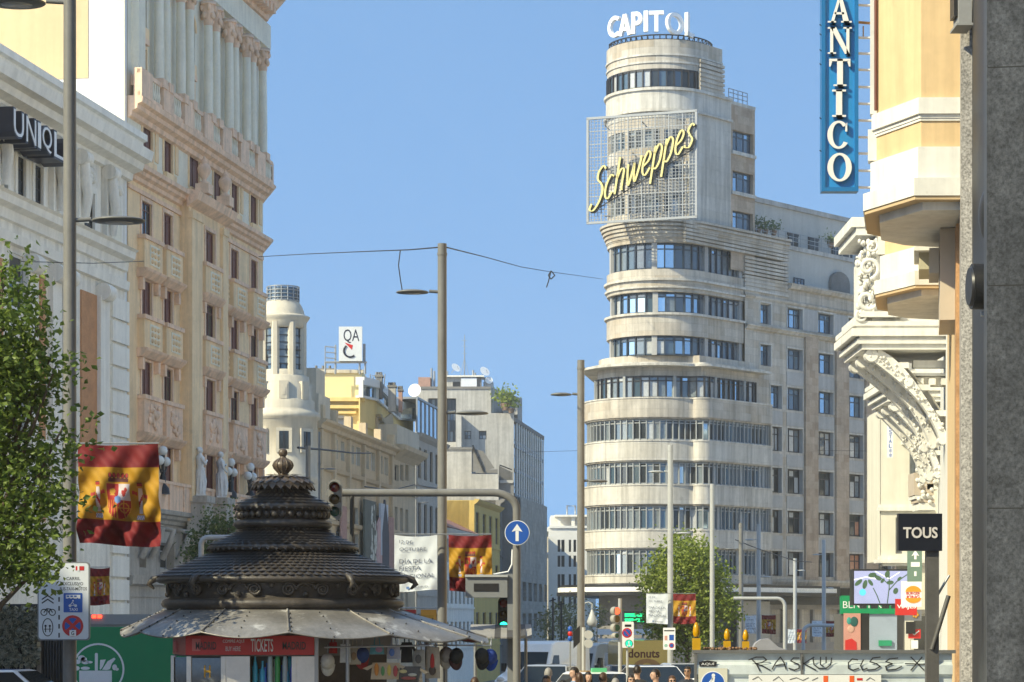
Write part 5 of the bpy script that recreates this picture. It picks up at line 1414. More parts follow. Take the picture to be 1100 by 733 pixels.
# ================= KIOSK =================
def kiosk():
    Y=33; k=Y/F; cx=PX(304,Y)
    T=thing('street_kiosk','round street kiosk with a tiered black cast iron roof and grey awning','kiosk',(cx,Y,0))
    z=lambda y,dy=0: PZ(y,Y+dy)
    scale_n=0
    def scales(mb,prof,rows,wd=.115):
        # pointed overlapping scales laid along a profile
        L=[0]
        for a,b in zip(prof,prof[1:]): L.append(L[-1]+math.hypot(b[0]-a[0],b[1]-a[1]))
        def at(t):
            t=max(0,min(L[-1],t))
            for i in range(len(L)-1):
                if t<=L[i+1]: 
                    f=(t-L[i])/max(1e-6,L[i+1]-L[i]); a,b=prof[i],prof[i+1]; return a[0]+(b[0]-a[0])*f,a[1]+(b[1]-a[1])*f,(b[0]-a[0],b[1]-a[1])
            return prof[-1][0],prof[-1][1],(1,0)
        st=L[-1]/rows; rm=max(p[0] for p in prof); n=int(2*math.pi*rm/wd)
        vs=[];fs=[]
        for r in range(rows):
            for j in range(n):
                a=2*math.pi*(j+.5*(r%2))/n; h=math.pi/n*.98
                b=len(vs)
                for t,da,lift in ((r*st-.02,0,.0),(r*st+st*.55,-h,.008),(r*st+st*1.25,0,.03),(r*st+st*.55,h,.008)):
                    R,Z,d=at(t); l=math.hypot(*d) or 1; nx,nz=-d[1]/l,d[0]/l
                    if nz<0: nx,nz=-nx,-nz
                    R+=nx*lift+.003; Z+=nz*lift+.004
                    vs.append((R*math.cos(a+da),R*math.sin(a+da),Z))
                fs+= [(b,b+1,b+2),(b,b+2,b+3)]
        mb.add(vs,fs)
    def teeth(mb,r,zt,h,n,out=.03):
        vs=[];fs=[]
        for j in range(n):
            a=2*math.pi*j/n; d=math.pi/n; b=len(vs)
            for da,rr,zz in ((-d,r,zt),(d,r,zt),(0.3*d,r+out,zt-h),(0,r-.03,zt-h*.6)): vs.append((rr*math.cos(a+da),rr*math.sin(a+da),zz))
            fs+=[(b,b+1,b+2),(b,b+2,b+3)]
        mb.add(vs,fs)
    # finial
    f=MB(ironb); f.lathe([(r*k,z(y)) for r,y in ((11,513),(6,511),(4.5,509),(6,507),(9.5,503.5),(11,500),(9.5,496.5),(6,493.5),(3,491.2),(3.2,490.5))],20)
    f.sph((0,0,z(486.5)),5*k,14)
    for j in range(12):
        a=j*math.pi/6; f.tube([(r*k*math.cos(a),r*k*math.sin(a),z(y)) for r,y in ((4.6,509),(9.8,503.5),(11.2,500),(9.8,496.5),(5,493))],.008,5)
    f.build('finial',T)
    # roof tiers
    def tier(name,prof,rows,rim,m=iron,teethn=0):
        b=MB(m); p=[(r*k,z(y)) for r,y in prof]; b.lathe(p,56); scales(b,p[:rim],rows)
        if teethn: teeth(b,p[rim-1][0],p[rim-1][1]+.0,.07,teethn)
        return b.build(name,T)
    tier('roof_tier',[(9,511),(14,511.5),(23,513),(29,516),(32,519.5),(33,522),(31.5,525),(24,526)],3,6,ironb,24)
    tier('roof_tier',[(23.5,525),(24,529),(28,533),(36,537),(45,540.5),(51,543.5),(52.5,546),(50,549),(46,550)],4,6,iron,40)
    b=MB(iron); b.lathe([(46*k,z(548)),(46*k,z(559.5)),(51*k,z(560)),(53*k,z(563)),(53*k,z(565)),(50*k,z(568)),(45*k,z(569))],48)
    for j in range(34): 
        a=2*math.pi*j/34; b.sph((47*k*math.cos(a),47*k*math.sin(a),z(554)),.055,8)
    b.build('bead_ring',T)
    tier('roof_tier',[(45,567),(47,571),(54,575.5),(64,580),(73,584),(80,587.5),(81.5,590),(78,593),(72,594)],6,6,iron,56)
    tier('roof_tier',[(71,592),(76,595),(88,600),(104,606.5),(119,613),(130,618.5),(135,622),(135.5,625),(131,627),(123,628)],9,7,iron,0)
    fr=MB(iron); fr.lathe([(121*k,z(626)),(121*k,z(643)),(126*k,z(644)),(129*k,z(646)),(130*k,z(649)),(129*k,z(652)),(124*k,z(654)),(122*k,z(662))],64)
    R=122*k; zc=z(634.5)
    for j in range(22):
        a0=2*math.pi*j/22; sg=1 if j%2 else -1
        pts=[]
        for i in range(30):
            t=i/29; rr=.095*(1-t*.82); th=t*4.2*math.pi
            pts.append((a0+sg*rr*math.cos(th)/R,zc+rr*math.sin(th)*.95))
        pts=[(a0-sg*.27*.5*2*math.pi/22*2.2,zc-.07*sg),(a0-sg*.02,zc-.10*sg)]*0+pts
        fr.tube([((R+.02)*math.cos(a),(R+.02)*math.sin(a),zz) for a,zz in pts],.02,6)
        c=[(a0+.095/R*sg,zc),(a0+sg*.13/R,zc+.06),(a0+sg*.2/R,zc+.09),(a0+sg*.28/R,zc+.03)]
        fr.tube([((R+.01)*math.cos(a),(R+.01)*math.sin(a),zz) for a,zz in c],[.02,.024,.02,.008],6)
        q=a0+math.pi/22; fr.sph(((R+.01)*math.cos(q),(R+.01)*math.sin(q),zc-.06*sg),(.04,.04,.04),8)
    fr.build('scroll_frieze',T)
    for a in (math.pi*1.02,-.02,-math.pi/2-.62,-math.pi/2+.62,math.pi/2): 
        o=MB(iron); x,y=136*k*math.cos(a),136*k*math.sin(a)
        o.tube([(x*.95,y*.95,z(619)),(x*1.02,y*1.02,z(623)),(x*1.05,y*1.05,z(628)),(x*1.01,y*1.01,z(633))],[.03,.05,.04,.015],8); o.build('corner_ornament',T)
    # awning: overlapping scalloped panels, longer on the right
    am=M('awning_painted_metal',(.25,.235,.22),.38,.25,2.5,metal=.3,bump=.2,patch=((.62,.6,.57),.57,3.2,.75)); rivet=M('rivet',(.05,.05,.05),.5,0); und=M('awning_red_underside',(.25,.02,.02),.6,.1)
    N=12; cxo=.0
    zi=z(655,-1.5); 
    def outer(a):
        c,s=math.cos(a),math.sin(a)
        rx=2.18+ (.62 if c>0 else 0)*c; return rx*c, 2.35*s, 2.63-.10*max(0,c)**2
    for j in range(N):
        a0=2*math.pi*j/N+.13; a1=a0+2*math.pi/N
        b=MB(am)
        def sf(u,v,a0=a0,a1=a1):
            a=a0+(a1-a0)*u; xo,yo,zo=outer(a); xi,yi=126*k*math.cos(a),126*k*math.sin(a)
            sc=math.sin(math.pi*u); t=v
            x=xi+(xo-xi)*t; y=yi+(yo-yi)*t
            zz=zi+(zo-zi)*(t**.92)+.035*sc*math.sin(math.pi*t)-.07*sc*t**3
            return (x,y,zz)
        b.grid(sf,10,10)
        b.grid(lambda u,v:tuple(Vector(sf(u,v))-Vector((0,0,.012))),10,10,m=und)
        e=[Vector(sf(i/10,1))-Vector((0,0,.01)) for i in range(11)]; b.tube(e,.012,5,m=am)
        s=[Vector(sf(0,i/10))+Vector((0,0,.008)) for i in range(11)]; b.tube(s,.014,5)
        for i in range(2,11,2): b.sph(Vector(sf(.03,i/10))+Vector((0,0,.015)),.014,6,rivet); b.sph(Vector(sf(.45,i/10))+Vector((0,0,.012)),.011,6,rivet)
        b.build('awning_panel',T)
    # body
    steel=M('stainless_panel',(.55,.53,.5),.35,.1,1.5,metal=.6)
    bd=MB(steel); yf=-1.55
    X=lambda p:PX(p,Y+yf)-cx; Z=lambda y:PZ(y,Y+yf)
    xl,xm,xr=X(177),X(200),X(338)
    poly=[(xl,yf+.75),(xm,yf),(xr,yf),(xr+.05,yf+.35),(1.5,.2),(1.3,1.2),(0,1.6),(-1.3,1.2)]
    bd.prism(poly[::-1] if False else poly,0,.95,m=steel); bd.prism([(p[0]*.99,p[1]*.99) for p in poly],2.3,2.62,m=concdk)
    bd.prism([(xr-.3,yf+.5),(1.4,.3),(1.2,1.1),(0,1.5),(-1.2,1.1)],.95,2.3,m=M('kiosk_interior',(.09,.07,.06),.8,.2,3))
    for p in (178,198.5,203,240,266,316,336): bd.box(X(p)-.03,yf+(.0 if p>199 else .7)-.02,.95,X(p)+.03,yf+.08+(.0 if p>199 else .7),2.3,steel)
    bd.box(X(241),yf-.01,.95,X(264),yf+.05,2.3,steel); bd.box(X(317),yf-.01,.95,X(335),yf+.05,2.3,steel)
    bd.box(X(203),yf+.3,.95,X(266),yf+.35,2.3,concdk); bd.box(X(266),yf+.3,.95,X(317),yf+.34,2.3,black)
    bd.tube([(2.0,-.9,0),(2.0,-.9,2.5)],.03,8,m=metalg); bd.tube([(2.2,.6,0),(2.2,.6,2.5)],.03,8,m=metalg); bd.tube([(1.0,-1.75,0),(1.0,-1.75,2.55)],.025,8,m=metalg)
    bd.box(xr+.05,yf+.2,1.55,X(398),yf+.6,1.62,red); bd.box(xr+.05,yf+.3,.95,1.45,yf+.8,1.0,steel); bd.box(xr,yf-.03,1.0,xr+.05,yf+.05,2.55,metalg)
    bd.build('body',T)
    gp=MB(M('kiosk_window_glass',(.10,.11,.12),.05,.3,2,spec=.8)); gp.box(X(203.5),yf+.02,.98,X(239.5),yf+.03,2.28); gp.build('window_glass',T); gp=MB(bpy.data.materials['kiosk_window_glass']); gp.box(X(179),yf+.68,.98,X(198),yf+.7,2.28); gp.build('window_glass',T)
    h=MB(yel); text(h,'H',X(219),X(226),Z(728),Z(715),yf+.015,0,yel,offset=.02); h.build('window_lettering',T)
    bt=MB(black)
    for i in range(34):
        q=X(270+i*1.35); hh=random.uniform(.15,.62); m=random.choice(BOT); bt.lathe([(.035,0),(.036,hh*.55),(.014,hh*.75),(.014,hh)],8,(q,yf+.15+.1*(i%2),1.42+.25*(i%3)),m=m)
    bt.build('fridge_bottles',T)
    sb=MB(red); sb.box(xm,yf-.06,2.32,xr,yf-.005,2.57,red); sb.add([(xl,yf+.74,2.32),(xm,yf-.06,2.32),(xm,yf-.06,2.57),(xl,yf+.74,2.57)],[(0,1,2,3)],m=red)
    sb.box(X(207),yf-.064,2.37,X(216),yf-.061,2.53,M('band_pink_patch',(.6,.15,.15),.4,.05)); sb.box(X(181),yf+.5,2.35,X(190),yf+.6,2.5,None)
    o=sb.build('sign_band',T)
    y0=yf-.066; t=MB(white)
    text(t,'MADRID',X(211),X(233),2.39,2.49,y0,0,black,offset=.015); t.build('band_lettering',o); t=MB(white); text(t,'TICKETS',X(270),X(294),2.36,2.53,y0,0,white,offset=.012); t.build('band_lettering',o); t=MB(white); text(t,'MADRID',X(304),X(329),2.39,2.49,y0,0,black,offset=.015)
    t.build('band_lettering',o); t=MB(white); text(t,'COMPRE AQUÍ',X(240),X(263),2.47,2.53,y0,0,white); text(t,'BUY HERE',X(243),X(259),2.37,2.43,y0,0,white); t.build('band_lettering',o)
    # hanging rods
    r=MB(metalg)
    for y in (-1.5,-1.0): r.tube([(xr+.15,y-.35,2.42),(2.1,y,2.44)],.012,6)
    r.tube([(1.9,-.9,2.44),(2.85,-.6,2.43)],.012,6); r.tube([(2.85,-.6,2.43),(2.85,-.6,2.55)],.01,5); r.build('hanging_rod',T)
    return T
BOT=[M('bottle_blue',(.02,.10,.5),.15,.1),M('bottle_cyan',(.03,.35,.55),.15,.1),M('bottle_green',(.05,.35,.10),.15,.1),M('bottle_pale',(.4,.5,.55),.15,.1)]
kiosk()
KY=33; 
def kp(px,py,Y): return P(px,py,Y)
cc={}
def cmat(c):
    c=tuple(c)
    if c not in cc: cc[c]=M('cloth_dye_%d'%len(cc),c,.85,.18,4)
    return cc[c]
def cap(px,py,Y,c1,c2,rz,label):
    T=thing('cap',label,'cap',P(px,py,Y),rz,'caps hanging under the awning')
    b=MB(cmat(c1)); b.T=Matrix.Rotation(1.25,4,'X')
    b.lathe([(.098,-.02),(.1,.02),(.094,.06),(.07,.10),(.03,.122),(.001,.126)],18,sx=.92,sy=1.05)
    b.sph((0,0,.127),.01,6); b.build('crown',T)
    v=MB(cmat(c2)); v.T=b.T
    n=10; vs=[]
    for t in (.0,.012):
        for i in range(n+1):
            a=math.pi*(1.08+.84*i/n); vs.append((.092*math.cos(a),.1*math.sin(a),-.018-t)); 
        for i in range(n+1):
            a=math.pi*(1.08+.84*i/n); vs.append((.1*math.cos(a),.10*math.sin(a)-.085*math.sin(math.pi*i/n)**.7,-.03-t-.012*abs(math.cos(a))))
    m=n+1; fs=[]
    for i in range(n): fs+=[(i,i+1,m+i+1,m+i),(2*m+i,3*m+i,3*m+i+1,2*m+i+1),(m+i,m+i+1,3*m+i+1,3*m+i)]
    v.add(vs,fs,True); v.build('brim',T)
    h=MB(metalg); h.tube([(0,0,.09),(0,-.01,.2),(0,.02,.22)],.005,5); h.build('hook',T)
cap(479,704,32.2,(.25,.25,.26),(.3,.3,.3),.5,'grey cap hanging under the awning beside a black one')
cap(490,705,32.1,(.02,.02,.02),(.05,.02,.02),.3,'black cap with small red badge right of the grey hanging cap')
cap(518,705,32.4,(.03,.03,.028),(.02,.02,.02),-.3,'black cap hanging at the far right awning corner')
cap(527,706,32.5,(.02,.05,.22),(.02,.06,.3),-.2,'blue cap hanging at the outermost awning corner')
cap(389,704,31.7,(.03,.06,.18),(.3,.03,.03),.2,'navy cap with red brim hanging in the middle of the souvenir stall')
cap(352,711,31.5,(.5,.48,.42),(.5,.48,.42),.0,'large cream cap on the left end of the souvenir shelf')
def bag(px,py,Y,w,h,c,label,cat='bag',deco=None,strap=True):
    T=thing('tote_bag' if cat=='bag' else 'hanging_shirt',label,cat,P(px,py,Y),random.uniform(-.3,.3),'souvenirs hanging on the kiosk stall')
    b=MB(cmat(c)); W,H=w*Y/F/2,h*Y/F
    def sf(s): return lambda u,v: ((2*u-1)*W*(1-.12*v),s*.04*math.sin(math.pi*u)*math.sin(math.pi*min(1,v*.9+.1)),-H*(1-v))
    b.grid(sf(-1),10,8); b.grid(sf(1),10,8); 
    if cat!='bag':
        for s in (-1,1): b.ext([(s*W*.85,-.02),(s*W*1.5,-H*.35),(s*W*1.2,-H*.45),(s*W*.8,-H*.25)] if s>0 else [(s*W*.8,-H*.25),(s*W*1.2,-H*.45),(s*W*1.5,-H*.35),(s*W*.85,-.02)],-.02,.02)
    b.build('cloth',T)
    if strap:
        s=MB(cmat(tuple(x*.7 for x in c)))
        for q in (-1,1): s.tube([(q*W*.4,0,-.01),(q*W*.3,0,.09),(0,0,.15)],.008,5)
        s.build('strap',T)
    if deco:
        d=MB(None)
        for (x,z_,rx,rz,cm) in deco: d.use(cmat(cm)); d.sph((x*W,-.045,-H*z_),(rx*W,.006,rz*H),10)
        d.build('print',T)
bag(371,692,31.6,12,20,(.55,.55,.52),'clear white tote bag left of the other hanging souvenirs')
bag(381,696,31.65,14,18,(.42,.38,.30),'beige drawstring bag second from left on the stall',deco=[(0,.5,.4,.25,(.3,.2,.12))])
bag(405,693,31.7,16,10,(.10,.30,.36),'teal printed pouch hanging above the picture prints',deco=[(.2,.5,.5,.3,(.35,.2,.3))])
bag(423,694,31.75,15,14,(.4,.42,.5),'pale blue printed pouch next to the teal one',deco=[(-.2,.5,.4,.3,(.1,.2,.5))])
bag(437,690,31.8,13,22,(.02,.02,.022),'black shirt hanging in the middle of the stall','shirt')
bag(450,698,31.85,14,20,(.36,.36,.34),'grey tote bag right of the black shirt',deco=[(0,.5,.5,.25,(.12,.12,.12))])
bag(465,695,31.9,16,34,(.40,.36,.30),'tall beige tote bag with a red figure printed on it',deco=[(0,.5,.3,.3,(.45,.04,.04)),(0,.75,.5,.15,(.1,.08,.07))])
bag(415,712,31.5,34,18,(.45,.36,.25),'wide colourful picture cloth hanging under the pouches','cloth',deco=[(-.6,.4,.15,.4,(.5,.2,.05)),(-.2,.5,.12,.3,(.1,.25,.1)),(.2,.45,.13,.35,(.55,.42,.1)),(.6,.5,.15,.35,(.4,.08,.08))],strap=False)
bag(440,716,31.45,30,18,(.10,.09,.08),'dark patterned scarf bundle low on the stall','cloth',deco=[(-.4,.3,.3,.12,(.5,.42,.2)),(.3,.5,.35,.1,(.5,.45,.35)),(0,.7,.6,.1,(.35,.1,.08))],strap=False)
bag(358,690,31.9,9,12,(.5,.03,.03),'small red pennant hanging at the left of the stall')
def magaz():
    for i,(px,c) in enumerate(((350,(.1,.15,.4)),(357,(.5,.5,.48)),(364,(.45,.08,.08)),(372,(.08,.08,.1)),(380,(.5,.4,.1)))):
        b=MB(cmat(c)); Y=31.62; w=6*Y/F; x=PX(px,Y); b.box(x-w/2,Y,1.0,x+w/2,Y+.02,1.28); b.box(x-w*.4,Y-.006,1.18,x+w*.4,Y-.001,1.25,white)
        o=b.build('magazine'); tag(o,['blue','white','red','black','yellow'][i]+' magazine standing in the rack under the red kiosk shelf','magazine','magazines in the kiosk rack')
magaz()
# second small awning behind the kiosk
def awn2():
    Y=46; T=thing('market_awning','dark striped market awning just behind the kiosk on the right','awning',(PX(535,Y),Y,0)); X=lambda p:PX(p,Y)-PX(535,Y); z=lambda y:PZ(y,Y)
    b=MB(M('awning_charcoal',(.07,.068,.07),.7,.15,2)); lt=M('awning_grey_stripe',(.30,.29,.28),.7,.1,2)
    for i in range(10):
        a=X(505)+(X(571)-X(505))*i/10; c=X(505)+(X(571)-X(505))*(i+1)/10
        b.add([(a,-.8,z(684)+.0),(c,-.8,z(684)+.035*(i>7)),(c,.9,z(671)),(a,.9,z(671)),(a,-.8,z(684)-.03),(c,-.8,z(684)-.03),(c,.9,z(671)-.03),(a,.9,z(671)-.03)],[(0,1,2,3),(7,6,5,4),(0,4,5,1),(2,6,7,3),(1,5,6,2),(3,7,4,0)],m=lt if i%2 else None or lt if i<4 else (lt if i%2 else b.mats[0]))
    b.build('canopy',T); p=MB(metalg)
    for q in (510,565): p.tube([(X(q),.5,0),(X(q),.5,z(675))],.03,6)
    p.build('post',T)
awn2()

# ================= POLES, LAMPS, BANNERS, SIGNS =================
lamph=M('lamp_head_grey',(.17,.17,.165),.4,.08,2); lampg=M('lamp_lens',(.45,.45,.43),.2,.05)
def lamp_head(T,x,z,l,side,Y,m):
    b=MB(m); b.tube([(0,0,z),(side*l*.28,0,z+.02)],.035,8)
    cx=side*l*.64; b.lathe([(.02,.055),(l*.2,.045),(l*.32,.02),(l*.355,0),(l*.34,-.02),(l*.2,-.035)],20,(cx,0,z),sy=.8)
    o=b.build('lamp_head',T); g=MB(lampg); g.lathe([(.001,-.037),(l*.19,-.037),(l*.18,-.03)],16,(cx,0,z),sy=.8); g.build('lens',o)
def lamp_post(px,Y,ytop,wpx,lamps,label,m=poleg):
    k=Y/F; r=wpx*k/2; g=ground(Y)
    T=thing('lamp_post',label,'street lamp',(PX(px,Y),Y,g),0,'lamp posts along the street')
    h=PZ(ytop,Y)-g; b=MB(m); b.tube([(0,0,.1),(0,0,h)],[r*1.05,r*.97],16); b.lathe([(r*1.9,0),(r*1.9,.03),(r*1.15,.12)],16); b.tube([(0,0,h-.25),(0,0,h-.2)],r*1.1,12)
    b.box(-r*.45,-r*1.08,.5,r*.45,-r*.8,1.1); b.build('pole',T)
    for side,y,l in lamps: lamp_head(T,0,PZ(y,Y)-g,l*k,side,Y,m if m is polelt else lamph)
    return T
LP1=lamp_post(75,37,-70,14,[(1,237,82),(-1,3,90)],'thick tall grey lamp post at far left carrying a large flag')
lamp_post(475,52,262,10,[(-1,314,50),(1,444,50)],'tall grey lamp post in the centre holding two banners')
lamp_post(624,66,387,8,[(-1,424,33),(1,517,29)],'slim grey lamp post in front of the rounded building edge')
lamp_post(720,95,478,6,[(-1,507,24),(1,573,22)],'light grey lamp post with banners in front of the street tree',polelt)
lamp_post(765,113,520,5,[],'grey post rising above the street tree',polelt)
lamp_post(796,131,562,5,[(-1,590,18)],'dark grey thin post right of the street tree',poleg)
lamp_post(815,143,563,4.5,[(-1,580,15),(1,620,13)],'white lamp post second right of the street tree',polelt)
lamp_post(854,170,600,4,[(1,613,11)],'short looking white lamp post left of the last lamp post',polelt)
lamp_post(885,160,580,4.5,[(-1,596,12),(1,632,11)],'white lamp post nearest the digital billboard',polelt)
def far_lamp(px,Y,y,l,label):
    T=thing('lamp_post',label,'street lamp',(PX(px,Y),Y,ground(Y)),0,'lamp posts along the street'); k=Y/F; h=PZ(y-40,Y)-ground(Y)
    b=MB(poleg); b.tube([(0,0,0),(0,0,h)],.07,8); b.build('pole',T); lamp_head(T,0,PZ(y,Y)-ground(Y),l*k,1,Y,lamph)
far_lamp(343,150,504,18,'thin dark lamp post rising right of the kiosk finial')
far_lamp(447,170,540,14,'thin lamp post above the white banner')
def fpole():
    Y=95; b=MB(poleg); b.tube([P(331,760,Y),P(331,479,Y)],.1,8); o=b.build('cable_post'); tag(o,'bare thick post beside the kiosk finial holding a cable','post')
fpole()
def wire(name,pts,label,r=.012):
    b=MB(M('cable_black',(.03,.03,.035),.6,0) if 'cable_black' not in bpy.data.materials else bpy.data.materials['cable_black'])
    out=[]
    P3=[P(*p) for p in pts]
    for a,c in zip(P3,P3[1:]):
        for i in range(8): out.append(a.lerp(c,i/8))
    out.append(P3[-1]); b.tube(out,r,5); tag(b.build(name),label,'cable','overhead cables')
wire('overhead_cable',[(278,276,120),(330,273,100),(400,270,75),(440,268.5,62),(470,266,52)],'thin cable from the corner building to the centre lamp post',.016)
wire('overhead_cable',[(480,266,52),(520,276,75),(560,287,100),(590,292,120),(648,300,188)],'thin cable from the centre lamp post to the rounded building',.016)
wire('overhead_cable',[(430,269,58),(428,285,58),(430,300,58),(432,312,58)],'loose cable end hanging left of the centre lamp head',.014)
wire('overhead_cable',[(592,291,118),(589,296,118),(592,300,118),(596,296,118),(592,291,118),(589,303,118),(587,309,118)],'coiled loop of cable hanging in mid air',.03)
wire('overhead_cable',[(320,481,95),(345,483,115),(380,487,150),(398,487,185)],'thick sagging cable in front of the tan building',.05)
wire('overhead_cable',[(392,523,120),(420,527,140),(445,521,170),(470,525,150)],'low cable above the traffic mast',.04)
wire('overhead_cable',[(20,281,97),(100,283,100),(200,279,130)],'faint cable crossing the white building front',.016)
wire('overhead_cable',[(790,580,130),(815,590,140),(855,603,165),(872,604,170)],'pale cable between the white lamp posts',.03)
wire('overhead_cable',[(560,486,200),(700,482,200),(960,485,205)],'very thin wire crossing the rounded building',.015)
# ---- cloth banners
fred=M('flag_red',(.16,.01,.014),.75,.08,3); fyel=M('flag_yellow',(.38,.20,.018),.75,.08,3); fdk=M('flag_emblem_dark',(.10,.03,.03),.75,.1); fwh=M('flag_emblem_pale',(.55,.48,.50),.75,.1); fbl=M('flag_emblem_blue',(.12,.22,.45),.75,.1); fem=M('flag_emblem_red',(.35,.03,.03),.75,.1); fgo=M('flag_emblem_gold',(.5,.25,.04),.75,.1)
bwhite=M('banner_cloth',(.66,.70,.74),.8,.06,2); btxt=M('banner_ink',(.08,.10,.16),.8,0)
def emblem(u,v):
    if v>.77 or v<.25: return fred
    x,y=u-.5,v-.5
    # crown
    if .125<y<.16 and abs(x)<.12: return fdk
    if .16<=y<.235:
        for q in (-.1,-.05,0,.05,.1):
            if (x-q*.95)**2*1.6+(y-.19)**2<.00085: return fem if (x-q*.95)**2*1.6+(y-.195)**2<.0004 else fdk
    if abs(y-.238)<.012 and abs(x)<.012: return fgo
    sh=.145 if y>-.12 else .145*math.sqrt(max(0,1-((-.12-y)/.12)**2))
    if -.24<y<.115 and abs(x)<sh:
        if abs(x)>sh-.012 or y>.105: return fgo
        if x*x+(y+.05)**2<.0014: return fbl
        if y>-.05:
            if x<0: return fgo if ((x+.07)**2+(y-.03)**2<.0011 or (abs(x+.07)<.03 and -.005<y<.0)) else fem
            return (fem if (x-.07)**2*.8+(y-.03-.02*math.sin(x*80))**2<.0011 else fwh)
        if x<0: return fgo if int((x+.2)*85)%3==0 else fem
        r=math.hypot(x-.07,y+.13); return fgo if (abs(r-.045)<.006 or abs(x-.07)<.005 or abs(y+.13)<.005) else fem
    for q in (-.25,.25):
        if abs(x-q)<.026 and -.17<y<.075:
            s=(y+.05)*.55*(1 if q>0 else -1); return fem if abs(s-(x-q))<.014 else fwh
        if abs(x-q)<.042 and (.075<=y<.092 or -.19<y<=-.17): return fgo
        if abs(x-q)<.036 and .092<=y<.13: return fem if y<.115 else fdk
        if abs(x-q)<.045 and -.235<y<=-.19: return fbl if int((x+1)*90+(y+1)*60)%2 else fwh
        s=1 if q<0 else -1
        if .03<abs(x-q)<.085 and abs(y-.01-.25*(x-q)*s)<.017: return fem
    return fyel
def banner(name,label,cat,px0,px1,py0,py1,Y,kind,group,polepx,seed=0,amp=.05,skew=0):
    k=Y/F; W=(px1-px0)*k; H=(py1-py0)*k; rnd=random.Random(seed); ph=rnd.uniform(0,6); amp*=1.5
    T=thing(name,label,cat,(PX(px0,Y),Y-.15,PZ(py1,Y)),0,group)
    def sf(u,v):
        w=1-v; a=amp*(W)
        y=a*(.9*math.sin(5*u+3.5*w+ph)*w+.7*math.sin(11*u-6*w+ph*2)*w*(.4+u)+.45*math.sin(17*(u+.7*w)+ph)*(.25+w)+.3*math.sin(23*(u-1.1*w)+ph)*(.3+w))-.05*u*W
        sag=.05*H*4*u*(1-u)*v*(1-.4*math.sin(ph))
        return (W*u+skew*w*W, y, H*v-sag*v**3*.5+.02*H*math.sin(4*u+ph)*(1-v))
    b=MB(bwhite)
    if kind=='flag': b.grid(sf,110,110,emblem)
    else: b.grid(sf,30,40)
    b.build('cloth',T)
    if kind=='text':
        t=MB(btxt)
        def fn(x,y,z): 
            p=sf(x/W,z/H); return (p[0],p[1]-.02*Y/40,p[2])
        for s,x0,x1,z0,z1 in (('12 DE',.12,.42,.86,.92),('OCTUBRE',.12,.74,.72,.785),('DÍA DE LA',.12,.88,.50,.59),('FIESTA',.12,.62,.37,.445),('NACIONAL',.12,.94,.23,.305),('MADRID',.40,.78,.05,.085)):
            text(t,s,x0*W,x1*W,z0*H,z1*H,0,0,btxt,fn=fn)
        t.use(btxt); t.add([fn(W*.28,0,H*.045),fn(W*.35,0,H*.045),fn(W*.35,0,H*.09),fn(W*.28,0,H*.09)],[(0,1,2,3)],m=fbl)
        t.build('lettering',T)
    r=MB(metalg); xp=(polepx-px0)*k
    for zz in (H*.995,): r.tube([(min(xp,0),.02,zz+.02),(max(xp,W),.02,zz+.02)],.014,6)
    r.build('banner_rod',T)
    return T
G='banners hanging from the lamp posts'
banner('flag_banner','large red and yellow flag banner on the thick left lamp post','flag',85,172,478,586,36.8,'flag',G,75,3,.085,.03)
banner('flag_banner','small red and yellow flag banner behind the bus lane sign','flag',97,119,610,650,70,'flag',G,98,5,.08)
banner('flag_banner','folded red and yellow flag banner right of the centre lamp post','flag',482,528,575,635,51.8,'flag',G,475,9,.09,.02)
banner('flag_banner','red and yellow flag banner on the lamp post before the street tree','flag',723,747,638,670,94.8,'flag',G,720,11,.06)
banner('flag_banner','red and yellow flag banner below the white lamp post right of the tree','flag',818,833,661,681,142.5,'flag',G,815,13,.06)
banner('flag_banner','small red and yellow flag banner partly behind the hoarding by the entrance','flag',856,866,676,691,169.5,'flag',G,854,15,.06)
banner('flag_banner','red and yellow flag banner nearest the mural wall','flag',887,899,667,684,159.5,'flag',G,885,17,.06)
banner('text_banner','white cloth banner with dark lettering left of the centre lamp post','banner',424,470,575,635,51.8,'text',G,475,19,.014)
banner('text_banner','white lettered cloth banner on the lamp post before the street tree','banner',694,717,638,670,94.8,'text',G,720,21,.014)
banner('text_banner','small white lettered banner below the white lamp post right of the tree','banner',800,812,661,681,142.5,'text',G,815,23,.05)
banner('text_banner','tiny white lettered banner left of a tiny flag behind the hoarding','banner',846,854,676,691,169.5,'text',G,854,27,.03)
banner('text_banner','white lettered banner left of the flag nearest the mural wall','banner',872,883,667,684,159.5,'text',G,885,25,.03)
# far festive banner over the shops seen under the centre flag
def shade_banner():
    Y=90; b=MB(fred)
    for i,(px,c) in enumerate(((430,fem),(452,fgo))): 
        b.box(PX(px,Y),Y,PZ(672,Y),PX(px+17,Y),Y+.05,PZ(655,Y),c)
    b.box(PX(438,Y),Y-.01,PZ(665,Y),PX(466,Y),Y-.002,PZ(661,Y),fyel)
    b.tube([P(425,653,Y),P(475,653,Y)],.03,6,m=metalg); 
    for q in (428,474): b.tube([P(q,653,Y),P(q,740,Y)],.04,6,m=metalg)
    tag(b.build('street_pennant'),'dark red and gold pennant on a frame below the centre banners','pennant')
shade_banner()
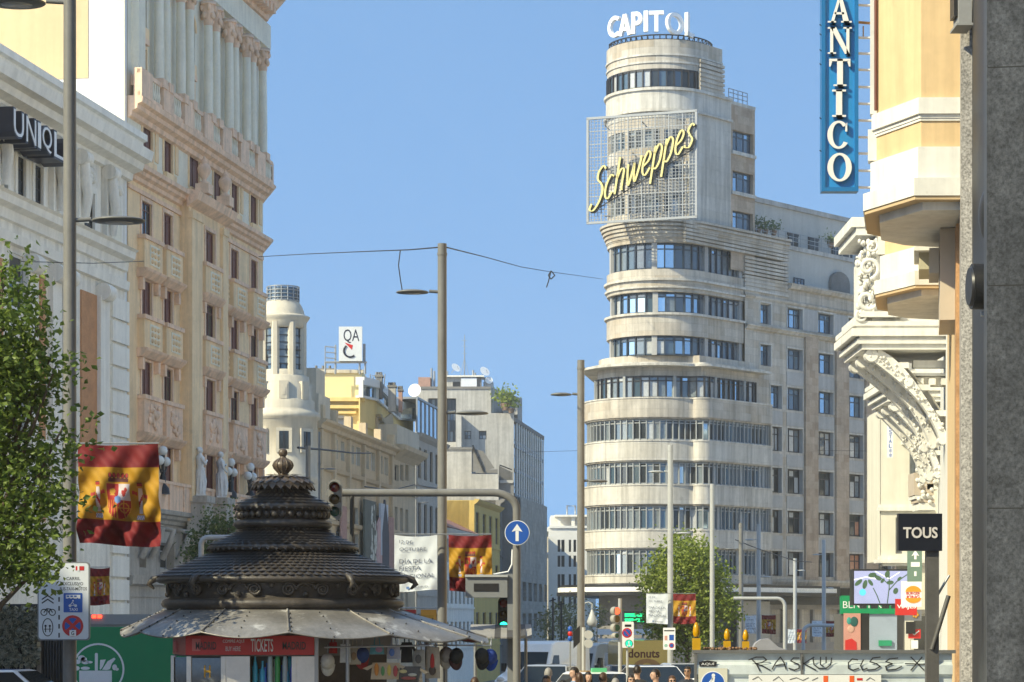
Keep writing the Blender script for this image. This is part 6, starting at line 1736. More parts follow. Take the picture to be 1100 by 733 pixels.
# ---- flat sign helpers
def disc(b,cx,cz,r,y,m,n=28,th=.003): b.ext([(cx+r*math.cos(2*math.pi*i/n),cz+r*math.sin(2*math.pi*i/n)) for i in range(n)],y-th,y,m)
def rect(b,x0,x1,z0,z1,y,m,th=.003): b.box(x0,y-th,z0,x1,y,z1,m)
def rrect(b,x0,x1,z0,z1,r,y0,y1,m):
    p=[]
    for cx,cz,a in ((x1-r,z0+r,-90),(x1-r,z1-r,0),(x0+r,z1-r,90),(x0+r,z0+r,180)):
        for i in range(5): t=math.radians(a+22.5*i); p.append((cx+r*math.cos(t),cz+r*math.sin(t)))
    b.ext(p,y0,y1,m)
def stroke(b,pts,w,y,m,th=.003):
    b.use(m)
    for a,c in zip(pts,pts[1:]):
        d=Vector((c[0]-a[0],c[1]-a[1])); 
        if d.length<1e-5: continue
        d.normalize(); n=Vector((-d.y,d.x))*w/2; e=d*w*.3
        b.ext([(a[0]-e.x-n.x,a[1]-e.y-n.y),(c[0]+e.x-n.x,c[1]+e.y-n.y),(c[0]+e.x+n.x,c[1]+e.y+n.y),(a[0]-e.x+n.x,a[1]-e.y+n.y)],y-th,y)
def lane_sign():
    Y=36.6; k=Y/F; T=thing('bus_lane_sign','white bus and taxi lane sign with a no stopping disc on the left lamp post','sign',(PX(69,Y),Y,0)); X=lambda p:PX(p,Y)-PX(69,Y); z=lambda y:PZ(y,Y)
    b=MB(M('sign_edge_grey',(.2,.21,.22),.4,.05)); rrect(b,X(41),X(97),z(688),z(604),.05,-.05,.0,b.mats[0]); b.build('backing',T)
    f=MB(M('sign_white',(.66,.70,.74),.4,.03)); rrect(f,X(42.3),X(95.7),z(686.7),z(605.3),.045,-.053,-.0501,f.mats[0]); f.build('face',T)
    y=-.054; t=MB(black); text(t,'CARRIL',X(72),X(87),z(623.5),z(620),y,0,black,offset=.012); text(t,'EXCLUSIVO',X(68),X(90),z(629),z(625.5),y,0,black,offset=.012); text(t,'BUS-TAXI-MOTOS',X(65),X(94),z(634.5),z(631),y,0,black,offset=.012)
    t.build('lettering',T); t=MB(black)
    for i in range(5): rect(t,X(63.4),X(65),z(685-i*9.6),z(680-i*9.6),y,black)
    t.build('lane_line',T); t=MB(black)
    for q in (48,57): 
        n=16
        for i in range(n):
            a=2*math.pi*i/n; c=2*math.pi*(i+1)/n; r=3.3*k
            stroke(t,[(X(q)+r*math.cos(a),z(658)+r*math.sin(a)),(X(q)+r*math.cos(c),z(658)+r*math.sin(c))],.9*k,y,black)
    stroke(t,[(X(48),z(658)),(X(51),z(654)),(X(55),z(654.5)),(X(57),z(658))],1.0*k,y,black); stroke(t,[(X(51),z(654)),(X(53),z(658)),(X(55),z(654.5))],.9*k,y,black)
    t.build('motorbike_symbol',T); t=MB(black)
    for d in (0,4): stroke(t,[(X(46),z(647+d-3)),(X(52),z(640+d)),(X(58),z(647+d-3))],1.3*k,y,black)
    t.build('chevron_symbol',T); t=MB(black)
    n=26
    for i in range(n):
        a=2*math.pi*i/n; c=2*math.pi*(i+1)/n; stroke(t,[(X(52)+5.5*k*math.cos(a),z(674)+9.3*k*math.sin(a)),(X(52)+5.5*k*math.cos(c),z(674)+9.3*k*math.sin(c))],.9*k,y,black)
    for q in (-2.3,2.3): disc(t,X(52+q),z(672.5),1.2*k,y,black); stroke(t,[(X(52+q),z(674)),(X(52+q),z(679))],1.1*k,y,black)
    stroke(t,[(X(48),z(676)),(X(56),z(676))],.7*k,y,black); t.build('passenger_symbol',T)
    c=MB(blue); rrect(c,X(69),X(89.2),z(658),z(637.3),.015,y-.003,y,blue); y2=y-.0035
    rect(c,X(71.5),X(87),z(643.2),z(639.2),y2,white); [disc(c,X(q),z(643.6),1.1*k,y2-.003,blue) for q in (75,79,84)]; [rect(c,X(q),X(q+2.6),z(641.5),z(640),y2-.003,blue) for q in (72.5,76.5,80.5)]
    stroke(c,[(X(76),z(650.5)),(X(78.5),z(647)),(X(81),z(650.5)),(X(76),z(650.5))],.7*k,y2,white); [disc(c,X(q),z(650.8),1.5*k,y2,white) for q in (76,82)]; disc(c,X(79.2),z(645.6),.9*k,y2,white)
    text(c,'TAXI',X(75),X(84),z(656.5),z(653.3),y2,0,white,offset=.015); c.build('blue_panel',T)
    s=MB(red); cx,cz=X(78.8),z(672.5); disc(s,cx,cz,11.4*k,y,red); 
    for i in range(4):
        a=math.pi/4+i*math.pi/2; q=.25
        pts=[]
        for j in range(7): 
            t_=-math.pi/4+q+ (math.pi/2-2*q)*j/6; A=i*math.pi/2+t_; pts.append((cx+8.6*k*math.cos(A),cz+8.6*k*math.sin(A)))
        pts.append((cx+2.2*k*math.cos(i*math.pi/2),cz+2.2*k*math.sin(i*math.pi/2)))
        s.ext(pts,y-.007,y-.0035,blue)
    rect(s,X(75.5),X(82.5),z(683.5),z(677),y-.008,white); text(s,'G',X(77.3),X(80.6),z(682.4),z(678.2),y-.0115,0,black,offset=.02); s.build('no_stopping_disc',T)
    e=MB(red); rect(e,X(82),X(91),z(613),z(608.5),y,red); rect(e,X(84),X(86),z(613.5),z(608),y-.004,white); e.build('sticker',T)
lane_sign()
# ---- masts and traffic lights
lit_g=M('green_light_on',(.0,.9,.55),.3,0,emit=2.2); dk_r=M('red_lens_off',(.16,.012,.015),.2,0,coat=.5); lit_r=M('red_light_on',(.9,.05,.03),.3,0,emit=1.6); dk_a=M('amber_lens_off',(.10,.06,.02),.2,0); dk_g=M('green_lens_off',(.01,.07,.05),.2,0)
def traffic_light(px,py,Y,label,h=44,cols=None,body=None,face=None,rz=0,w=16,lens=3,group='traffic lights'):
    k=Y/F; T=thing('traffic_light',label,'traffic light',P(px,py,Y),rz,group); H=h*k; W=w*k
    b=MB(body or poleg)
    p=[]
    for s,c in ((1,0),(-1,-H)):
        for i in range(9): a=math.pi*i/8+(0 if s>0 else math.pi); p.append((W/2*math.cos(a),(-W/2 if s>0 else -H+W/2)+W/2*math.sin(a)))
    b.ext(p,-.08,.12); b.build('housing',T)
    for i in range(lens):
        zc=-W*.62-i*(H-W*1.24)/max(1,lens-1); r=W*.36
        v=MB(black)
        n=14; vs=[]
        for yy in (-.081,-.081-.22*min(1,W*3)):
            for j in range(n+1): a=-.5+ (math.pi+1.0)*j/n; vs.append((r*1.12*math.cos(a),yy,zc+r*1.12*math.sin(a)))
        v.add(vs,[(j,j+1,n+2+j,n+1+j) for j in range(n)],True); o=v.build('visor',T)
        l=MB((cols or [dk_r,dk_a,dk_g])[i]); l.lathe([(.001,.05*r*3),(r*.6,.04*r*3),(r,0)],16); 
        me=l.build('lens',o); me.location=(0,-.082,zc); me.rotation_euler=(math.pi/2,0,0)
    return T
def mast():
    Y=45; k=Y/F; T=thing('traffic_mast','grey traffic mast with a long horizontal arm bending down at a blue arrow sign','mast',(PX(555,Y),Y,0)); X=lambda p:PX(p,Y)-PX(555,Y); z=lambda y:PZ(y,Y)
    r=4.2*k; b=MB(poleg); c=[(X(363),0,z(529.5)),(X(460),0,z(529.5)),(X(530),0,z(529.5))]
    for i in range(1,8): a=math.pi/2*i/7; c.append((X(530)+25*k*math.sin(a),0,z(529.5)-18*k*(1-math.cos(a))))
    c.append((X(555),0,0)); b.tube(c,r,14); b.build('arm_pole',T)
    d=MB(poleg); d.tube([(X(378),.0,z(531)),(X(378),.0,z(585))],2.6*k,10,m=M('dark_mast_box',(.06,.06,.06),.5,.1)); d.build('hanging_bar',T)
    e=MB(poleg); e.box(X(350.5),-.03,z(533),X(364),.03,z(526)); e.build('arm_bracket',T)
mast()
traffic_light(360,515,44.6,'traffic light at the arm end beside the kiosk roof finial',44,[dk_r,dk_a,dk_g],w=14.5)
def arrow_sign():
    Y=44.8; k=Y/F; T=thing('arrow_sign','round blue sign with a white upward arrow on the traffic mast','sign',P(555.5,572.5,Y)); b=MB(metalg); disc(b,0,0,13.4*k,0,white,36,.02); b.build('rim',T)
    f=MB(blue); disc(f,0,0,12.6*k,-.0205,blue,36,.004); f.build('face',T); a=MB(white); y=-.0252
    a.ext([(-1.7*k,-9*k),(1.7*k,-9*k),(1.7*k,2*k),(-1.7*k,2*k)],y-.003,y); a.ext([(-5.8*k,1*k),(-1.7*k,2.2*k),(1.7*k,2.2*k),(5.8*k,1*k),(0,9.5*k)],y-.003,y); a.build('arrow',T)
arrow_sign()
def cam_box():
    Y=46; k=Y/F; T=thing('display_box','grey box with a dark display window beside the traffic mast','box',(PX(523,Y),Y,PZ(642,Y))); X=lambda p:PX(p,Y)-PX(523,Y); z=lambda y:PZ(y,Y)-PZ(642,Y)
    m=M('display_box_grey',(.22,.23,.24),.4,.05); b=MB(m); b.box(X(500),0,0,X(545),.6,z(620)); b.box(X(499.5),-.05,z(620),X(545.5),.62,z(617.5),polelt); b.build('housing',T)
    f=MB(black); f.box(X(509),-.01,z(635.5),X(535.5),-.001,z(627)); f.build('display',T)
    s=MB(m); s.box(X(545.01),.1,-2.9-.1,X(551),.4,z(616)); s.tube([(X(530),.3,z(617)),(X(546),.3,z(614)),(X(550),.3,z(606)),(X(550.5),.3,z(590))],.02,6,m=white); s.build('post',T)
cam_box()
traffic_light(541,641,47,'traffic light with lit green lens under the grey display box',39,[dk_r,dk_a,lit_g],body=black,w=12)
def white_tube(name,label,px0,px1,ya,Y,down_px,w=5,m=polelt):
    k=Y/F; b=MB(m); r=w*k/2; s=1 if px1>px0 else -1; R=8*k
    c=[P(px0,ya,Y),P(px1-s*8,ya,Y)]
    p1=P(px1,ya,Y)
    for i in range(1,6): a=math.pi/2*i/5; c.append(Vector((p1.x-s*R+s*R*math.sin(a),Y,p1.z-R+R*math.cos(a))))
    c.append(Vector((p1.x,Y,ground(Y)))); b.tube(c,r,10); o=b.build(name); tag(o,label,'mast','bent tube masts')
white_tube('tube_mast','light grey bent tube mast behind the kiosk roof',252,216,577.5,60,216,6)
white_tube('tube_mast','white bent tube mast in front of the shop entrance',788,843,643,118,843,4)
white_tube('tube_mast','white bent tube mast ending beside the mural',902,863,672,150,863,4)
def tl_small(px,y0,y1,Y,label,cols,ped=None):
    pass
# three-lens signal facing left on its own post, plus crossing signal with round sign
def signal_post():
    Y=58; k=Y/F; T=thing('signal_post','pale signal post with a side facing red lamp near the crossing','traffic light',(PX(666,Y),Y,0),0,'traffic lights'); z=lambda y:PZ(y,Y)
    b=MB(polelt); b.tube([(0,0,0),(0,0,z(643))],2*k,10); b.build('post',T)
    for i,(y,m) in enumerate(((656.5,lit_r),(665,dk_a),(674.5,dk_g),(683,dk_g))):
        h=MB(M('signal_shell',(.35,.34,.31),.5,.08) if i==0 else bpy.data.materials['signal_shell']); r=(4.6 if i<3 else 3)*k; x=-5*k
        h.tube([(x-2*k,0,z(y)),(x+1.5*k,-.12,z(y))],r,14); o=h.build('lamp_shell',T); l=MB(m); l.tube([(x+1.51*k,-.121,z(y)),(x+1.6*k,-.125,z(y))],r*.8,14); l.build('lens',o)
signal_post()
def crossing():
    Y=56; k=Y/F; T=thing('crossing_signal','white board with a no parking disc and green walking signal on a pale post','traffic light',(PX(674,Y),Y,0),0,'traffic lights'); z=lambda y:PZ(y,Y); X=lambda p:PX(p,Y)-PX(674,Y)
    b=MB(polelt); b.tube([(X(674),.05,0),(X(674),.05,z(697))],1.3*k,8); b.build('post',T)
    p=MB(white); rrect(p,X(668.3),X(680.7),z(696),z(668),.02,-.03,0,white); p.build('board',T); y=-.031
    s=MB(red); disc(s,X(673.5),z(680),5.3*k,y,red); disc(s,X(673.5),z(680),3.9*k,y-.004,blue); stroke(s,[(X(671),z(677)),(X(676),z(683))],1.2*k,y-.008,red); rect(s,X(671),X(678),z(673.5),z(671),y,black); s.build('no_parking_disc',T)
    g=MB(black); disc(g,X(675.5),z(691.5),4.2*k,y,black); disc(g,X(675.5),z(691.5),3.6*k,y-.004,M('signal_green_dim',(.0,.45,.32),.3,0,emit=.5)); stroke(g,[(X(675.5),z(689)),(X(675.5),z(692)),(X(674),z(694.5))],1*k,y-.009,white); stroke(g,[(X(675.5),z(692)),(X(677),z(694.5))],1*k,y-.009,white); g.build('walking_signal',T)
crossing()
def round_mirrors():
    Y=62; k=Y/F; b=MB(M('signal_back_grey',(.45,.45,.43),.5,.06)); 
    for y in (682,691.5): b.lathe([(.001,-.1),(3*k,-.09),(4.8*k,-.02),(4.8*k,.1)],16,(0,0,0)) if False else b.tube([P(632,y,Y),P(632,y,Y)+Vector((0,-.25,0))],4.8*k,16)
    b.tube([P(627,682,Y+.05),P(632,682,Y+.05),P(632,692,Y+.05),P(627,692,Y+.05)],.03,6); b.tube([P(627,674,Y+.05),P(627,760,Y+.05)],.05,8)
    tag(b.build('twin_signal'),'back of a small two lamp signal right of the slim lamp post','traffic light','traffic lights')
    Y=64; c=MB(black); c.ext([(PX(616,Y),PZ(697,Y)),(PX(623,Y),PZ(690,Y)),(PX(623,Y),PZ(672,Y)),(PX(616,Y),PZ(679,Y))],Y,Y+.1)
    tag(c.build('slanted_sign'),'dark slanted back of a sign plate left of the slim lamp post','sign')
    c=MB(blue); 
    for i in range(3): c.sph(P(612.5,676+i*5,65),(.07,.05,.09),8,blue if i%2==0 else red)
    c.tube([P(612.5,672,65),P(612.5,760,65)],.02,6,m=metalg)
    tag(c.build('street_ornament'),'small blue and red ornament sign edge on left side of the slim lamp post','sign')
    Y=88; c=MB(polelt); pts=[P(626,649,Y),P(632,647,Y),P(636,649,Y),P(636,654,Y)]; c.tube(pts,.03,6); c.lathe([(.03,0),(.12,-.25),(.2,-.45),(.14,-.6),(.02,-.65)],12,tuple(P(636,655,Y))); c.tube([P(626,646,Y),P(626,760,Y)],.05,8)
    tag(c.build('bell_lamp'),'small bell shaped hanging lamp on a curved arm','street lamp')
round_mirrors()
def small_sign_post():
    Y=94.5; k=Y/F; T=thing('parking_sign','small white panel of traffic symbols on the lamp post before the tree','sign',(PX(718.5,Y),Y-.2,PZ(698,Y))); X=lambda p:PX(p,Y)-PX(718.5,Y); z=lambda y:PZ(y,Y)-PZ(698,Y)
    b=MB(white); rrect(b,X(712),X(725),0,z(674.5),.03,-.02,.02,white); b.build('panel',T); s=MB(red); y=-.021
    rect(s,X(718.5),X(723.5),z(688),z(682),y,blue); disc(s,X(721),z(693.5),2.8*k,y,red); disc(s,X(721),z(693.5),1.9*k,y-.004,blue); disc(s,X(715),z(693.5),1.8*k,y,M('soft_green',(.3,.5,.4),.5,0)); rect(s,X(713.5),X(716.5),z(688),z(683),y,M('soft_red',(.6,.3,.25),.5,0)); rect(s,X(713),X(724),z(678.3),z(677),y,black); s.build('symbols',T)
small_sign_post()
# ================= TREES =================
leafA=leafmat('leaf_dark_green',(.08,.14,.026),(.24,.32,.07),.42); leafB=leafmat('leaf_plaza_green',(.14,.20,.03),(.36,.42,.10),.42); leafC=leafmat('leaf_dull_green',(.06,.10,.035),(.16,.21,.08),.35); leafD=leafmat('leaf_olive',(.12,.13,.05),(.26,.25,.12),.4)
def tree(name,label,base,h_trunk,r,blobs,n,ls,lm,seed=1,limbs=7,group=None,hollow=.55):
    rnd=random.Random(seed); T=thing(name,label,'tree',base,0,group); B=Vector(base)
    b=MB(bark); top=Vector((rnd.uniform(-.1,.1),rnd.uniform(-.1,.1),h_trunk))
    b.tube([(0,0,-.1),(rnd.uniform(-.04,.04),0,h_trunk*.5),top],[r*1.15,r*.9,r*.75],10)
    for i in range(limbs):
        c,rr=blobs[i%len(blobs)]; c=Vector(c)-B
        tgt=c+Vector((rnd.uniform(-.6,.6)*rr[0],rnd.uniform(-.6,.6)*rr[1],rnd.uniform(-.2,.7)*rr[2]))
        m=top.lerp(tgt,.5)+Vector((rnd.uniform(-.1,.1),rnd.uniform(-.1,.1),.15))*rr[0]
        b.tube([top-Vector((0,0,.15*h_trunk*(i%3)/3)),m,tgt],[r*.5,r*.28,r*.08],6)
    b.build('trunk',T)
    V=[];Fs=[]
    clumps=[]
    tot=sum(q[1][0]*q[1][1]*q[1][2] for q in blobs)
    ncl=max(20,n//26)
    for c,rr in blobs:
        for _ in range(int(ncl*rr[0]*rr[1]*rr[2]/tot)+1):
            d=Vector((rnd.gauss(0,1),rnd.gauss(0,1),rnd.gauss(0,1))).normalized(); s=hollow+(1-hollow)*rnd.random()**.6; s*=rnd.uniform(.85,1.1)
            clumps.append(Vector(c)-B+Vector((d.x*rr[0],d.y*rr[1],d.z*rr[2]))*s)
    per=max(1,n//len(clumps))
    for c in clumps:
        cr=ls*rnd.uniform(1.6,3.4); per_c=int(per*rnd.uniform(.5,1.5))
        for _ in range(per_c):
            p=c+Vector((rnd.gauss(0,1),rnd.gauss(0,1),rnd.gauss(0,.8)))*cr*.6
            a=Vector((rnd.gauss(0,1),rnd.gauss(0,1),rnd.gauss(-.3,.6))).normalized(); u=a.orthogonal().normalized(); u=(u*math.cos(q:=rnd.random()*6.28)+a.cross(u)*math.sin(q))
            l=ls*rnd.uniform(.6,1.2); w_=l*.34; nb=len(V); nn=a.cross(u)*l*.12
            V+= [tuple(p-a*l*.5),tuple(p+u*w_+nn),tuple(p+a*l*.5),tuple(p-u*w_+nn)]; Fs.append((nb,nb+1,nb+2,nb+3))
    cmb=MB(lm); cmb.add(V,Fs); cmb.build('crown',T)
    return T
tree('street_tree','dark leafy street tree at the left edge in front of the white building',(PX(-55,30.5),30.5,0),2.2,.13,
  [(P(-20,430,30.5),(.80,.9,1.05)),(P(18,345,30.5),(.42,.5,.75)),(P(38,400,30.5),(.40,.5,.5)),(P(20,530,30.4),(.62,.7,.75)),(P(-30,590,30.4),(.9,.8,.6)),(P(45,605,30.3),(.42,.5,.33)),(P(60,475,30.4),(.26,.4,.3)),(P(70,395,30.4),(.16,.3,.12)),(P(8,295,30.5),(.2,.3,.35))],13500,.102,leafA,3,12,hollow=.3)
def sprig(label,pts,seed):
    pass
tree('street_tree','round bright green tree standing in front of the rounded building',(PX(738,120),120,ground(120)),2.6,.14,
  [(P(738,628,120),(2.1,2.0,1.75)),(P(738,600,120),(1.5,1.5,1.15)),(P(722,660,120),(1.6,1.6,1.3)),(P(758,655,120),(1.45,1.6,1.5)),(P(708,626,120),(.9,1,.8)),(P(740,690,120),(1.9,1.5,.9))],15000,.21,leafB,5,9,hollow=.6)
tree('street_tree','grey green tree half hidden behind the kiosk roof',(PX(232,75),75,0),2.6,.11,
  [(P(232,590,75),(.95,.9,.95)),(P(245,560,75),(.6,.7,.6)),(P(215,600,75),(.55,.6,.6)),(P(250,610,75),(.7,.7,.7)),(P(205,625,75),(.5,.5,.5))],4200,.13,leafC,8,8,hollow=.4)
for i,(px,lab) in enumerate(((590,'thin young tree left of the slim lamp post'),(606,'thin young tree behind the white van roof'),(618,'thin young tree touching the slim lamp post'),(640,'thin young tree under the rounded building canopy'))):
    Y=150+i*6
    tree('young_tree',lab,(PX(px,Y),Y,ground(Y)),3.0,.05,[(P(px,672,Y),(.75,.7,1.3)),(P(px+3,655,Y),(.45,.45,.8))],420,.2,leafD,20+i,6,'young street trees',.2)
for i,(px,lab) in enumerate(((594,'dark thin pole among the young trees, left'),(603,'dark thin pole among the young trees, right'))):
    Y=148; b=MB(black); b.tube([P(px,740,Y),P(px,642+4*i,Y)],.06,6); b.tube([P(px-4,646+4*i,Y),P(px+3,644+4*i,Y)],.05,6); tag(b.build('lamp_pole'),lab,'pole')
# roof plants on far terraces
def plant(px,py,Y,r,label,n=160,ls=.3,m=leafC,g='roof terrace plants'):
    T=thing('potted_plant',label,'plant',P(px,py,Y),0,g); rnd=random.Random(px); b=MB(M('pot_clay',(.25,.16,.11),.8,.1) if 'pot_clay' not in bpy.data.materials else bpy.data.materials['pot_clay']); b.lathe([(r*.25,0),(r*.4,r*.5)],10); b.build('pot',T)
    V=[];Fs=[]
    for i in range(n):
        p=Vector((rnd.gauss(0,.45)*r,rnd.gauss(0,.4)*r,r*.6+abs(rnd.gauss(0,.55))*r)); a=Vector((rnd.gauss(0,1),rnd.gauss(0,1),rnd.gauss(0,1))).normalized()*ls*.5; u=a.orthogonal()*.5
        k=len(V); V+=[tuple(p-a),tuple(p+u),tuple(p+a),tuple(p-u)]; Fs.append((k,k+1,k+2,k+3))
    MB(m).add(V,Fs).build('foliage',T)
plant(543,441,304,1.7,'leafy terrace plant on the grey concrete building',240,.5,leafB); plant(549,444,304,1.2,'smaller terrace plant at the grey building edge',120,.45,leafB)
zt_=197.5
for px,py,lab in ((814,251,'dark terrace plant nearest the rounded tower'),(822,252,'dark terrace plant second from the rounded tower'),(831,253,'dark terrace plant third from the rounded tower'),(892,266,'terrace plant in the middle of the long roof terrace')):
    s_,z_=C_.hit(px,py,1.9); p_=C_.world(s_,1.9); plant(px,py,p_.y,.75,lab,110,.25)

# ================= HOARDING, GRAFFITI, SIGNS ON IT =================
def hoarding():
    Y=40; k=Y/F; x0,x1=PX(746,Y),PX(1023,Y); T=thing('metal_hoarding','corrugated metal hoarding with black graffiti at the lower right','fence',(x0,Y,0)); X=lambda p:PX(p,Y)-x0; z=lambda y:PZ(y,Y)
    hm=M('corrugated_steel',(.60,.66,.67),.42,.12,1.2,metal=.15,streak=.1); b=MB(hm)
    zt=z(702); vs=[];n=44
    for i in range(n+1):
        zz=zt-i*(zt-.05)/n; y=.03*(1 if (i%8) in (0,1,2,3) else -1)
        vs+=[(0,y,zz),(x1-x0,y,zz)]
    b.add(vs,[(2*i,2*i+1,2*i+3,2*i+2) for i in range(n)]); b.box(0,.035,.05,x1-x0,.07,zt)
    b.build('corrugated_sheet',T)
    c=MB(M('hoarding_rail',(.13,.13,.13),.6,.1)); c.box(-.03,-.06,zt,x1-x0+.05,.12,z(698.5)); 
    for q in (747,861,1005): c.box(X(q)-.02,-.05,0,X(q)+.02,.0,zt)
    c.build('top_rail',T)
    w=MB(M('poster_white',(.72,.72,.70),.7,.04)); w.box(X(804),-.055,z(760),X(946),-.035,z(725)); w.build('poster',T)
    o=MB(M('poster_orange',(.75,.12,.03),.6,.05)); o.box(X(884),-.06,z(760),X(889),-.0555,z(726)); o.box(X(912),-.06,z(760),X(917),-.0555,z(726)); o.box(X(920),-.06,z(731),X(926),-.0555,z(728.5),red); o.build('poster_stripe',T)
    g=MB(black); gk=M('spray_paint_black',(.025,.025,.028),.5,.05)
    def S(pts,w=1.25):
        stroke(g,[(X(a),z(c)) for a,c in pts],w*k,-.045,gk,.006)
    S([(807,708),(812,713),(816,721)]); S([(804,709),(812,706),(820,706),(823,709),(818,712),(811,713),(818,715),(827,720)]); g.build('graffiti_letter',T); g=MB(black)
    S([(829,719),(833,712),(838,706),(842,712),(844,719)]); S([(833,715),(843,714)]); g.build('graffiti_letter',T); g=MB(black)
    S([(858,707),(852,707),(849,710),(853,712),(858,714),(858,718),(853,720),(847,718)]); g.build('graffiti_letter',T); g=MB(black)
    S([(862,706),(862,719)]); S([(874,706),(863,713),(876,720)]); g.build('graffiti_letter',T); g=MB(black)
    S([(873,707),(874,714),(879,718),(887,718),(892,714),(893,707)]); S([(881,706),(881,714),(884,716)]); S([(887,706),(887,712)]); g.build('graffiti_letter',T); g=MB(black)
    S([(921,709),(915,708),(911,712),(911,718),(916,720),(922,718)]); S([(927,709),(924,715),(926,720),(931,718)]); g.build('graffiti_letter',T); g=MB(black)
    S([(945,706),(937,707),(934,711),(941,713),(945,716),(940,719),(931,720)]); S([(964,707),(955,708),(951,711),(958,713),(951,716),(952,720),(962,719),(968,716)]); g.build('graffiti_letter',T); g=MB(black)
    S([(972,713),(1000,714)]); S([(978,706),(992,720)]); S([(990,706),(978,720)]); g.build('graffiti_letter',T); g=MB(black)
    for pts in ([(808,730),(814,727),(818,731)],[(830,731),(836,727),(841,732)],[(848,730),(855,728),(862,731),(868,728)],[(930,731),(934,728),(939,731)],[(872,731),(878,728)]): g=MB(black); stroke(g,[(X(a_),z(c_)) for a_,c_ in pts],.6*k,-.0585,gk,.003); g.build('poster_scribble',T)
    s=MB(black); s.ext([(X(751),z(716)),(X(769),z(716)),(X(770),z(711)),(X(760),z(709.5)),(X(751),z(711))],-.045,-.038,black); text(s,'AQUÍ',X(753),X(767),z(715),z(711.5),-.046,0,white); s.build('sticker',T)
    p=MB(M('sign_backing_cream',(.6,.58,.48),.6,.05)); p.box(X(750),-.055,z(760),X(781),-.04,z(718)); disc(p,X(765.5),z(734),13*k,-.056,white,32); disc(p,X(765.5),z(734),12*k,-.0595,blue,32)
    y=-.063; disc(p,X(766),z(725.5),1.9*k,y,white); stroke(p,[(X(766),z(728)),(X(765),z(735)),(X(762),z(742))],3.2*k,y,white); stroke(p,[(X(765),z(735)),(X(769),z(742))],2.6*k,y,white); stroke(p,[(X(765),z(729)),(X(761),z(734))],1.5*k,y,white)
    p.build('pedestrian_sign',T)
hoarding()
for i,(px,y0,y1,lab) in enumerate(((748,668,698,'largest yellow warning beacon at the left end of the hoarding'),(781,673,696,'yellow warning beacon in the middle of the three'),(801,676,698,'yellow warning beacon rightmost of the three on the hoarding'))):
    Y=40.1+i*.05; k=Y/F; h=(y1-y0)*k; T=thing('warning_beacon',lab,'beacon',P(px,698.3,Y),0,'yellow warning beacons'); b=MB(yel); w=4.3*k*(h/(30*k))**.5
    rrect(b,-w,w,0,h*.42,.01,-w*.7,w*.7,yel); b.box(-w*.5,-w*.5,h*.42,w*.5,w*.5,h*.47,black); b.build('battery_box',T)
    l=MB(M('beacon_lens',(.55,.28,.01),.25,.05) if i==0 else bpy.data.materials['beacon_lens']); l.lathe([(w*.55,h*.47),(w*.85,h*.55),(w*.9,h*.68),(w*.7,h*.85),(w*.3,h*.97),(.001,h)],14); l.build('lens',T)
def rubble():
    b=MB(M('torn_sheet_grey',(.30,.30,.33),.7,.1)); Y=40.5; k=Y/F
    b.ext([(PX(808,Y),PZ(698.4,Y)),(PX(846,Y),PZ(698.4,Y)),(PX(836,Y),PZ(695,Y)),(PX(826,Y),PZ(686,Y)),(PX(818,Y),PZ(687,Y)),(PX(812,Y),PZ(691,Y))],Y,Y+.3); tag(b.build('torn_sheet'),'torn grey sheet heaped on the hoarding top right of the beacons','sheet')
    b=MB(M('brown_leaf_litter',(.22,.13,.08),.9,.3,6)); 
    for i in range(60): b.sph((PX(random.uniform(756,812),40.1),40.1+random.uniform(-.05,.1),PZ(698,40.1)+random.uniform(0,.03)),(.03,.02,.02),5)
    tag(b.build('leaf_litter'),None,None,kind='stuff')
rubble()
# ---- right pavement signs
def square_sign():
    Y=36; k=Y/F; T=thing('shop_blade_sign','black square shop sign with pale capital letters on a steel post','sign',(PX(1003,Y),Y,0)); X=lambda p:PX(p,Y)-PX(1003,Y); z=lambda y:PZ(y,Y)
    p=MB(M('steel_post_brown',(.10,.095,.09),.5,.15,3,streak=.2)); p.box(X(995.5),.02,0,X(1009),.16,z(592)); p.build('post',T)
    b=MB(M('blade_sign_black',(.012,.014,.022),.3,.1)); b.box(X(964.5),-.05,z(592),X(1011.5),.1,z(552)); b.build('panel',T)
    t=MB(M('blade_letters',(.62,.58,.55),.4,.03)); text(t,'TOUS',X(969.5),X(1006.5),z(578.5),z(566.5),-.056,.01,t.mats[0],offset=.025); t.build('lettering',T)
    d=MB(metalg); d.tube([(X(1008),.1,z(640)),(X(1021),.1,z(618))],.02,6); d.tube([(X(1001),.0,z(698)),(X(1019),.0,z(640))],.035,6,m=p.mats[0]); d.build('brace',T)
square_sign()
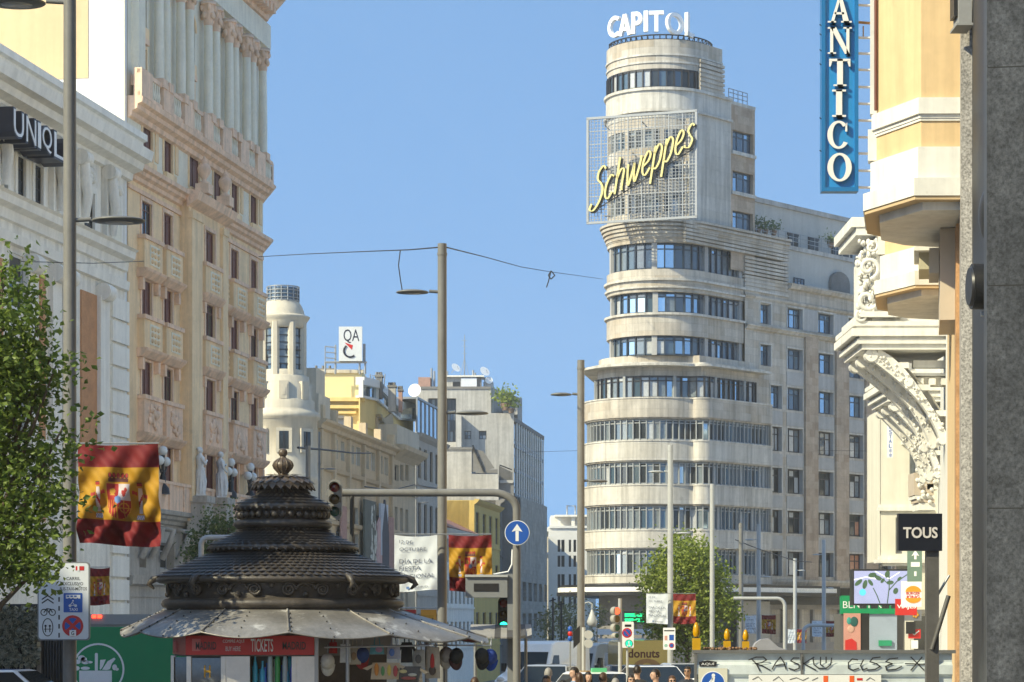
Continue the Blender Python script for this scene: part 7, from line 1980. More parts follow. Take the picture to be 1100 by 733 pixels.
def shopsigns():
    def S(name,label,Y,fn,cat='sign'):
        k=Y/F; T=thing(name,label,cat,(0,Y,0)); fn(T,lambda p:PX(p,Y),lambda y:PZ(y,Y),k)
    def burger(T,X,z,k):
        b=MB(white); b.box(X(968.5),0,z(652),X(990),.12,z(624.5)); b.build('panel',T)
        d=MB(M('bun_orange',(.80,.28,.03),.4,.05)); n=16
        for s,(c0,c1) in ((1,(636,629.5)),(-1,(642.5,648))):
            pts=[(X(981)+8.3*k*math.cos(math.pi*i/n),z(c0)+s*(abs(c0-c1)*k)*math.sin(math.pi*i/n)) for i in range(n+1)]
            d.ext(pts if s>0 else pts[::-1],-.02,-.002)
        d.build('bun',T); t=MB(red); text(t,'BURGER',X(973.5),X(988.5),z(639),z(636.4),-.01,0,red,offset=.02); text(t,'KING',X(974),X(988),z(643.8),z(639.7),-.01,0,red,offset=.03); t.build('lettering',T)
    S('restaurant_sign','white square sign with an orange bun emblem and red letters',88,burger)
    def viaj(T,X,z,k):
        b=MB(red); b.box(X(962),0,z(661),X(985),.12,z(643.5)); b.build('panel',T); t=MB(white); text(t,'VIAJES',X(963.5),X(984),z(655),z(649.5),-.006,0,white,offset=.02); t.build('lettering',T)
    S('travel_sign','red sign with white letters under the orange bun sign',90,viaj)
    def arrow(T,X,z,k):
        b=MB(M('sign_dull_green',(.14,.22,.18),.5,.05)); b.box(X(975),0,z(625),X(990.5),.08,z(589)); b.build('panel',T); a=MB(white); y=-.003
        a.ext([(X(979),z(597.5)),(X(981.8),z(596.5)),(X(984.6),z(596.5)),(X(987.5),z(597.5)),(X(983.2),z(591))],y-.003,y); a.box(X(982),y-.003,z(601),X(984.5),y,z(596.5)); a.box(X(978.5),y-.003,z(609),X(988),y,z(604)); a.box(X(982),y-.003,z(619),X(984.5),y,z(614)); a.build('arrow',T)
    S('direction_sign','dull green direction sign with a white up arrow under the black square sign',70,arrow)
    def emb(T,X,z,k):
        b=MB(concdk); b.box(X(972),0,z(667),X(990),.1,z(655.5),M('sign_slate',(.16,.17,.19),.5,.05)); b.build('panel',T); g=MB(fgo); 
        for i in range(7): g.sph((X(983.3)+2.6*k*math.cos(i),-.02,z(660.5)+2.6*k*math.sin(i)),(1.3*k,.02,1.3*k),8)
        g.build('emblem',T)
    S('emblem_sign','slate sign with a small golden wreath emblem',92,emb)
    def lowred(T,X,z,k):
        b=MB(red); b.box(X(976),0,z(686),X(989),.1,z(676)); b.box(X(973),-.1,z(681),X(983),-.02,z(668),black); b.box(X(979),-.05,z(697),X(986),.05,z(688),white); b.build('panel',T)
        g=MB(white); stroke(g,[(X(979),z(679)),(X(982),z(682)),(X(987),z(678))],1.2*k,-.006,white); g.build('mark',T)
    S('shop_board','small red and black shop boards stacked under the golden wreath sign',94,lowred)
    # mural wall and green shop
    def shop(T,X,z,k):
        b=MB(green); b.box(X(904),0,z(659.5),X(962),.6,z(640),M('shop_green',(.0,.26,.10),.5,.05)); b.box(X(903),.1,z(640),X(962),1.2,z(632),black); b.build('fascia',T)
        t=MB(white); text(t,'BENETTON',X(905.5),X(960),z(653.5),z(646),-.01,0,white); t.build('lettering',T)
        w=MB(M('shop_dark_wall',(.12,.115,.11),.6,.1)); w.box(X(904),.3,-6,X(973),2.4,z(659.5)); w.build('wall',T)
        p=MB(M('pale_blue_panel',(.33,.40,.50),.5,.05,1)); p.box(X(934.5),.1,z(740),X(964),.29,z(659.7)); p.box(X(944),.0,z(694),X(958),.09,z(688),M('sign_teal',(.02,.30,.16),.5,.05)); p.build('shutter',T)
    S('green_shop','green shop front with white letters below the digital billboard',104,shop,'shop')
    def mural(T,X,z,k):
        b=MB(M('mural_pink',(.55,.27,.22),.7,.1,1)); b.box(X(907),0,z(740),X(924.5),.25,z(659)); 
        b.ext([(X(907.5),z(740)),(X(922),z(740)),(X(920),z(690)),(X(915),z(686)),(X(908),z(688))],-.02,-.001,red); 
        b.sph((X(917.5),-.01,z(668)),(4.3*k,.02,5.5*k),12,M('mural_teal_dark',(.02,.10,.09),.6,.1)); b.sph((X(912),-.01,z(667)),(2.5*k,.02,4*k),10,M('mural_teal',(.04,.30,.25),.6,.1)); b.sph((X(914),-.01,z(676)),(4*k,.015,4*k),10,M('mural_skin',(.62,.36,.28),.7,.1))
        b.box(X(925),.05,z(740),X(934),.2,z(659),black); b.build('painted_panel',T)
    S('mural_panel','pink and red mural panel with teal shapes beside a pale blue shutter',102,mural,'mural')
    def led(T,X,z,k):
        b=MB(black); b.box(X(916),0,z(650.5),X(977),.9,z(611.5)); 
        for q in (924,936,948,958): b.box(X(q),-.8,z(654),X(q+4),.2,z(650.6))
        b.build('frame',T)
        s=MB(M('screen_lavender',(.20,.22,.40),.4,.06,.6,emit=.45)); s.box(X(917.5),-.03,z(648.5),X(975.5),-.001,z(613.5)); s.build('screen',T)
        l=MB(M('screen_leaf_green',(.05,.10,.06),.5,.2,2,emit=.1)); lb=M('screen_blue',(.05,.35,.75),.4,0,emit=.4); lp=M('screen_pale',(.62,.64,.75),.4,.0,emit=.3)
        y=-.035
        for a in ([(955,614),(955,632),(953,648)],[(955,634),(963,625),(975,617)],[(938,632),(942,640),(945,648)],[(955,628),(945,620),(935,616)]): stroke(l,[(X(p),z(q)) for p,q in a],1.0*k,y,l.mats[0])
        stroke(l,[(X(917.6),z(623)),(X(930),z(620)),(X(941),z(622))],1.2*k,y,lp); stroke(l,[(X(940),z(614)),(X(955),z(622)),(X(966),z(615))],1.0*k,y,lp)
        for (p,q,r1,r2,an) in ((922,626,5,2.2,.7),(929,628,5,2.4,1.3),(935,626,4,1.9,2.2),(937,618,4.5,2.6,.2),(943,621,4,2.3,-.6),(953,617,4,2.6,1.3),(956,626,4,2.2,.1),(962,635,3.5,2.6,1.2),(966,622,3,1.6,.8),(948,624,3,1.6,.9)):
            l.use(l.mats[0]); pts=[(X(p)+(r1*math.cos(t)*math.cos(an)-r2*math.sin(t)*math.sin(an))*k,z(q)+(r1*math.cos(t)*math.sin(an)+r2*math.sin(t)*math.cos(an))*k) for t in [i*math.pi/7 for i in range(14)]]; l.ext(pts,y-.004,y-.001)
        disc(l,X(926.5),z(636.5),3.6*k,y,lb); l.build('screen_picture',T)
    S('digital_billboard','wide digital billboard showing dark leaves on a lavender background',98,led,'billboard')
    def em(T,X,z,k):
        b=MB(black); text(b,'PLAZA',0,.01,0,.01) if False else None
        n=MB(M('neon_green_sign',(.0,.55,.22),.4,0,emit=.5)); 
        for yy in (659,664.5): n.box(X(671),-.02,z(yy+4),X(692),.05,z(yy))
        n.build('panel',T); w=MB(black); w.box(X(648),.1,z(640),X(694),.4,z(672)) if False else w.box(X(670),.06,z(670),X(693),.2,z(657)); w.build('backing',T)
    S('green_shop_sign','small green lit shop sign under the rounded canopy',186,em)
    def pan(T,X,z,k):
        b=MB(white); 
        b.box(X(642),0,z(682),X(700),.3,z(676)); b.box(X(642),.05,z(690),X(700),.3,z(686)); b.box(X(645),.35,-4,X(647),.6,z(676),metalg); b.box(X(690),.35,-4,X(692),.6,z(676),metalg); b.build('board',T)
    S('white_street_board','pair of white horizontal boards in front of the rounded building entrance',150,pan)
shopsigns()

# ================= VEHICLES =================
cglass=M('car_glass',(.012,.016,.018),.08,0,spec=.35); chl=M('headlight_glass',(.5,.5,.5),.1,0); tail=M('tail_light',(.45,.01,.01),.2,0)
def paint(name,c): return M(name,c,.3,.04,1,coat=.6)
def wheels(T,xs,ys,r):
    for x in xs:
        for y in ys:
            s=1 if x>0 else -1
            w=MB(rubber); w.T=Matrix.Translation((x,y,r)); w.tube([(-.1*s,0,0),(.1*s,0,0)],r,18); o=w.build('wheel',T); h=MB(metalg); h.T=w.T; h.tube([(.101*s,0,0),(.112*s,0,0)],r*.6,12); h.build('rim',o)
def car(px,Y,label,pm,rz=0,L=4.3,W=1.76,H=1.5,roofm=None,extra=None,group='cars in the street'):
    T=thing('parked_car',label,'car',(PX(px,Y),Y,ground(Y)),rz,group)
    b=MB(pm)
    def loft(secs):
        n=len(secs[0]); vs=[p for s in secs for p in s]; fs=[]
        for i in range(len(secs)-1):
            for j in range(n): fs.append((i*n+j,i*n+(j+1)%n,(i+1)*n+(j+1)%n,(i+1)*n+j))
        fs+=[tuple(range(n-1,-1,-1)),tuple(range((len(secs)-1)*n,len(secs)*n))]; b.add(vs,fs,True)
    def sec(y,w,z0,z1): return [(-w*.92,y,z0),(w*.92,y,z0),(w,y,z0+(z1-z0)*.4),(w*.98,y,z1-.06),(w*.88,y,z1),(-w*.88,y,z1),(-w*.98,y,z1-.06),(-w,y,z0+(z1-z0)*.4)]
    w=W/2
    loft([sec(-L/2,w*.75,.35,.62),sec(-L/2+.15,w*.92,.25,.75),sec(-L*.27,w,.22,.95),sec(0,w,.22,.98),sec(L*.32,w,.22,1.0),sec(L/2-.12,w*.94,.25,.98),sec(L/2,w*.85,.4,.9)])
    def cab(y,w0,w1,z0,z1): return [(-w0,y,z0),(w0,y,z0),(w1,y,z1-.05),(w1*.9,y,z1),(-w1*.9,y,z1),(-w1,y,z1-.05)]
    yA,yB,yC,yD=-L*.24,-L*.06,L*.27,L*.45
    n=6; vs=[(-w*.9,yA,.94),(w*.9,yA,.94),(w*.9,yD,.97),(-w*.9,yD,.97),(-w*.68,yB,H-.03),(w*.68,yB,H-.03),(w*.68,yC,H-.05),(-w*.68,yC,H-.05),(-w*.6,yB+.15,H),(w*.6,yB+.15,H),(w*.6,yC-.2,H),(-w*.6,yC-.2,H)]
    b.add(vs,[(8,9,10,11),(4,5,9,8),(5,6,10,9),(6,7,11,10),(7,4,8,11),(0,1,5,4),(1,2,6,5),(2,3,7,6),(3,0,4,7)])
    if roofm: b.box(-w*.6,yB+.15,H+.001,w*.6,yC-.2,H+.004,roofm)
    b.build('body',T)
    g=MB(cglass)
    def quad(i,j,k_,l,ins=.1,off=.012):
        q=[Vector(vs[a]) for a in (i,j,k_,l)]; c=sum(q,Vector())/4; nn=(q[1]-q[0]).cross(q[2]-q[0]).normalized()
        if nn.dot(c-Vector((0,0,.9)))<0: nn=-nn
        g.add([tuple(p.lerp(c,ins)+nn*off) for p in q],[(0,1,2,3)])
    quad(0,1,5,4,.05); g.build('windscreen',T); g=MB(cglass); quad(2,3,7,6); g.build('rear_window',T); g=MB(cglass); quad(1,2,6,5); g.build('side_window',T); g=MB(cglass); quad(3,0,4,7); g.build('side_window',T)
    for s in (-1,1):
        h=MB(chl); h.sph((s*w*.68,-L/2+.12,.68),(.18,.08,.09),10); h.build('headlight',T)
        t=MB(tail); t.sph((s*w*.78,L/2-.06,.82),(.12,.06,.12),8); t.build('tail_light',T)
        m=MB(pm); m.sph((s*(w+.1),yA+.25,1.0),(.1,.06,.08),8); m.build('mirror',T)
    wheels(T,(-w+.08,w-.08),(-L*.31,L*.31),.31)
    if extra: extra(T,w,H)
    return T
silver=paint('silver_paint',(.38,.39,.40)); whitep=paint('white_car_paint',(.82,.82,.82)); darkp=paint('dark_car_paint',(.04,.045,.06)); bluep=paint('blue_car_paint',(.03,.12,.35))
def van(px,Y,label,pm,rz,W=2.0,L=5.3,H=2.45,band=None):
    T=thing('delivery_van',label,'van',(PX(px,Y),Y,ground(Y)),rz,'vans in the street')
    b=MB(pm); w=W/2
    prof=[(-L/2,.35),(-L/2,.85),(-L/2+.35,1.05),(-L/2+1.05,1.25),(-L/2+1.75,H-.12),(-L/2+2.1,H),(L/2-.1,H),(L/2,H-.1),(L/2,.35)]
    vs=[];n=len(prof)
    for x,q in ((-w,0),(-w*.93,1),(w*.93,1),(w,0)):
        for y,z in prof:
            t=max(0,(z-1.1)/(H-1.1)); xx=x*(1-.10*t) if not q else x*(1-.10*t); vs.append((xx,y*(1.0 if q else .985),z if not q else z+(.05 if z>H-.2 else 0)))
    fs=[]
    for s in range(3):
        for i in range(n): fs.append((s*n+i,s*n+(i+1)%n,(s+1)*n+(i+1)%n,(s+1)*n+i))
    fs+=[tuple(range(n)),tuple(range(4*n-1,3*n-1,-1))]; b.add(vs,fs); b.build('body',T)
    g=MB(cglass); y0,z0,y1,z1=-L/2+1.05,1.25,-L/2+1.75,H-.12
    def lerp(t): return y0+(y1-y0)*t,z0+(z1-z0)*t
    a,c=lerp(.06),lerp(.72); off=-.02
    g.add([(-w*.86,a[0]+off,a[1]+.02),(w*.86,a[0]+off,a[1]+.02),(w*.80,c[0]+off,c[1]+.03),(-w*.80,c[0]+off,c[1]+.03)],[(0,1,2,3)]); g.build('windscreen',T)
    s_=MB(cglass)
    for s in (-1,1): s_.add([(s*(w+.005)*.985,-L/2+1.35,1.3),(s*(w+.005)*.985,-L/2+2.3,1.3),(s*(w+.006)*.94,-L/2+2.3,1.95),(s*(w+.006)*.94,-L/2+1.75,1.95)],[(0,1,2,3)])
    s_.build('side_windows',T)
    for s in (-1,1):
        h=MB(chl); h.sph((s*w*.75,-L/2+.1,.9),(.2,.12,.14),10); h.build('headlight',T); m=MB(black); m.box(s*(w+.05),-L/2+1.2,1.25,s*(w+.25),-L/2+1.35,1.6); m.build('mirror',T)
    gr=MB(black); gr.box(-w*.5,-L/2-.02,.55,w*.5,-L/2+.02,.8); gr.build('grille',T)
    wheels(T,(-w+.1,w-.1),(-L*.32,L*.3),.34)
    return T
van(584,105,'white delivery van facing the viewer left of the slim lamp post',whitep,-.45,2.05,5.6,2.5)
van(632,118,'silver grey van behind the slim lamp post',silver,-.5,2.0,5.2,2.6)
car(588,67,'silver hatchback in front of the white delivery van',silver,-.25,4.2,1.76,1.5)
def taxi(T,w,H):
    b=MB(green); b.box(-.18,-.1,H+.005,.18,.05,H+.1,M('taxi_light',(.1,.5,.25),.3,0)); b.build('roof_light',T)
    d=MB(fyel); d.box(-.3,.6,H+.004,.3,.7,H+.02); d.build('roof_strip',T)
car(643,58,'white car with a yellow marking just right of the slim lamp post',whitep,.2,4.4,1.8,1.5,None,taxi)
car(703,70,'white and blue car behind the pedestrians in front of the yellow truck',whitep,.15,4.5,1.8,1.42,bluep)
car(735,92,'pale car partly hidden by the small white traffic panel',silver,.2,4.4,1.8,1.5)
car(672,95,'dark car in the gap right of the silver van',darkp,.1,4.4,1.8,1.45)
car(18,60,'white car at the lower left corner before the iron screen',whitep,1.35,4.3,1.76,1.52,bluep)
def donut_truck():
    Y=110; T=thing('box_truck','yellow box truck with brown lettering and a ring cake picture','truck',(PX(695,Y),Y,ground(Y)),.12); k=Y/F; w=1.12
    b=MB(paint('truck_yellow',(.62,.43,.10))); p=[]
    H=2.65
    for s in (1,-1):
        for i in range(5): a=math.pi/2*i/4 if s>0 else math.pi/2+math.pi/2*i/4; p.append((s*(w-.25)*1.0+.25*math.cos(a),H-.25+.25*math.sin(a)))
    p=[(w,.6)]+p+[(-w,.6)]; b.ext(p,0,4.2); b.build('box_body',T)
    c=MB(whitep); c.box(-w*.92,4.25,.5,w*.92,5.8,2.0); c.build('cab',T); g=MB(cglass); g.box(-w*.8,5.801,1.2,w*.8,5.82,1.8); g.build('windscreen',T)
    t=MB(M('truck_brown_ink',(.13,.04,.02),.5,.05)); text(t,'donuts',-w*.78,w*.52,1.86,2.26,-.006,0,t.mats[0],offset=.025); t.build('lettering',T)
    d=MB(M('ring_cake_brown',(.40,.22,.09),.7,.15,3)); n=24
    ring=[(.55*math.cos(2*math.pi*i/n)-.02,-.02,1.28+.36*math.sin(2*math.pi*i/n)) for i in range(n)]; d.tube(ring,[.16]*n,8,closed=True) if False else None
    for i in range(n):
        A=2*math.pi*i/n;B=2*math.pi*(i+1)/n
        d.ext([(.62*math.cos(A),1.46+.36*math.sin(A)),(.62*math.cos(B),1.46+.36*math.sin(B)),(.2*math.cos(B),1.53+.10*math.sin(B)),(.2*math.cos(A),1.53+.10*math.sin(A))][::-1],-.02,-.003)
    d.build('ring_cake_picture',T)
    for s in (-1,1): l=MB(tail); l.box(s*w*.9,-.05,.65,s*w*.7,.0,.85); l.build('tail_light',T)
    f=MB(rubber); f.box(-w*.9,.1,.35,w*.9,5.6,.59,black); f.build('chassis',T); wheels(T,(-w+.14,w-.14),(1.0,4.9),.4)
donut_truck()
def green_truck():
    Y=45; k=Y/F; xc=PX(146,Y); T=thing('delivery_truck','green delivery truck rear with a white basket emblem behind the left pole','truck',(xc,Y,0)); X=lambda p:PX(p,Y)-xc; z=lambda y:PZ(y,Y)
    gm=M('truck_frame_grey',(.30,.31,.31),.45,.06,1); b=MB(gm); b.box(X(75),0,.9,X(221),7,z(660)); b.box(X(75),-.03,z(671),X(221),0,z(660),gm); b.box(X(75),-.03,.9,X(81.5),0,z(671.1)); b.box(X(215),-.03,.9,X(221),0,z(671.1)); b.build('box_body',T)
    d=MB(green); d.box(X(82),-.035,.95,X(214.5),-.001,z(673.5)); d.build('rear_door',T)
    r=MB(M('truck_side_panel',(.45,.62,.52),.4,.1,1)); r.box(X(221.01),.3,1.0,X(222),6.8,z(675)); r.build('side_panel',T)
    e=MB(white); y=-.037; cx,cz=X(106),z(719); n=40
    for i in range(n):
        A=2*math.pi*i/n;B=2*math.pi*(i+1)/n; R1,R0=28*k,26*k
        e.ext([(cx+R1*math.cos(A),cz+R1*math.sin(A)),(cx+R1*math.cos(B),cz+R1*math.sin(B)),(cx+R0*math.cos(B),cz+R0*math.sin(B)),(cx+R0*math.cos(A),cz+R0*math.sin(A))][::-1],y-.003,y)
    def E(px,py,rx,rz,rot=0): 
        c,s=math.cos(rot),math.sin(rot); e.ext([(X(px)+(rx*math.cos(t)*c-rz*math.sin(t)*s)*k,z(py)+(rx*math.cos(t)*s+rz*math.sin(t)*c)*k) for t in [i*math.pi/8 for i in range(16)]],y-.003,y)
    e.use(white); rect(e,X(85.5),X(120.5),z(745),z(720.5),y,white); rrect(e,X(102.3),X(105.5),z(721),z(701.5),1.4*k,y-.003,y,white)
    for q in ((88,707,4,3),(84,711,3,2.5),(92,711.5,4,2.2),(97,711.5,3,1.3),(83,718,3,2.4),(92,718,5,1.8),(90.5,708.5,3.4,2.6)): E(*q)
    e.ext([(X(107.5),z(719)),(X(108),z(709)),(X(114),z(708.5)),(X(111),z(716)),(X(108.5),z(719.5))],y-.003,y); e.ext([(X(110),z(719.5)),(X(116),z(710.5)),(X(123),z(706.5)),(X(124.5),z(708)),(X(120.5),z(713)),(X(118.5),z(719)),(X(115),z(720))],y-.003,y); E(123.5,717,2.6,3.2); E(126,719,2,1.6); e.build('basket_emblem',T)
    l=MB(lit_r); 
    for q in (101.5,107.5): l.box(X(q-2.2),-.06,z(664.2),X(q+2.2),-.031,z(660.8))
    l.build('marker_light',T); c=MB(black); c.box(X(78),.3,.45,X(218),7,.89); c.build('chassis',T); wheels(T,(X(84),X(212)),(1.2,5.5),.45)
    cb=MB(whitep); cb.box(X(80),7.05,.6,X(216),8.8,2.4); cb.build('cab',T)
green_truck()
# ---- iron screen with ivy at the far left
def iron_screen():
    Y=62; k=Y/F; T=thing('iron_screen','dark iron bar screen behind the lane sign at lower left','fence',(PX(20,Y),Y,0)); X=lambda p:PX(p,Y)-PX(20,Y); z=lambda y:PZ(y,Y)
    b=MB(black); q=-30
    while q<75: b.box(X(q),0,0,X(q+1.4),.06,z(650)); q+=3.1
    b.box(X(-30),-.02,z(652),X(75),.1,z(649)); b.box(X(-30),-.02,.2,X(75),.1,.3); 
    for p in (6,28,40): b.box(X(p),-.05,0,X(p+4.5),.12,z(650),concdk)
    b.build('bars',T); m=MB(M('screen_dark_back',(.03,.03,.03),.9,.2,2)); m.box(X(-30),.2,0,X(75),.26,z(651)); m.build('backing',T)
iron_screen()
def ivy():
    rnd=random.Random(4); V=[];Fs=[]; Y=61.7
    for i in range(900):
        p=P(rnd.uniform(-5,42),rnd.uniform(652,716),Y); a=Vector((rnd.gauss(0,1),rnd.gauss(0,.5),rnd.gauss(0,1))).normalized()*.08; u=a.orthogonal()*.6; k=len(V); V+=[tuple(p-a),tuple(p+u),tuple(p+a),tuple(p-u)]; Fs.append((k,k+1,k+2,k+3))
    tag(MB(leafmat('ivy_leaf',(.02,.035,.015),(.30,.30,.24),.1)).add(V,Fs).build('climbing_ivy'),None,None,kind='stuff')
ivy()
# ================= PEOPLE =================
skinm=[M('skin_light',(.55,.34,.25),.5,.06,8),M('skin_tan',(.42,.25,.17),.5,.06,8)]
hairs={'dark':M('hair_dark',(.018,.012,.01),.5,.3,20),'grey':M('hair_grey',(.28,.27,.26),.6,.2,20),'brown':M('hair_brown',(.07,.035,.02),.5,.3,20)}
def make_body(seed,arm=0,stride=.25):
    J={}; V=[];E=[];Rr=[]
    def v(n,p,r): J[n]=len(V); V.append(p); Rr.append(r); 
    def e(a,b): E.append((J[a],J[b]))
    v('pel',(0,0,.95),.145); v('wai',(0,.0,1.1),.125); v('che',(0,.01,1.30),.15); v('nek',(0,.02,1.47),.065); v('hea',(0,.0,1.56),.06)
    e('pel','wai');e('wai','che');e('che','nek');e('nek','hea')
    for s,n in ((-1,'l'),(1,'r')):
        st=stride*s
        v('hip'+n,(s*.09,0,.9),.095); v('kne'+n,(s*.10,-.10*max(0,st)*3-st*.25,.50),.06); v('ank'+n,(s*.10,-st*.7,.09),.04); v('toe'+n,(s*.11,-st*.7-.16,.035),.035)
        e('pel','hip'+n);e('hip'+n,'kne'+n);e('kne'+n,'ank'+n);e('ank'+n,'toe'+n)
        v('sho'+n,(s*.185,.02,1.40),.062); v('elb'+n,(s*.25,.05+st*.3,1.13),.045); 
        if arm and s>0: v('wri'+n,(s*.15,-.22,1.22),.03)
        else: v('wri'+n,(s*.26,-.06+st*.6,.90),.03)
        e('che','sho'+n);e('sho'+n,'elb'+n);e('elb'+n,'wri'+n)
        w=Vector(V[J['wri'+n]]); d=(w-Vector(V[J['elb'+n]])).normalized()
        v('pal'+n,tuple(w+d*.07),.028); e('wri'+n,'pal'+n)
        side=d.cross(Vector((1,0,0))).normalized()
        for i in range(4):
            l=(.075,.085,.08,.062)[i]; o=side*(i-1.5)*.019
            v('f%d%s'%(i,n),tuple(w+d*.105+o),.0095); v('g%d%s'%(i,n),tuple(w+d*(.105+l*.55)+o+Vector((-s*.008,-.004,0))),.0085); v('h%d%s'%(i,n),tuple(w+d*(.105+l)+o+Vector((-s*.022,-.01,0))),.007)
            e('pal'+n,'f%d%s'%(i,n));e('f%d%s'%(i,n),'g%d%s'%(i,n));e('g%d%s'%(i,n),'h%d%s'%(i,n))
        v('t0'+n,tuple(w+d*.04-side*.04+Vector((0,-.01,0))),.011); v('t1'+n,tuple(w+d*.085-side*.055+Vector((0,-.015,0))),.009); e('wri'+n,'t0'+n);e('t0'+n,'t1'+n)
    me=bpy.data.meshes.new('body_rig'); me.from_pydata(V,E,[]); o=bpy.data.objects.new('body_rig',me); COL.objects.link(o)
    m=o.modifiers.new('skin','SKIN'); 
    for i,r in enumerate(Rr): me.skin_vertices[0].data[i].radius=(r,r*(.8 if i<3 else 1)); me.skin_vertices[0].data[i].use_root=(i==0)
    s=o.modifiers.new('sub','SUBSURF'); s.levels=1
    dg=bpy.context.evaluated_depsgraph_get(); dg.update(); m1=bpy.data.meshes.new_from_object(o.evaluated_get(dg)); bpy.data.objects.remove(o)
    b=MB(None); b.add([v.co.copy() for v in m1.vertices],[tuple(p.vertices) for p in m1.polygons],True)
    # head with face: ellipsoid shell, jaw, nose, brow, ears
    b.sph((0,-.005,1.655),(.076,.095,.115),20); b.sph((0,-.035,1.605),(.058,.062,.062),14); b.sph((0,-.104,1.643),(.014,.022,.026),8); b.sph((0,-.085,1.675),(.055,.02,.014),8); b.sph((0,-.09,1.602),(.026,.012,.008),8)
    for s in (-1,1): b.sph((s*.077,.01,1.645),(.012,.024,.034),8)
    b.tube([(0,.02,1.45),(0,.0,1.6)],.058,12)
    me2=bpy.data.meshes.new('body_join'); me2.from_pydata(b.V,[],b.F); o=bpy.data.objects.new('body_join',me2); COL.objects.link(o); r=o.modifiers.new('r','REMESH'); r.mode='VOXEL'; r.voxel_size=.0125; sm=o.modifiers.new('s','SMOOTH'); sm.factor=.4; sm.iterations=1
    dg=bpy.context.evaluated_depsgraph_get(); dg.update(); m2=bpy.data.meshes.new_from_object(o.evaluated_get(dg)); bpy.data.objects.remove(o)
    for p in m2.polygons: p.use_smooth=True
    return m2
def shell(me,keep,off,name,m):
    idx={};V=[];Fs=[]
    nr=[v.normal.copy() for v in me.vertices]
    for p in me.polygons:
        if keep(p.center):
            f=[]
            for i in p.vertices:
                if i not in idx:
                    idx[i]=len(V); c=me.vertices[i].co; V.append(tuple(c+nr[i]*(off+.006*math.sin(c.z*38+c.x*25)+.004*math.sin(c.z*90))))
                f.append(idx[i])
            Fs.append(f)
    b=MB(m); b.add(V,Fs,True); b.build(name); o=bpy.data.objects[-1] if False else None
    return b
PROT=[]
def proto(seed,arm,stride):
    me=make_body(seed,arm,stride)
    if not me.materials: me.materials.append(skinm[0])
    def jk(c): return .86<c.z<1.475 and not (abs(c.x)>.13 and c.z<(1.0 if not arm else .95) and abs(c.x)>.2) 
    def tr(c): return .07<c.z<.96 and abs(c.x)<.2
    def shoe(c): return c.z<=.10
    parts=[]
    for nm,kp_,off,m in (('jacket',jk,.018,cmat((.05,.05,.06))),('trousers',tr,.012,cmat((.03,.035,.05))),('shoe',shoe,.012,rubber)):
        idx={};V=[];Fs=[]
        for p in me.polygons:
            if kp_(p.center):
                f=[]
                for i in p.vertices:
                    if i not in idx:
                        idx[i]=len(V); v=me.vertices[i]; V.append(tuple(v.co+v.normal*(off+.005*math.sin(v.co.z*38+v.co.x*25))))
                    f.append(idx[i])
                Fs.append(f)
        m_=bpy.data.meshes.new(nm); m_.from_pydata(V,[],Fs); m_.materials.append(m)
        for p in m_.polygons: p.use_smooth=True
        parts.append((nm,m_))
    def hairmesh(long):
        b=MB(hairs['dark'])
        def f(u,v):
            th=2*math.pi*u; ph=math.pi*.62*v if not (math.sin(th)<-.25) else math.pi*.36*v
            r=Vector((.086*math.sin(ph)*math.cos(th),.105*math.sin(ph)*math.sin(th)+.004,.128*math.cos(ph)+.004*math.sin(9*th)*math.sin(ph)))
            return tuple(Vector((0,.0,1.662))+r)
        b.grid(f,36,14)
        if long:
            b.grid(lambda u,v:((.09+.02*v)*math.cos(math.pi*(-.12+1.24*u)),(.10+.012*math.sin(u*40))*math.sin(math.pi*(-.12+1.24*u))+.005,1.66-.27*v),24,8)
        m_=bpy.data.meshes.new('hair'); m_.from_pydata(b.V,[],b.F); m_.materials.append(hairs['dark'])
        for p in m_.polygons: p.use_smooth=True
        return m_
    return me,parts,hairmesh(False),hairmesh(True)
PA=proto(1,0,.28); PB=proto(2,1,.12)
gl=MB(black)
for s in (-1,1): gl.sph((s*.033,-.099,1.672),(.026,.008,.02),10); gl.tube([(s*.058,-.09,1.675),(s*.08,.0,1.67)],.004,5)
gl.tube([(-.01,-.105,1.676),(.01,-.105,1.676)],.004,5)
glm=gl.build('sunglasses_pattern').data; bpy.data.objects.remove(bpy.data.objects['sunglasses_pattern'])
eyem=MB(M('eye_white_dark',(.06,.045,.04),.2,0))
for s in (-1,1): eyem.sph((s*.031,-.094,1.662),(.012,.008,.007),8)
eyeM=eyem.build('eye_pattern').data; bpy.data.objects.remove(bpy.data.objects['eye_pattern'])
def person(px,ytop,h,face,top,hair,label,long=False,glasses=False,skin=0,pr=PA,leg=(.03,.035,.05),hat=None):
    Y=F*(EYE-h)/(ytop-HY)
    T=bpy.data.objects.new('person',pr[0]); COL.objects.link(T); T.location=(PX(px,Y),Y,0.132 if px<200 else .0); s=h/1.775; T.scale=(s,s,s); T.rotation_euler=(0,0,face)
    tag(T,label,'person','people crossing the street'); T.material_slots[0].link='OBJECT'; T.material_slots[0].material=skinm[skin]
    def ch(nm,me,m):
        o=bpy.data.objects.new(nm,me); COL.objects.link(o); o.parent=T
        if m: o.material_slots[0].link='OBJECT'; o.material_slots[0].material=m
    for nm,me in pr[1]: ch(nm,me,cmat(top) if nm=='jacket' else cmat(leg) if nm=='trousers' else None)
    ch('hair',pr[3] if long else pr[2],hairs[hair]); ch('eyes',eyeM,None)
    if glasses: ch('sunglasses',glm,None)
PI=math.pi
person(589,718,1.74,PI,(.28,.24,.25),'grey','grey haired person seen from behind in front of the silver hatchback')
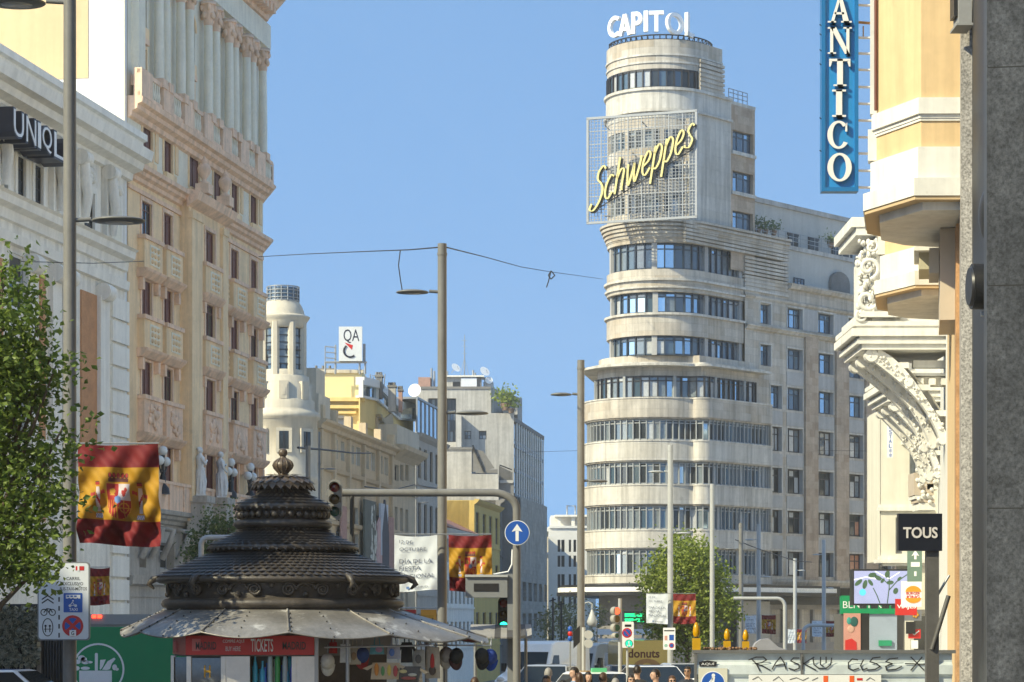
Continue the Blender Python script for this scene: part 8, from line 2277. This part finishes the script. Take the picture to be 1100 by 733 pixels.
person(587,726,1.66,0,(.05,.04,.05),'dark','dark haired person in black below the grey haired person',skin=1)
person(605,731,1.62,.4,(.02,.02,.025),'dark','short dark haired person in black left of the blue shirt',pr=PB)
person(617,717,1.76,-1.2,(.16,.30,.55),'dark','person in a light blue shirt turned sideways by the slim lamp post',pr=PB)
person(622.5,723,1.66,PI,(.10,.07,.06),'brown','brown long haired woman seen from behind beside the blue shirt',True)
person(632,722,1.65,.3,(.30,.25,.24),'dark','woman in a beige top right of the slim lamp post',True,skin=0)
person(648,723,1.70,2.6,(.06,.05,.05),'brown','brown haired person in a dark top before the white car',skin=1)
person(661,729,1.62,PI,(.20,.16,.16),'grey','grey haired short person in a mauve top near the signal post')
person(678,725,1.64,.2,(.35,.33,.32),'dark','woman in sunglasses and a pale top left of the dark haired man',True,True,pr=PB)
person(684.5,715,1.78,PI,(.03,.03,.035),'dark','dark haired man seen from behind under the yellow truck')
person(704,719,1.76,-1.3,(.025,.025,.03),'dark','man in profile with a dark jacket below the yellow truck')
person(722,726,1.62,.1,(.12,.10,.10),'brown','woman in sunglasses right of the man in profile',True,True)
person(738.5,716,1.72,-.3,(.025,.03,.045),'dark','dark haired person in a navy jacket at the left end of the hoarding',False,True,skin=1,pr=PB)
person(510,728,1.70,PI,(.12,.06,.05),'brown','brown haired person passing under the blue and black caps')
person(9,706,1.70,2.4,(.50,.33,.42),'grey','grey haired person in a pale pink shirt by the iron screen')

# ================= AIR =================
hz=MB(None); hz.box(-400,-120,-8,500,620,75)
hm_=bpy.data.materials.new('air_haze'); hm_.use_nodes=True; hn=hm_.node_tree; hn.nodes.remove(hn.nodes['Principled BSDF'])
pv=hn.nodes.new('ShaderNodeVolumePrincipled'); pv.inputs['Color'].default_value=(.97,.94,.88,1); pv.inputs['Density'].default_value=.0004; pv.inputs['Anisotropy'].default_value=.1
hn.links.new(pv.outputs[0],hn.nodes['Material Output'].inputs['Volume'])
hz.use(hm_); ho=hz.build('haze'); tag(ho,None,None,kind='stuff')
